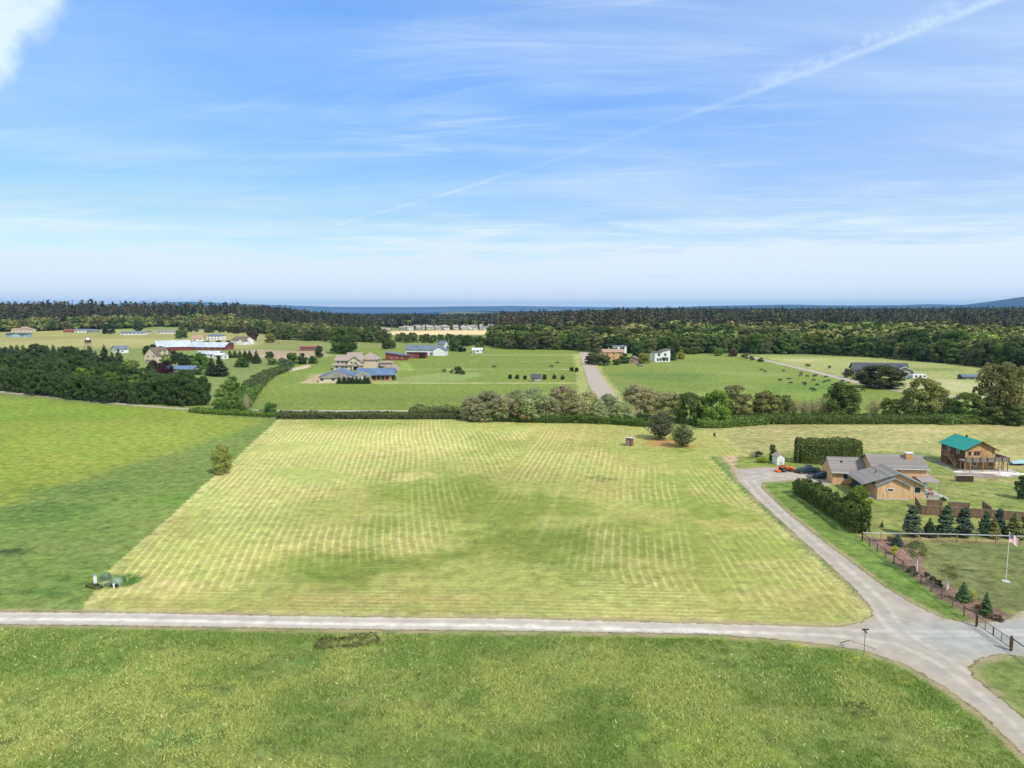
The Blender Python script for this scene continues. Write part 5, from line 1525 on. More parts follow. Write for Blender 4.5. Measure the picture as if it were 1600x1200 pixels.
def gable(wm_, rm, x0, x1, y0, y1, h, rh, axis='x', ov=.5, th=.16, z0=0.0, oe=None):
    """box body with a gable roof; ridge along axis"""
    oe = ov if oe is None else oe
    a0, a1, b0, b1 = (x0, x1, y0, y1) if axis == 'x' else (y0, y1, x0, x1)
    c = (b0 + b1) / 2; half = (b1 - b0) / 2; sl_ = (rh - h) / half
    if wm_ is not None:
        wm_.prism([(b0, z0), (b1, z0), (b1, h), (c, rh), (b0, h)], axis, a0, a1)
    g_ = .004
    for sgn in (-1, 1):
        e = half + oe
        ze = rh - sl_ * e
        nx = th
        rm.prism([(c, rh + g_), (c + sgn * e, ze + g_), (c + sgn * e, ze + nx), (c, rh + nx)], axis, a0 - ov, a1 + ov)


def hip(wm_, rm, x0, x1, y0, y1, h, rh, ov=.5):
    if wm_ is not None: wm_.box(x0, x1, y0, y1, 0, h)
    X0, X1, Y0, Y1 = x0 - ov, x1 + ov, y0 - ov, y1 + ov
    hl = min(X1 - X0, Y1 - Y0) / 2; zb = h + .004
    if X1 - X0 >= Y1 - Y0: r = [(X0 + hl, (Y0 + Y1) / 2, rh), (X1 - hl, (Y0 + Y1) / 2, rh)]
    else: r = [((X0 + X1) / 2, Y0 + hl, rh), ((X0 + X1) / 2, Y1 - hl, rh)]
    if X1 - X0 >= Y1 - Y0: fs = [(0, 1, 5, 4), (1, 2, 5), (2, 3, 4, 5), (3, 0, 4), (3, 2, 1, 0)]
    else: fs = [(0, 1, 4), (1, 2, 5, 4), (2, 3, 5), (3, 0, 4, 5), (3, 2, 1, 0)]
    rm.add([(X0, Y0, zb), (X1, Y0, zb), (X1, Y1, zb), (X0, Y1, zb)] + r, fs)


def window(root, face, a, z, w_, h_, plane, frame='white_trim', pane='glass', name='window', fr=.10):
    """face: f(ront, -y) / b / l / r ; a = position along the wall of the window centre"""
    s = {'f': -1, 'l': -1, 'b': 1, 'r': 1}[face]
    def bx(mb_, a0, a1, z0, z1, d0, d1):
        p0, p1 = sorted((plane + s * d0, plane + s * d1))
        if face in 'fb': mb_.box(a0, a1, p0, p1, z0, z1)
        else: mb_.box(p0, p1, a0, a1, z0, z1)
    f = MB(); A0, A1, Z0, Z1 = a - w_ / 2, a + w_ / 2, z, z + h_
    bx(f, A0 - fr, A1 + fr, Z0 - fr, Z0, -.02, .06); bx(f, A0 - fr, A1 + fr, Z1, Z1 + fr, -.02, .06)
    bx(f, A0 - fr, A0, Z0, Z1, -.02, .055); bx(f, A1, A1 + fr, Z0, Z1, -.02, .055)
    if w_ > 1.3 and pane == 'glass': bx(f, a - .03, a + .03, Z0, Z1, -.02, .05)
    fo = f.build(name, frame, root)
    p = MB(); bx(p, A0, A1, Z0, Z1, -.02, .02)
    p.build('pane' if pane == 'glass' else 'leaf', pane, fo)
    return fo


HOUSEROT = R(-7.0)
def at(u, v, rz=0.0, name='house', label=None, cat='house', group=None):
    e = empty(name, P(u, v), rz); tag(e, label, cat, group); return e

# ---- the tan ranch house ------------------------------------------------------
r = at(1370.0, 780.0, HOUSEROT, 'ranch_house', 'low tan house with grey shingle roofs and a tall boxy chimney', 'house')
wl = MB(); rf = MB()
# front gable pieces (ridges run away from the camera)
gable(wl, rf, 0, 6.1, 0.0, 3.0, 2.85, 4.3, 'y', .40, .18)
wl.prism([(0.004, 0), (9.1, 0), (9.1, 2.8), (4.1, 5.15), (0.004, 3.78)], 'y', .9, 8.99)
rf.prism([(4.1, 5.16), (9.75, 2.5), (9.75, 2.68), (4.1, 5.34)], 'y', .3, 8.99)
rf.prism([(4.1, 5.16), (-2.95, 2.80), (-2.95, 2.98), (4.1, 5.34)], 'y', .3, 8.99)
# raised main block, connecting block, garage wing and patio roof
gable(wl, rf, 2.4, 12.9, 9.0, 17.0, 4.5, 6.4, 'x', .5, .18)
gable(wl, rf, -4.8, 2.396, 12.0, 19.0, 2.75, 5.1, 'x', .4, .18, oe=.6)
wl.box(-.95, 2.39, 6.4, 11.99, 0, 2.75); rf.box(-1.15, 2.394, 9.05, 11.9, 2.754, 2.9)
wl.build('wall', 'tan_siding', r)
ro = rf.build('roof', 'shingle', r)
c = MB(); c.box(9.7, 11.0, 11.3, 12.4, 4.9, 7.1); co = c.build('chimney', 'tan_block', ro)
c = MB(); c.box(9.6, 11.1, 11.2, 12.5, 7.104, 7.32); c.build('cap', 'white_trim', co)
c = MB(); c.tube([(1.2, 4.6, 4.1), (1.2, 4.6, 4.75)], .12); c.build('vent_pipe', 'dark_metal', ro)
tm_ = MB()
def barge(xc, zt, xe, ze, y_, w=.2):
    tm_.prism([(xc, zt), (xe, ze), (xe, ze - w), (xc, zt - w)], 'y', y_, y_ + .06)
barge(3.05, 4.47, -.42, 2.83, -.465); barge(3.05, 4.47, 6.52, 2.83, -.465)
barge(4.1, 5.33, 9.75, 2.67, .235); barge(4.1, 5.33, -2.95, 2.97, .235)
tm_.box(-5.2, 1.9, 11.33, 11.395, 2.45, 2.62); tm_.box(1.9, 13.4, 8.43, 8.495, 4.28, 4.46)
tm_.build('trim', 'teal_trim', r)
gt = MB(); gt.box(-5.2, 1.9, 11.26, 11.326, 2.5, 2.6); gt.box(1.9, 13.4, 8.36, 8.426, 4.32, 4.42); gt.box(-.9, -.82, 11.93, 11.99, 0.0, 2.5); gt.box(9.15, 9.23, .95, 1.03, 0, 2.7); gt.box(12.96, 13.04, 8.9, 8.98, 0, 4.3)
gt.build('gutter', 'white_trim', r)
for vx_, vy_, vz_ in ((6.4, 13.8, 6.1), (8.0, 13.6, 6.2), (-2.4, 14.2, 4.5), (5.9, 5.5, 4.4)): MB().box(vx_ - .2, vx_ + .2, vy_ - .2, vy_ + .2, vz_ - .4, vz_ + .14).build('roof_vent', 'dark_metal', ro)
d = MB(); d.box(-2.7, -.02, 6.3, 6.395, 0, 2.8); d.build('porch_shade_wall', 'dark_wood', r)  # dark tone stands for the shade under the porch roof
d = MB(); d.box(-2.8, -2.66, .6, .74, 0, 2.72); d.build('porch_post', 'teal_trim', r)
d = MB(); d.box(-2.2, -1.3, 6.22, 6.296, .05, 2.1); d.build('door', 'blue_paint', r)
d = MB(); d.box(-2.9, -.004, .5, 6.29, .0, .08); d.build('porch_floor', 'concrete', r)
window(r, 'f', 2.45, 1.75, 1.0, .42, 0.0)
window(r, 'f', 7.9, 1.30, 1.15, 1.15, .9)
window(r, 'f', -2.1, 1.15, .95, 1.0, 12.0)
window(r, 'f', -.7, 1.1, .7, 1.0, 6.3)
m2 = MB(); m2.box(1.25, 1.5, -.14, -.004, .9, 1.35); m2.box(1.32, 1.41, -.1, -.006, 0.1, .9); m2.build('electric_meter', 'white_trim', r)
m2 = MB(); m2.box(-.03, 6.13, -.05, -.004, 0, .28); m2.build('skirting', 'concrete', r)
pr_ = MB(); pr_.prism([(5.0, 2.45), (11.0, 2.95), (11.0, 3.1), (5.0, 2.6)], 'x', 10.4, 14.1); po = pr_.build('patio_roof', 'shingle_pale', r)
for k_, (px2, py2, zz) in enumerate(((13.9, 5.2, 2.45), (13.9, 10.7, 2.9), (10.6, 5.2, 2.45))):
    q = MB(); q.box(px2 - .07, px2 + .07, py2 - .07, py2 + .07, 0, zz); q.build('post', 'teal_trim', po)
q = MB(); q.box(9.2, 14.2, 1.5, 9.0, .0, .10); q.build('patio', 'concrete', r)
HM = Matrix.Translation(P(1370, 780)) @ Matrix.Rotation(HOUSEROT, 4, 'Z')
def hw(x, y, z=0): return HM @ Vector((x, y, z))


def chair(loc, rz, matn, label, group=None):
    e = empty('patio_chair', loc, rz); tag(e, label, 'chair', group)
    MB().box(-.28, .28, -.28, .28, .38, .50).build('seat', matn, e, .03)
    MB().box(-.28, .28, .24, .36, .50, .98).build('backrest', matn, e, .03)
    for sx in (-1, 1):
        for sy in (-1, 1): MB().box(sx * .25 - .025, sx * .25 + .025, sy * .25 - .025, sy * .25 + .025, 0, .378).build('leg', 'dark_metal', e)
    for sx in (-1, 1): MB().box(sx * .31 - .03, sx * .31 + .03, -.26, .3, .60, .66).build('armrest', 'dark_metal', e)
chair(hw(10.6, 5.0, .1), .3, 'pink_cushion', 'pink cushioned patio chair nearest the tan house wall')
chair(hw(12.3, 5.4, .1), -.5, 'pink_cushion', 'pink cushioned patio chair under the patio roof edge')
chair(hw(11.6, 3.2, .1), 2.9, 'pink_cushion', 'pink cushioned patio chair with its back to the fence')
e = empty('patio_table', hw(11.5, 4.3, .1)); tag(e, 'round patio table between the pink cushioned chairs', 'table')
MB().disc((0, 0, .72), .65, 'z', .05).build('table_top', 'stone', e); MB().tube([(0, 0, 0), (0, 0, .69)], [.09, .05]).build('leg', 'dark_metal', e); MB().disc((0, 0, .03), .3, 'z', .05).build('base', 'dark_metal', e)
e = empty('planter', hw(11.4, 2.0, .1), HOUSEROT); tag(e, 'low pale planter box at the front of the patio', 'planter')
q = MB(); q.box(-1.1, 1.1, -.35, -.28, 0, .5); q.box(-1.1, 1.1, .28, .35, 0, .5); q.box(-1.1, -1.03, -.28, .28, 0, .5); q.box(1.03, 1.1, -.28, .28, 0, .5); q.build('box', 'stone', e)
MB().box(-1.03, 1.03, -.28, .28, .02, .40).build('soil', 'firewood', e)

# ---- house with the green metal roof --------------------------------------------
G0 = P(1507.0, 737.0)
r = empty('log_house', (G0.x + 1.6, G0.y + 2.6, 0)); tag(r, 'two storey log house with a bright green metal roof and a raised deck', 'house')
GW = 7.0; GD = 9.3
wl = MB(); rf = MB()
gable(wl, rf, 0, GW, 0, GD, 4.75, 6.62, 'y', .6, .12)
wl.build('wall', 'log_wood', r)
ro = rf.build('roof', 'green_metal', r)
MB().tube([(GW * .60, 6.4, 6.0), (GW * .60, 6.4, 7.1)], .2).build('flue', 'dark_metal', ro)
MB().tube([(GW * .52, 5.6, 6.3), (GW * .52, 5.6, 7.0)], .25).build('vent', 'dark_metal', ro)
lw = MB(); lw.box(-.05, -.004, .0, GD, 0, 4.45); lw.build('side_shade_sheet', 'dark_wood', r)  # dark sheet paints the shade of the left side onto the wall
tmb = MB()
for sg in (-1, 1):
    cx_ = GW / 2; e_ = GW / 2 + .6; zt = 6.62 + .13; ze = 6.62 - (1.87 / (GW / 2)) * e_ + .13
    tmb.prism([(cx_, zt), (cx_ + sg * e_, ze), (cx_ + sg * e_, ze - .2), (cx_, zt - .2)], 'y', -.67, -.605)
tmb.build('trim', 'dark_wood', r)
for a_ in (1.0, 2.35, 3.05): window(r, 'f', a_, 3.35, .55, .9, 0, 'post_wood')
window(r, 'f', 2.2, .85, 1.1, 1.1, 0); window(r, 'f', GW - .8, .9, .8, 1.1, 0, 'post_wood')
window(r, 'l', 2.6, 3.4, .9, .7, -.05); window(r, 'l', 6.2, 3.4, .9, .7, -.05)
DX0, DX1 = -1.6, 8.7
dk = MB(); dk.box(DX0, DX1, -2.6, -.06, 2.25, 2.45); dk.box(GW + .06, DX1, -.058, 2.2, 2.25, 2.45)
dko = dk.build('deck', 'grey_wood', r)
rl = MB()
for x_ in np.arange(DX0, DX1 - .05, .15): rl.box(x_, x_ + .12, -2.56, -2.52, 2.5, 3.25)
for y_ in np.arange(-2.4, 2.2, .15): rl.box(DX1 - .08, DX1 - .04, y_, y_ + .12, 2.5, 3.25)
rl.box(DX0, DX1, -2.62, -2.47, 3.25, 3.33); rl.box(DX1 - .14, DX1, -2.465, 2.2, 3.25, 3.33)
rl.build('railing', 'grey_wood', dko)
for x_ in (DX0 + .1, .15, 1.9, 3.6, 5.3, 7.0, DX1 - .1):
    MB().box(x_ - .06, x_ + .06, -2.71, -2.625, 2.3, 3.4).build('railing_post', 'dark_wood', dko)
for (x_, y_) in ((-1.5, -2.4), (-.2, -2.4), (2.7, -2.5), (6.4, -2.4), (7.5, -2.4), (8.5, -2.4), (8.5, -.4), (8.5, 1.9), (-1.4, -.8)):
    MB().box(x_ - .09, x_ + .09, y_ - .09, y_ + .09, 0, 2.246).build('post', 'post_wood', dko)
MB().box(-2.0, GW + 3.4, -3.0, -.01, .0, .06).build('terrace', 'concrete', r)
st_ = MB()
for k in range(12):
    st_.box(-1.35, -.25, 1.0 + k * .28, 1.26 + k * .28, .02 + k * .19, .09 + k * .19)
st_.bar((-1.4, .9, .1), (-1.4, 4.5, 2.5), .08, .3); st_.bar((-.2, .9, .1), (-.2, 4.5, 2.5), .08, .3)
st_.box(-1.5, -.06, 4.5, 6.6, 2.25, 2.4)
sto = st_.build('stair', 'post_wood', r)
hr = MB(); hr.bar((-1.4, .9, 1.0), (-1.4, 4.5, 3.4), .07); hr.bar((-1.4, 4.5, 3.35), (-1.4, 6.6, 3.35), .07)
for k in range(7): hr.box(-1.43, -1.37, 1.0 + k * .56, 1.06 + k * .56, .2 + k * .37, 1.02 + k * .37)
for y_ in (4.6, 5.6, 6.5): hr.box(-1.46, -1.38, y_, y_ + .08, 0, 3.35)
hr.build('handrail', 'post_wood', sto)
e = empty('firewood_stack', P(1506, 752.5), R(-3)); tag(e, 'dark stack of firewood on the lawn in front of the log house', 'woodpile')
q = MB(); rw = random.Random(3)
for j in range(6):
    for i in range(18): q.disc((-1.75 + i * .205 + (j % 2) * .1, rw.uniform(-.06, .06), .12 + j * .2), .10 * rw.uniform(.85, 1.1), 'y', .5, 7)
q.build('logs', 'firewood', e)
q = MB(); q.box(-1.95, -1.88, -.2, .2, 0, 1.35); q.box(1.92, 1.99, -.2, .2, 0, 1.35); q.box(-1.95, 1.99, -.32, .32, 1.352, 1.40); q.build('rack', 'stone', e)
e = empty('tarped_boat', P(1592, 726.5), R(8)); tag(e, 'small boat under a pale tarpaulin at the right edge beyond the log house', 'boat')
q = MB(); secs = []
for k, (x_, w_, z_) in enumerate(((-2.4, .75, .95), (-1.2, .95, 1.15), (.3, .98, 1.35), (1.6, .7, 1.15), (2.5, .08, 1.0))):
    secs.append([(x_, -w_, .55), (x_, -w_ * .9, .75), (x_, 0, z_), (x_, w_ * .9, .75), (x_, w_, .55)])
vs = [p for s_ in secs for p in s_]; fs = [(5 * i + j, 5 * i + j + 1, 5 * i + 6 + j, 5 * i + 5 + j) for i in range(4) for j in range(4)]
fs += [(0, 1, 2, 3, 4), (24, 23, 22, 21, 20)]
q.add(vs, fs); q.build('tarpaulin', 'pale_blue', e)
q = MB(); vs = []
for x_, w_, zb in ((-2.4, .7, .2), (0, .8, .12), (1.5, .55, .16), (2.5, .05, .5)): vs += [(x_, -w_, .55), (x_, 0, zb), (x_, w_, .55)]
q.add(vs, [(3 * i + j, 3 * i + j + 1, 3 * i + 4 + j, 3 * i + 3 + j) for i in range(3) for j in range(2)] + [(0, 1, 2)]); q.build('hull', 'blue_paint', e)
for sy in (-1, 1): MB().disc((-.3, sy * .75, .28), .28, 'y', .16).build('wheel', 'black_rubber', e)
e = empty('plastic_sheet', P(1582, 740), R(-20)); tag(e, 'crumpled white plastic sheet at the end of the terrace', 'sheet')
rng = np.random.default_rng(5); nxs, nys = 22, 9; vs = []
for j in range(nys):
    for i in range(nxs):
        x_ = (i / (nxs - 1) - .5) * 5.4; y_ = (j / (nys - 1) - .5) * 2.0 * (1 - .35 * i / nxs)
        vs.append((x_, y_, .04 + abs(float(rng.normal(0, .10))) * (1 if 0 < i < nxs - 1 and 0 < j < nys - 1 else 0)))
MB().add(vs, [(j * nxs + i, j * nxs + i + 1, (j + 1) * nxs + i + 1, (j + 1) * nxs + i) for j in range(nys - 1) for i in range(nxs - 1)]).build('sheeting', 'white_paint', e)

# ---- small sheds -----------------------------------------------------------------
e = empty('garden_shed', P(1219.8, 726.5), R(8)); tag(e, 'small white garden shed with a grey gable roof behind the orange tractor', 'shed')
wl = MB(); rf = MB(); gable(wl, rf, -.95, .95, 0, 2.4, 2.05, 2.65, 'y', .22, .08); wl.build('wall', 'white_paint', e); rf.build('roof', 'shingle_pale', e)
f = MB(); f.box(-.45, .45, -.05, -.004, .05, 1.9); do = f.build('door', 'white_trim', e); MB().box(.3, .36, -.09, -.052, .9, 1.1).build('handle', 'dark_metal', do)
e = empty('outhouse', P(986.0, 697.5), R(-28)); tag(e, 'small reddish wooden outhouse with a white slanting roof on the mown field', 'shed')
OW, OD = 1.55, 1.9
MB().prism([(0, 0), (OD, 0), (OD, 2.0), (0, 2.25)], 'x', -OW, OW * 0).build('wall', 'dull_red', e)
MB().prism([(-.25, 2.30), (OD + .2, 2.02), (OD + .2, 2.12), (-.25, 2.40)], 'x', -OW - .22, .25).build('roof', 'white_paint', e)
f = MB(); f.box(-OW + .25, -OW + 1.1, -.05, -.004, .06, 1.95); do = f.build('door', 'grey_wood', e); MB().box(-.62, -.56, -.09, -.052, .95, 1.1).build('handle', 'dark_metal', do)

# ---- vehicles ----------------------------------------------------------------------
def wheel(root, x, y, r_, w_=.22, rim=.6):
    t = MB().disc((x, y, r_), r_, 'y', w_, 20).build('wheel', 'black_rubber', root, .02)
    MB().disc((x, y, r_), r_ * rim, 'y', w_ + .03, 16).build('rim', 'steel', t)
    return t


def loft(profile, mbx):
    """profile: list of (x, halfwidth, zlow, ztop, roofhalf)"""
    vs = []
    for x_, hw_, z0_, z1_, th_ in profile:
        vs += [(x_, -hw_ * .92, z0_), (x_, -hw_, z0_ + (z1_ - z0_) * .35), (x_, -hw_ * .97, z0_ + (z1_ - z0_) * .8), (x_, -th_, z1_), (x_, th_, z1_), (x_, hw_ * .97, z0_ + (z1_ - z0_) * .8), (x_, hw_, z0_ + (z1_ - z0_) * .35), (x_, hw_ * .92, z0_)]
    n = len(profile); fs = [(8 * i + j, 8 * i + (j + 1) % 8, 8 * i + 8 + (j + 1) % 8, 8 * i + 8 + j) for i in range(n - 1) for j in range(8)]
    fs += [tuple(range(8)), tuple(8 * (n - 1) + j for j in range(7, -1, -1))]
    mbx.add(vs, fs); return mbx


def car(name, loc, rz, matn, label, kind, cat):
    e = empty(name, loc, rz); tag(e, label, cat)
    if kind == 'pickup':
        b = loft([(-2.65, .90, .45, 1.0, .86), (-2.55, .93, .40, 1.08, .88), (-.9, .95, .38, 1.08, .90), (1.0, .95, .38, 1.10, .88), (2.3, .92, .42, 1.05, .80), (2.68, .84, .48, .9, .74)], MB())
        b.build('body', matn, e, .03, True)
        c_ = loft([(-.95, .86, 1.09, 1.15, .80), (-.75, .84, 1.09, 1.75, .68), (.45, .84, 1.09, 1.78, .68), (1.25, .86, 1.09, 1.14, .80)], MB()).build('cab', 'glass', e, .02, True)
        MB().box(-.72, .45, -.66, .66, 1.765, 1.81).build('cab_roof', matn, e, .03)
        MB().box(-2.5, -1.0, -.76, .76, 1.085, 1.10).build('bed_floor', 'shade_black', e)  # black sheet paints the shade of a hollow bed
        for sy in (-1, 1): MB().box(-2.55, -1.0, sy * .84 - .05, sy * .84 + .05, 1.10, 1.22).build('bed_rail', matn, e)
        ln_, wx = 2.62, 1.75
    else:
        loft([(-2.25, .84, .42, .95, .80), (-2.15, .90, .38, 1.05, .86), (-.6, .92, .34, 1.04, .86), (.9, .92, .34, 1.02, .84), (1.9, .88, .38, .92, .76), (2.25, .78, .44, .8, .68)], MB()).build('body', matn, e, .03, True)
        loft([(-2.1, .80, 1.05, 1.10, .74), (-1.75, .80, 1.05, 1.58, .62), (.05, .80, 1.05, 1.62, .64), (1.0, .82, 1.03, 1.08, .76)], MB()).build('cab', 'glass', e, .02, True)
        MB().box(-1.72, .08, -.62, .62, 1.60, 1.65).build('cab_roof', matn, e, .03)
        ln_, wx = 2.2, 1.38
    for sx in (-1, 1):
        for sy in (-1, 1): wheel(e, sx * wx, sy * .80, .36)
    for sy in (-1, 1):
        MB().box(ln_ - .12, ln_ + .05, sy * .62 - .13, sy * .62 + .13, .68, .84).build('headlight', 'lamp_clear', e)
        MB().box(-ln_ - .03, -ln_ + .08, sy * .72 - .09, sy * .72 + .09, .70, .95).build('tail_light', 'lamp_red', e)
        MB().box(.72, .86, sy * 1.02 - .10, sy * 1.02 + .10, 1.08, 1.22).build('mirror', 'black_rubber', e)
    MB().box(ln_ - .04, ln_ + .09, -.8, .8, .42, .56).build('bumper', 'steel', e)
    return e
car('pickup_truck', P(1263, 739.5), R(172), 'green_car', 'dark green pickup truck with an open bed, left of the dark blue car', 'pickup', 'pickup')
car('parked_car', P(1284, 747.5), R(168), 'blue_car', 'dark blue car parked against the garage, right of the green pickup', 'car', 'car')
e = empty('garage_pad', P(1278, 750), 0)
bpy.data.objects.remove(e)

e = empty('tractor', P(1226.5, 736.8), R(6)); tag(e, 'orange compact tractor with a front loader on the gravel yard', 'tractor')
loft([(.1, .30, .62, 1.22, .24), (1.0, .32, .60, 1.20, .26), (1.45, .30, .62, 1.10, .24), (1.58, .26, .66, 1.0, .2)], MB()).build('hood', 'orange_paint', e, .03, True)
q = MB(); q.box(-.9, 1.3, -.22, .22, .42, .66); q.box(-.95, .1, -.38, .38, .62, .74); q.build('chassis', 'dark_metal', e)
for sy in (-1, 1):
    q = MB(); q.prism([(-1.15, .95), (-1.0, 1.28), (-.3, 1.30), (-.05, .95), (-.12, .9), (-1.05, .9)], 'y', sy * .52 - .16, sy * .52 + .16); q.build('fender', 'orange_paint', e, .02)
    wheel(e, -.6, sy * .72, .60, .32, .5); wheel(e, 1.15, sy * .60, .38, .22, .5)
q = MB(); q.box(-.62, -.16, -.22, .22, .95, 1.06); q.box(-.70, -.6, -.22, .22, 1.0, 1.45); q.build('seat', 'black_rubber', e, .03)
q = MB(); q.bar((.12, 0, 1.2), (-.12, 0, 1.38), .05); q.disc((-.14, 0, 1.4), .18, 'z', .04); q.build('steering_wheel', 'black_rubber', e)
q = MB()
for sy in (-1, 1): q.box(-.98, -.90, sy * .46 - .04, sy * .46 + .04, .75, 2.15)
q.box(-.98, -.90, -.5, .5, 2.15, 2.23); q.build('roll_bar', 'dark_metal', e)
q = MB()
for sy in (-1, 1):
    q.bar((.35, sy * .48, .55), (.35, sy * .48, 1.28), .12); q.bar((.35, sy * .48, 1.25), (1.55, sy * .50, 1.0), .11); q.bar((1.55, sy * .50, 1.0), (2.15, sy * .52, .35), .11)
q.build('loader_arm', 'orange_paint', e)
MB().prism([(2.1, .12), (2.1, .58), (2.22, .62), (2.30, .22), (2.78, .12), (2.78, .06), (2.2, .06)], 'y', -.82, .82).build('bucket', 'orange_paint', e, .015)
q = MB(); q.prism([(-2.2, .12), (-1.3, .12), (-1.3, .42), (-1.6, .5), (-2.2, .35)], 'y', -.8, .8); q.build('rear_mower', 'orange_paint', e, .03)
q = MB(); q.bar((-1.3, -.3, .4), (-.95, -.25, .6), .08); q.bar((-1.3, .3, .4), (-.95, .25, .6), .08); q.tube([(.9, -.2, 1.2), (.9, -.2, 1.6)], .035); q.build('linkage', 'dark_metal', e)

# ---- fences, gate, flag --------------------------------------------------------------
def polyline_len(pts): return [0] + list(np.cumsum([(Vector(b) - Vector(a)).length for a, b in zip(pts, pts[1:])]))
def along_path(pts, step):
    cum = polyline_len(pts); n = max(1, round(cum[-1] / step)); out = []
    for k in range(n + 1):
        s = cum[-1] * k / n
        i = max(j for j in range(len(pts) - 1) if cum[j] <= s + 1e-6)
        t_ = (s - cum[i]) / max(1e-6, cum[i + 1] - cum[i]); out.append(Vector(pts[i]).lerp(Vector(pts[i + 1]), t_))
    return out


def wire_fence(pts, step, h, postm, railm, label, rail_w=.10, wires=(.25, .5, .8), post_w=.13, name='rail_fence'):
    o = Vector(pts[0]); e = empty(name, o); tag(e, label, 'fence')
    pp = [q - o for q in along_path(pts, step)]
    q = MB()
    for a, b in zip(pp, pp[1:]): q.bar(a + Vector((0, 0, h)), b + Vector((0, 0, h)), rail_w, rail_w * .9)
    q.build('rail', railm, e)
    for p in pp: MB().box(p.x - post_w / 2, p.x + post_w / 2, p.y - post_w / 2, p.y + post_w / 2, 0, h + .09).build('post', postm, e)
    q = MB()
    for wz in wires:
        for a, b in zip(pp, pp[1:]): q.bar(a + Vector((0, 0, wz)), b + Vector((0, 0, wz)), .012)
    for a, b in zip(pp, pp[1:]):
        n = int((b - a).length / .3)
        for k in range(1, n):
            c_ = a.lerp(b, k / n); q.box(c_.x - .005, c_.x + .005, c_.y - .005, c_.y + .005, .08, h - .06)
    q.build('wire_mesh', 'steel', e)
    return e
wire_fence([P(1347, 846), P(1480, 848), P(1600, 851.5), P(1680, 854)], 3.1, 1.45, 'post_wood', 'grey_rail', 'white railed wire fence running across behind the flagpole lawn', .12)
wire_fence([P(1347, 846), P(1400, 884), P(1470, 936), P(1525, 978)], 2.6, 1.35, 'rust_post', 'rust_post', 'brown post and wire fence slanting beside the mulch bed down to the gate', .09)
wire_fence([P(1581, 1016), P(1620, 1045), P(1680, 1088)], 2.6, 1.35, 'dark_metal', 'dark_metal', 'dark wire fence leading off from the near end of the gate', .09)
GA, GB = P(1525.5, 979), P(1579, 1017)
e = empty('farm_gate', GA); tag(e, 'long dark metal pipe gate closed across the east drive', 'gate')
dv = (GB - GA); L_ = dv.length; dn = dv.normalized()
for t_ in (0, L_):
    p = dn * t_; MB().tube([(p.x, p.y, 0), (p.x, p.y, 1.75)], .12, 10).build('gate_post', 'dark_wood', e)
for (a0, a1) in ((.2, L_ * .5 - .05), (L_ * .5 + .05, L_ - .2)):
    q = MB()
    for z_ in (.35, 1.35): q.tube([tuple(dn * a0 + Vector((0, 0, z_))), tuple(dn * a1 + Vector((0, 0, z_)))], .035, 6)
    for t_ in (a0, (a0 + a1) / 2, a1): q.tube([tuple(dn * t_ + Vector((0, 0, .33))), tuple(dn * t_ + Vector((0, 0, 1.37)))], .035, 6)
    lf = q.build('gate_leaf', 'dark_metal', e)
    q = MB()
    for k in range(12):
        c_ = dn * (a0 + (a1 - a0) * (k + .5) / 12); q.tube([tuple(c_ + Vector((0, 0, .36))), tuple(c_ + Vector((0, 0, 1.34)))], .008, 4)
    for z_ in (.5, .65, .8, .95, 1.1, 1.22): q.tube([tuple(dn * a0 + Vector((0, 0, z_))), tuple(dn * a1 + Vector((0, 0, z_)))], .008, 4)
    q.build('mesh_infill', 'steel', lf)
for px_ in (GA + dn * (L_ * .37), ):
    pass

def board_fence(pts, h, label):
    o = Vector(pts[0]); e = empty('wooden_fence', o); tag(e, label, 'fence')
    pl3 = [Vector(p) - o for p in pts]; q = MB(); cap = MB(); rb = random.Random(5)
    for a, b in zip(pl3, pl3[1:]):
        n = max(1, int((b - a).length / .17)); d_ = (b - a) / n
        for k in range(n): q.bar(a + d_ * (k + .03) + Vector((0, 0, h / 2)), a + d_ * (k + .95) + Vector((0, 0, h / 2)), .03, h * rb.uniform(.985, 1.0))
        cap.bar(a + Vector((0, 0, h + .04)), b + Vector((0, 0, h + .04)), .12, .06)
    q.build('boards', 'fence_wood', e); cap.build('cap_rail', 'grey_wood', e)
    for p in along_path(pl3, 2.4): MB().box(p.x - .055, p.x + .055, p.y - .075 + .0, p.y + .075, 0, h + .006).build('post', 'fence_wood', e)
board_fence([P(1430, 790), P(1439, 804), P(1520, 809), P(1600, 815), P(1660, 819)], 1.7, 'long brown board fence behind the row of blue green pines')
board_fence([P(1448, 794), P(1471, 795)], 1.6, 'short brown board fence panel in front of the patio')
board_fence([P(1481, 797), P(1514, 799.5)], 1.6, 'brown board fence panel standing right of the patio fence panel')
board_fence([P(1535, 796), P(1548, 806)], 1.6, 'brown board fence panel seen nearly end on, at the right of the enclosure')

FB = P(1571.5, 909); fh = hh(909, 832, 1575)
e = empty('flagpole', FB); tag(e, 'tall white flagpole on the lawn', 'flagpole')
MB().tube([(0, 0, .1), (0, 0, fh)], [.055, .03], 10).build('pole', 'white_paint', e)
q = MB(); q.disc((0, 0, .06), .55, 'z', .12, 20); q.build('base', 'concrete', e)
q = MB(); q.tube([(0, 0, fh), (0, 0, fh + .06), (0, 0, fh + .14)], [.03, .09, .03], 10); q.build('finial', 'white_paint', e)
fm_, t, out = new_mat('flag_cloth')
b = t.node('ShaderNodeBsdfPrincipled'); b.inputs['Roughness'].default_value = .9
ux = t.attr('fu').outputs['Fac']; vx = t.attr('fv').outputs['Fac']
stripe = t.math('LESS_THAN', t.math('FRACT', t.math('MULTIPLY', vx, 6.5)), .5)
cst = t.mix(stripe, L(176, 34, 52), L(238, 236, 232))
canton = t.math('MULTIPLY', t.math('LESS_THAN', ux, .40), t.math('GREATER_THAN', vx, 6 / 13))
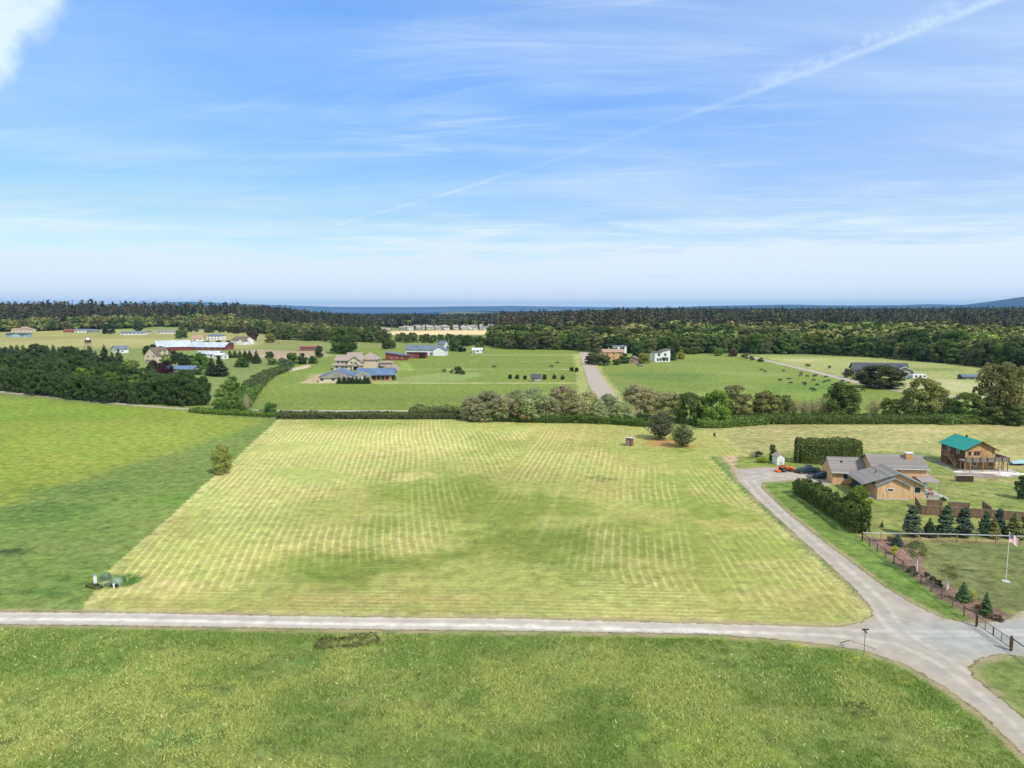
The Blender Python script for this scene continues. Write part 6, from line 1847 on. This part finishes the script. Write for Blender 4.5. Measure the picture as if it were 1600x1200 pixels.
su = t.math('MULTIPLY', ux, 11 / .40 / 2 * 1.0); sv_ = t.math('MULTIPLY', t.math('SUBTRACT', vx, 6 / 13), 9 / (7 / 13) / 2)
fa = t.math('SUBTRACT', t.math('FRACT', su), .5); fb = t.math('SUBTRACT', t.math('FRACT', sv_), .5)
star = t.math('LESS_THAN', t.math('ADD', t.math('MULTIPLY', fa, fa), t.math('MULTIPLY', fb, fb)), .035)
cc_ = t.mix(star, L(40, 50, 110), L(238, 238, 238))
t.l.new(t.mix(canton, cst, cc_), b.inputs['Base Color']); t.l.new(b.outputs[0], out.inputs[0])
nu, nv = 28, 16; vs = []; fu = []; fv = []
for j in range(nv + 1):
    for i in range(nu + 1):
        uu = i / nu; vv = j / nv
        x_ = uu * 1.45; y_ = .16 * math.sin(uu * 9 + vv * 1.5) * uu + .25 * uu
        z_ = vv * 1.15 - uu * uu * .55 - .25 * uu + .05 * math.sin(uu * 7)
        vs.append((x_ + .06, y_, z_)); fu.append(uu); fv.append(vv)
me = np_mesh('flag', vs, [[j * (nu + 1) + i, j * (nu + 1) + i + 1, (j + 1) * (nu + 1) + i + 1, (j + 1) * (nu + 1) + i] for j in range(nv) for i in range(nu)], smooth=True)
for an, ar in (('fu', fu), ('fv', fv)):
    me.attributes.new(an, 'FLOAT', 'POINT').data.foreach_set('value', ar)
fl_ = link('flag', me, mat_=fm_, loc=FB + Vector((0, 0, fh - 1.30)))
tag(fl_, 'stars and stripes flag flying from the white flagpole', 'flag')

e = empty('street_sign', P(1350, 1022)); tag(e, 'thin grey pole with two crossed name blades at the road junction', 'sign')
sh_ = hh(1022, 982, 1350)
MB().tube([(0, 0, 0), (0, 0, sh_)], .035, 8).build('pole', 'steel', e)
MB().box(-.38, .38, -.012, .012, sh_ - .18, sh_).build('blade', 'dark_metal', e)
q = MB(); q.box(-.012, .012, -.38, .38, sh_ - .38, sh_ - .20); q.build('blade', 'dark_metal', e)
e = empty('fallen_post', P(1313, 1005)); tag(e, 'dark thin post leaning at the road edge left of the sign pole', 'post')
MB().bar((0, 0, .05), (.6, -.9, .8), .07).build('stake', 'dark_wood', e)
q = MB(); q.bar((.6, -.9, .8), (3.2, -1.7, .15), .03); q.build('cable', 'dark_metal', e)

# ---- utility boxes at the corner of the mown field
e = empty('utility_cabinet', P(183, 915)); tag(e, 'rounded grey green utility cabinet, the largest thing on the green patch', 'utility box')
vs = []; n_ = 14
for ring, (rr_, z_) in enumerate(((.72, 0), (.72, .55), (.66, .85), (.45, 1.08), (.15, 1.16))):
    for k in range(n_):
        a = 2 * math.pi * k / n_; vs.append((math.copysign(abs(math.cos(a)) ** .7, math.cos(a)) * rr_, math.copysign(abs(math.sin(a)) ** .7, math.sin(a)) * rr_ * .8, z_))
MB().add(vs, [(n_ * i + j, n_ * i + (j + 1) % n_, n_ * i + n_ + (j + 1) % n_, n_ * i + n_ + j) for i in range(4) for j in range(n_)] + [tuple(range(4 * n_, 5 * n_))]).build('cover', 'box_green', e, smooth=True)
MB().box(-.5, .5, -.70, -.585, .05, .45).build('door', 'dark_metal', e)
e = empty('marker_board', P(149, 912), R(20)); tag(e, 'narrow white upright board at the left of the utility boxes', 'board')
MB().box(-.22, .22, -.05, .05, .0, 1.15).build('panel', 'white_paint', e, .03); MB().box(-.26, .26, -.09, .09, 1.152, 1.22).build('cap', 'pale_blue', e)
e = empty('folded_tarpaulin', P(165, 905), R(-10)); tag(e, 'dull green tarpaulin draped over a low box between the white board and the cabinet', 'tarpaulin')
MB().add([(-.65, -.5, 0), (.6, -.55, 0), (.7, .5, 0), (-.6, .55, 0), (-.5, -.35, .7), (.45, -.4, .62), (.5, .35, .95), (-.4, .4, .85)], [(0, 1, 5, 4), (1, 2, 6, 5), (2, 3, 7, 6), (3, 0, 4, 7), (4, 5, 6, 7)]).build('cloth', 'tarp_green', e, .06)
e = empty('marker_stake', P(200, 910)); tag(e, 'pale wooden stake leaning right of the rounded cabinet', 'stake')
MB().bar((0, 0, 0), (-.30, .15, 1.05), .07).build('stick', 'stone', e)
for k, (u_, v_, s_, lb, mn) in enumerate(((155, 921, .5, 'rusty pipe stub in the dark weeds', 'rust_post'), (161, 916, .45, 'pale round valve lid beside the rusty stub', 'stone'), (171, 918, .6, 'small grey pipe bracket before the tarpaulin', 'steel'), (178, 919, .5, 'small white plastic pedestal in front of the rounded cabinet', 'white_paint'))):
    e = empty('pipe_fitting', P(u_, v_), k * .7); tag(e, lb, 'pipe')
    MB().tube([(0, 0, 0), (0, 0, s_ * .8), (s_ * .35, 0, s_)], [.10, .10, .09], 8).build('pipe', mn, e)
    MB().disc((s_ * .35, 0, s_), .16, 'z', .07, 12).build('cap', mn, e)

# ================================================================== far buildings
def simple_house(u, v, w_, d_, h, rh, rz, wallm, roofm, label, axis='x', cat='house', name='farmhouse', nwin=3, ov=.6, kind='gable', chimney=False, extra=None, group=None, winz=1.0, side=True, door=True):
    e = empty(name, P(u, v), rz); tag(e, label, cat, group)
    wl = MB(); rf = MB()
    x0, x1, y0, y1 = -w_ / 2, w_ / 2, 0, d_
    (gable if kind == 'gable' else hip)(wl, rf, x0, x1, y0, y1, h, rh, **({'axis': axis, 'ov': ov} if kind == 'gable' else {'ov': ov}))
    for (a0, a1, b0, b1, hh_, rr2, ax) in (extra or []): gable(wl, rf, a0, a1, b0, b1, hh_, rr2, ax, ov)
    wl.build('wall', wallm, e); ro = rf.build('roof', roofm, e)
    if chimney: MB().box(x0 + w_ * .3, x0 + w_ * .3 + .9, d_ * .5, d_ * .5 + .9, h, rh + 1.0).build('chimney', 'stone', ro)
    for k in range(nwin):
        a = x0 + w_ * (k + .6) / (nwin + .2)
        window(e, 'f', a, winz, min(1.4, w_ / nwin * .5), min(1.3, h - winz - .3), y0)
        if h > 4.6: window(e, 'f', a, winz + 2.8, min(1.4, w_ / nwin * .5), 1.2, y0)
    if door:
        a = x0 + w_ * .08 + .5
        MB().box(a - .5, a + .5, -.06, -.004, 0, 2.1).build('door', 'dark_wood', e)
    if side:
        for s_, pl_2 in (('l', x0), ('r', x1)): window(e, s_, d_ * .5, winz, 1.3, 1.1, pl_2)
    return e

h1 = simple_house(236, 567, 10.5, 13, 5.2, 10.4, R(-16), 'cream', 'brown_roof', 'cream house with a steep brown gable roof above the purple leaved trees', 'y', ov=.5, nwin=2, side=False)
q = MB(); rf = MB(); gable(q, rf, 1.4, 5.3, 4.0, 6.2, 7.8, 8.8, 'x', .25, z0=5.4); gable(q, rf, 1.4, 5.3, 8.2, 10.4, 7.8, 8.8, 'x', .25, z0=5.4)
do = q.build('dormer', 'cream', h1); rf.build('dormer_roof', 'brown_roof', do)
window(h1, 'r', 3.0, 1.0, 2.6, 1.4, 5.25); window(h1, 'r', 8.0, 1.0, 2.6, 1.4, 5.25)
simple_house(276, 585, 18.5, 9, 3.0, 4.6, R(2), 'grey_siding', 'blue_metal', 'long low building with a blue grey metal roof behind the cypress wall', nwin=4)
simple_house(272, 549, 27, 18, 3.6, 8.6, R(30), 'barn_red', 'silver_metal', 'big barn with a silver roof and a red gable end', cat='barn', name='barn', nwin=0, side=False, door=False)
simple_house(322, 547.5, 34, 17, 2.8, 6.6, R(-6), 'barn_red', 'silver_metal', 'long low barn with a silver roof joined right of the red gabled barn', cat='barn', name='barn', nwin=6)
simple_house(323, 559, 17, 9, 2.8, 4.8, R(-8), 'white_paint', 'silver_metal', 'white roofed long shed below the silver roofed barns', cat='shed', name='shed', nwin=2)
e = simple_house(341, 561, 8, 6, 3.0, 4.2, R(-25), 'white_paint', 'white_trim', 'white cube shed with a dark doorway right of the white roofed long shed', cat='shed', name='shed', nwin=0, door=False)
MB().box(-1.5, 2.0, -.08, -.004, 0, 2.4).build('doorway', 'shade_black', e)  # black panel on the wall paints the shade inside the doorway
simple_house(372, 538.5, 17, 14, 4.4, 8.0, R(-20), 'white_paint', 'brown_roof', 'white gabled building with a brown roof at the right of the barn group', nwin=2, extra=[(3, 10, -4, 3, 4.0, 6.5, 'y')])
simple_house(334, 532, 17, 11, 5.4, 7.6, R(-10), 'white_paint', 'slate_metal', 'white two storey house behind the purple leaved trees', kind='hip', nwin=4)
simple_house(309, 534, 11, 9, 3.4, 6.4, R(15), 'white_paint', 'terracotta', 'small house with an orange roof beside the purple leaved trees', nwin=2)
simple_house(25, 527, 26, 12, 3.2, 5.2, R(5), 'pale_blue', 'shingle_dark', 'low pale blue and white house with a grey roof at the far left', nwin=3, extra=[(-3, 8, -4, 4, 3.0, 5.0, 'y')])
simple_house(33, 519.5, 30, 12, 4.2, 6.2, R(0), 'cream', 'terracotta', 'cream house behind the pale blue one at the far left', nwin=5, extra=[(-1, 8, 1, 11, 6.5, 8.5, 'x')])
simple_house(128, 519.5, 22, 11, 3.2, 5.0, R(3), 'white_paint', 'slate_metal', 'long white house with a grey roof at the far wood edge', nwin=4)
simple_house(107, 519.5, 16, 9, 3.0, 4.6, R(0), 'rust_roof', 'rust_roof', 'low rust coloured shed left of the long white house', cat='shed', name='shed', nwin=0, door=False)
simple_house(143, 520, 15, 9, 3.2, 5.0, R(-5), 'grey_siding', 'slate_metal', 'grey house joined right of the long white house at the wood edge', nwin=2)
simple_house(182, 511, 14, 10, 5.0, 7.8, R(5), 'white_paint', 'rust_roof', 'white house with a red roof among the trees at the far left', nwin=3)
simple_house(207, 523.5, 32, 11, 3.0, 5.0, R(3), 'white_paint', 'slate_metal', 'long low white house left of the grey roofed bungalow', nwin=6)
simple_house(260, 521.5, 27, 12, 3.0, 5.6, R(0), 'white_paint', 'shingle', 'grey roofed white bungalow on the far rise', nwin=5)
simple_house(230, 521.5, 8, 7, 2.6, 4.0, R(0), 'cream', 'brown_roof', 'small cream shed beside the grey roofed bungalow', cat='shed', name='shed', nwin=1, side=False)
simple_house(178, 552, 8, 10, 3.6, 6.0, R(-35), 'white_paint', 'slate_metal', 'white gabled shed half hidden between the dark conifers', 'y', cat='shed', name='shed', nwin=0)
simple_house(52 + 430, 549, 15.5, 7, 3.0, 3.9, R(0), 'barn_red', 'rust_roof', 'long shed with a rust red roof in the far paddock', cat='shed', name='shed', nwin=5, side=False, door=False)
e = empty('utility_pole', P(468, 549)); tag(e, 'pale bare pole left of the rust roofed shed', 'pole'); ph = hh(549, 533, 468)
MB().tube([(0, 0, 0), (0, 0, ph)], [.22, .14]).build('pole', 'stone', e); MB().box(-1.0, 1.0, -.08, .08, ph - 1.2, ph - 1.0).build('crossarm', 'stone', e)
e = empty('utility_pole', P(406, 536)); tag(e, 'pale thin pole between the reddish tree and the yellow green tree', 'pole'); ph = hh(536, 520, 406)
MB().tube([(0, 0, 0), (0, 0, ph)], [.25, .15]).build('pole', 'stone', e); MB().box(-1.0, 1.0, -.08, .08, ph - 1.2, ph - 1.0).build('crossarm', 'stone', e)
e = empty('water_tank', P(138, 545)); tag(e, 'dark water tank on a timber tower with a white cap, rising above the left conifers', 'water tank'); 
th_ = hh(545, 528, 138)
for sx in (-1, 1):
    for sy in (-1, 1): MB().bar((sx * 2.2, sy * 2.2, 0), (sx * 1.5, sy * 1.5, th_ - 4.6), .35).build('leg', 'dark_wood', e)
MB().tube([(0, 0, th_ - 4.6), (0, 0, th_ - 1.6)], 2.6, 16).build('tank', 'dark_wood', e); MB().tube([(0, 0, th_ - 1.6), (0, 0, th_ + .2)], [1.9, .6], 16).build('cap', 'white_paint', e)

# the tan two storey house
e = empty('large_house', P(549, 578), R(-3)); tag(e, 'large tan two storey house with layered brown roofs in the middle distance', 'house')
wl = MB(); rf = MB()
wl.box(-11, 7, 0, 9, 0, 3.0); wl.box(-10, 6, 1.6, 10.6, 3.0, 6.0)
rf.prism([(-.9, 2.7), (1.8, 3.7), (1.8, 3.9), (-.9, 2.9)], 'x', -12, 7.8)
gable(None, rf, -10, 6, 1.6, 10.6, 6.0, 8.4, 'x', .9)
gable(wl, rf, -2.2, 6.4, .3, 6, 5.2, 8.2, 'y', .8); gable(wl, rf, 1.2, 5.6, -2.2, 1, 2.9, 4.6, 'y', .6)
hip(wl, rf, 4.5, 14.0, 5.0, 16.0, 6.0, 10.2, .9); gable(None, rf, -5, 4, 8, 15, 6.6, 9.8, 'x', .6)
wl.box(-5, 4, 8, 15, 0, 6.6)
wl.build('wall', 'cream', e); rf.build('roof', 'shingle_pale', e)
for a in (-9, -5.5, -3.4): window(e, 'f', a, .9, 1.4, 1.3, 0)
for a in (-8.5, -6, -3.8): window(e, 'f', a, 4.0, 1.5, 1.1, 1.6)
for a in (0.2, 2.6): window(e, 'f', a, 3.9, 1.2, 1.1, .3)
for b_ in (7, 10.5, 14): window(e, 'r', b_, 3.8, 1.5, 1.3, 14.0); window(e, 'r', b_, .9, 1.5, 1.4, 14.0)
MB().box(1.9, 4.9, -2.25, -2.204, 0, 2.5).build('entrance_shade_panel', 'shade_black', e)  # black panel, painted shade of the recessed entry
q = MB(); q.box(14.4, 22.5, 10, 15, 2.6, 2.85); q.box(14.4, 22.5, 9.95, 10.0, 3.0, 3.7)
dk_ = q.build('deck', 'brown_roof', e)
for x_ in (14.8, 18.5, 22.2): MB().box(x_ - .15, x_ + .15, 10.2, 10.5, 0, 2.596).build('post', 'post_wood', dk_)
# blue roofed building
e = empty('long_house', P(530, 597.5), R(6)); tag(e, 'sprawling grey sided building with a blue metal roof before the tan house', 'house')
wl = MB(); rf = MB()
gable(wl, rf, -10, 8.5, 0, 15, 2.8, 6.0, 'y', .5, .2)
wl.build('wall', 'cream', e)
cl = MB(); cl.prism([(-10.4, 2.3), (8.9, 2.3), (-.75, 6.1)], 'y', -.62, -.51); cl.build('gable_cladding', 'grey_siding', e)
gable(None, rf, 8.5, 27, 6.5, 16.5, 3.3, 6.0, 'x', .9, .2)
w2 = MB(); w2.box(8.504, 26, 7.0, 15.9, 0, 3.3); w2.build('rear_wall', 'orange_wall', e)
gr_ = MB(); gable(gr_, MB(), 6.5, 15.5, 3.2, 6.5, 3.0, 5.2, 'y', .4); gr_.build('porch_gable', 'grey_siding', e)
rf.build('roof', 'blue_metal', e)
for a in (-8.5, -3, 2.5, 6): window(e, 'f', a, .9, 1.6, 1.3, 0)
for a in (17, 19.2, 21.4, 23.6): window(e, 'f', a, .4, 1.6, 2.2, 7.0, 'barn_red')
MB().box(9.5, 12.5, 3.1, 3.19, 0, 2.3).build('garage_door', 'white_trim', e)
# red barns and white farmhouse
e = empty('barn', P(624, 563), R(-2)); tag(e, 'dark red barn with a slanting blue grey roof, left one of the pair', 'barn')
MB().prism([(0, 0), (12, 0), (12, 2.6), (0, 4.2)], 'x', -10, 4.5).build('wall', 'barn_red', e)
MB().prism([(-10.8, 5.6), (5.2, 3.2), (5.2, 3.5), (-10.8, 5.9)], 'y', -.8, 12.8).build('roof', 'slate_metal', e)
MB().prism([(-10, 4.2), (-10, 5.5), (3.5, 3.45), (4.5, 3.0), (4.5, 2.5)], 'y', .004, .3).build('upper_wall', 'barn_red', e)
for a in (-6, -2, 2): window(e, 'f', a, 1.2, 1.2, 1.0, 0)
e = empty('barn', P(652, 560), R(-4)); tag(e, 'dark red barn with an open black bay, right one of the pair', 'barn')
MB().prism([(0, 0), (10, 0), (10, 3.2), (0, 4.4)], 'x', -8, 6).build('wall', 'barn_red', e)
MB().prism([(-.8, 4.55), (10.6, 3.25), (10.6, 3.55), (-.8, 4.85)], 'x', -8.6, 6.6).build('roof', 'slate_metal', e)
MB().box(1.5, 5.8, -.08, -.004, 0, 3.6).build('bay_shade_panel', 'shade_black', e)  # black panel on the wall paints the unlit inside of the bay
MB().box(-5.5, -2.0, -.08, -.004, .2, 3.0).build('door', 'rust_post', e)
simple_house(660, 555.5, 27, 13, 4.6, 7.8, R(-5), 'white_paint', 'slate_metal', 'white farmhouse with a grey metal roof behind the red barns', nwin=6, extra=[(9, 19, -3, 9, 4.4, 7.2, 'y')])
simple_house(690, 549.5, 6, 6, 6.5, 8.8, R(-25), 'white_paint', 'slate_metal', 'narrow white tower house at the right end of the farmhouse', nwin=1)
simple_house(746, 552, 8, 5.5, 2.8, 4.3, R(6), 'white_paint', 'white_trim', 'small white shed beside the olive tree in the far pasture', cat='shed', name='shed', nwin=1)
simple_house(838, 596, 4.8, 3.5, 1.9, 3.6, R(4), 'stone', 'shingle_dark', 'tiny play shed with a steep grey roof beside the brown patch', cat='shed', name='shed', nwin=1, side=False, ov=.3)
blob_note = 0
# orange house and white modern house
simple_house(959, 562, 15, 9, 5.6, 7.4, R(8), 'orange_wall', 'terracotta', 'orange two storey house half hidden by garden trees at the lane end', nwin=3, chimney=True)
e = empty('tower_house', P(969, 556), R(0)); tag(e, 'white flat roofed block behind the orange house', 'house')
MB().box(-5, 5, 0, 8, 0, 7.6).build('wall', 'white_paint', e); MB().box(-5.5, 5.5, -.5, 8.5, 7.604, 7.9).build('roof', 'slate_metal', e)
window(e, 'f', 1.5, 5.0, 3.6, 1.9, 0); window(e, 'f', -2.8, 5.2, 1.2, 1.4, 0)
simple_house(988, 568, 9, 6, 2.8, 4.8, R(-20), 'terracotta', 'shingle', 'low grey roofed shed between the green bush and the yellow green tree', 'y', cat='shed', name='shed', nwin=1)
e = empty('modern_house', P(1035, 565.5), R(10)); tag(e, 'white two storey modern house with a slanting roof at the pasture edge', 'house')
MB().prism([(-5.6, 0), (5.6, 0), (5.6, 8.6), (-.2, 7.2), (-.2, 6.6), (-5.6, 6.6)], 'y', 0, 8).build('wall', 'white_paint', e)
q = MB(); q.prism([(-.4, 7.25), (6.2, 8.75), (6.2, 9.0), (-.4, 7.5)], 'y', -.6, 8.6); q.box(-6.1, -.45, -.6, 8.6, 6.604, 6.9); q.build('roof', 'brown_roof', e)
for (a, z_, w_, h_) in ((-2.6, 4.2, 1.6, 1.6), (2.0, 4.2, 1.5, 1.7), (-3.4, .7, 1.2, 1.9), (-1.6, .7, 1.2, 1.9), (1.2, .6, 1.8, 2.1), (3.6, .6, 1.3, 2.0)): window(e, 'f', a, z_, w_, h_, 0, 'stone')
window(e, 'l', 3, 4.2, 1.2, 1.4, -5.6)
MB().box(-.6, 4.0, -1.6, -.06, 3.0, 3.2).build('balcony', 'dark_metal', e)
e = empty('parked_car', P(1000, 571), R(10)); bpy.data.objects.remove(e)
car('parked_car', P(1000, 572), R(6), 'steel', 'grey car parked before the garden trees of the orange house', 'car', 'car')
# dark roofed farmhouse on the right
e = empty('farmhouse', P(1384, 586), R(-14)); tag(e, 'long house with a dark slate roof behind the big dark shrub', 'house')
wl = MB(); rf = MB()
gable(wl, rf, -16, 12, 2, 13, 2.9, 6.2, 'x', .8, .2); gable(wl, rf, -13, -4, -3, 6, 2.9, 5.6, 'y', .7, .2); gable(wl, rf, 4, 13, -4, 6, 2.9, 5.2, 'y', .7, .2)
wl.build('wall', 'grey_siding', e); rf.build('roof', 'shingle_dark', e)
for a in (-10.5, -7): window(e, 'f', a, .8, 1.6, 1.4, -3)
for a in (-1, 2): window(e, 'f', a, .8, 1.6, 1.4, 2)
MB().box(6, 11, -4.1, -4.004, 0, 2.5).build('garage_door', 'white_trim', e)
q = MB(); q.prism([(8.5, 5.35), (14.3, 2.4), (14.3, 2.1), (8.5, 5.05)], 'y', -4.82, -4.72); q.prism([(8.5, 5.35), (2.7, 2.6), (2.7, 2.3), (8.5, 5.05)], 'y', -4.82, -4.72); q.build('trim', 'white_trim', e)
MB().tube([(1, 7.5, 5.8), (1, 7.5, 7.4)], .3, 8).build('chimney', 'white_trim', e)
e = empty('camper_trailer', P(1436, 593), R(-8)); tag(e, 'white camper trailer parked at the right end of the dark roofed house', 'camper')
MB().prism([(-3.4, .6), (3.0, .6), (3.5, 1.4), (3.2, 2.6), (2.6, 2.9), (-3.2, 2.9), (-3.5, 2.4)], 'y', -1.15, 1.15).build('body', 'white_paint', e, .08)
for a in (-2, .2, 2.2): window(e, 'f', a, 1.5, .9, .7, -1.15, 'steel')
for sx in (-.7, .5): wheel(e, sx, -1.0, .38); 
MB().bar((3.4, 0, .6), (4.8, 0, .5), .12).build('drawbar', 'dark_metal', e)
e = empty('utility_trailer', P(1418, 592), R(-15)); tag(e, 'pale covered trailer left of the white camper trailer', 'trailer')
MB().prism([(-2, .5), (2, .5), (2.1, 1.6), (1.6, 2.0), (-1.9, 2.0)], 'y', -1, 1).build('body', 'pale_blue', e, .06)
for sy in (-1, 1): wheel(e, 0, sy * 1.0, .36)
car('parked_car', P(1322, 586), R(-8), 'steel', 'silver car standing left of the dark roofed house', 'car', 'car')
car('pickup_truck', P(1334, 584), R(20), 'blue_car', 'dark pickup truck at the left corner of the dark roofed house', 'pickup', 'pickup')
e = empty('farm_shed', P(1518, 593), R(-4)); tag(e, 'low grey green roofed shed alone in the dry field at the right', 'shed')
wl = MB(); rf = MB(); gable(wl, rf, -4.6, 4.6, 0, 5, 1.5, 2.6, 'x', .3); wl.build('wall', 'shingle_dark', e); rf.build('roof', 'slate_metal', e)
window(e, 'f', -2, .6, 1.2, .8, 0); window(e, 'f', 2, .6, 1.2, .8, 0)
simple_house(1596, 517, 34, 14, 5, 6.5, R(0), 'white_paint', 'white_trim', 'white industrial building in the forest at the far right edge', nwin=5, cat='building', name='warehouse')
# far suburb beyond the stubble field
rs = random.Random(12); ws = ['cream', 'white_paint', 'stone', 'cream', 'white_paint']; rs2 = ['shingle', 'shingle_pale', 'shingle_pale', 'stone']
k = 0
for row, (v_, u0_, u1_) in enumerate(((516.2, 628, 782), (514.6, 634, 786), (513.3, 650, 770))):
    u_ = u0_
    while u_ < u1_:
        simple_house(u_, v_ + rs.uniform(-.3, .3), rs.uniform(8, 11), 9, rs.uniform(3.6, 5.2), rs.uniform(5.8, 7.2), R(rs.uniform(-15, 15)), rs.choice(ws), rs.choice(rs2),
                     'small pale suburban house in the rows beyond the tan stubble field', group='suburban houses beyond the stubble field', nwin=2, side=False, name='suburban_house')
        u_ += rs.uniform(11, 18); k += 1
simple_house(598, 519.5, 22, 12, 3.6, 6.2, R(0), 'grey_siding', 'shingle_pale', 'grey roofed house among the trees left of the stubble field', nwin=4)
simple_house(494, 521, 14, 11, 5, 8, R(0), 'cream', 'terracotta', 'cream house among the trees above the tan two storey house', nwin=2)
simple_house(510, 523, 10, 9, 5, 7.4, R(10), 'white_paint', 'slate_metal', 'white house right of the cream one among the trees', nwin=2)
simple_house(470, 518, 14, 10, 4, 6, R(10), 'cream', 'shingle', 'pale roofed house deep in the trees above the rust roofed shed', nwin=2)

# ================================================================== cattle
def cow_mesh():
    me = bpy.data.meshes.new('cow'); import bmesh
    bm = bmesh.new(); sk = bm.verts.layers.skin.verify()
    V = {}
    def v(n, co, r_): q = bm.verts.new(co); q[sk].radius = (r_ if isinstance(r_, tuple) else (r_, r_)); V[n] = q
    v('hip', (-.85, 0, 1.12), (.33, .30)); v('mid', (-.2, 0, 1.02), (.38, .36)); v('sho', (.5, 0, 1.08), (.34, .30)); v('neck', (.88, 0, 1.12), (.20, .17)); v('poll', (1.18, 0, 1.02), .14); v('muz', (1.48, 0, .74), .08)
    v('tail', (-1.15, 0, 1.05), .05); v('tail2', (-1.2, 0, .45), .03)
    for a, b in (('hip', 'mid'), ('mid', 'sho'), ('sho', 'neck'), ('neck', 'poll'), ('poll', 'muz'), ('hip', 'tail'), ('tail', 'tail2')): bm.edges.new((V[a], V[b]))
    for s in (-1, 1):
        v('f1%d' % s, (.52, s * .20, .72), .12); v('f2%d' % s, (.55, s * .20, .40), .065); v('f3%d' % s, (.52, s * .20, .04), .06)
        v('h1%d' % s, (-.88, s * .22, .76), .15); v('h2%d' % s, (-1.02, s * .22, .44), .07); v('h3%d' % s, (-.94, s * .22, .04), .06)
        v('e%d' % s, (1.10, s * .26, 1.10), .035)
        for a, b in (('sho', 'f1'), ('hip', 'h1')): bm.edges.new((V[a], V[b + '%d' % s]))
        for a in 'fh': bm.edges.new((V[a + '1%d' % s], V[a + '2%d' % s])); bm.edges.new((V[a + '2%d' % s], V[a + '3%d' % s]))
        bm.edges.new((V['poll'], V['e%d' % s]))
    V['mid'][sk].use_root = True
    bm.to_mesh(me); bm.free()
    o = bpy.data.objects.new('tmp', me); COL.objects.link(o)
    o.modifiers.new('s', 'SKIN'); sb = o.modifiers.new('u', 'SUBSURF'); sb.levels = 1; sb.render_levels = 1
    dg = bpy.context.evaluated_depsgraph_get(); m2_ = bpy.data.meshes.new_from_object(o.evaluated_get(dg))
    bpy.data.objects.remove(o)
    return m2_
cm = cow_mesh(); cm.name = 'cow'; cm.materials.clear(); cm.materials.append(MT['cow_black'])
cb = cm.copy(); cb.materials.clear(); cb.materials.append(MT['cow_brown'])
rc = random.Random(21)
cows = [(575, 245), (610, 262), (795, 255), (972, 280), (968, 303), (1100, 310), (1220, 318), (1095, 352), (1205, 366), (1245, 357), (760, 350), (1010, 395), (1130, 400), (1290, 403), (1385, 360), (1440, 378), (1585, 453), (1530, 470), (1078, 440), (1102, 455), (850, 340), (866, 380), (1030, 312), (1000, 382)]
for (zx, zv) in cows:
    o = link('cow', cm, loc=P(1100 + zx / 6.4, 540 + zv / 6.4 + 1)); o.rotation_euler.z = rc.choice((0, math.pi)) + rc.uniform(-.6, .6); o.scale = (.92,) * 3
    tag(o, 'black cow grazing in the pasture below the far right lane', 'cow', 'black cattle in the right pasture')
o = link('cow', cb, loc=P(1275, 588)); o.rotation_euler.z = .4; tag(o, 'brown cow standing among the black cattle', 'cow')
for (u_, v_, lb) in ((772, 575, 'black cow standing alone in the left pasture near the island of shrubs'), (862, 574.5, 'black cow in the left pasture, above the row of small round trees'), (871, 568.5, 'black cow farthest up in the left pasture')):
    o = link('cow', cm, loc=P(u_, v_)); o.rotation_euler.z = rc.uniform(-.4, .4); o.scale = (1.15,) * 3; tag(o, lb, 'cow')
print('done', round(time.time() - T0, 1), len(bpy.data.objects))
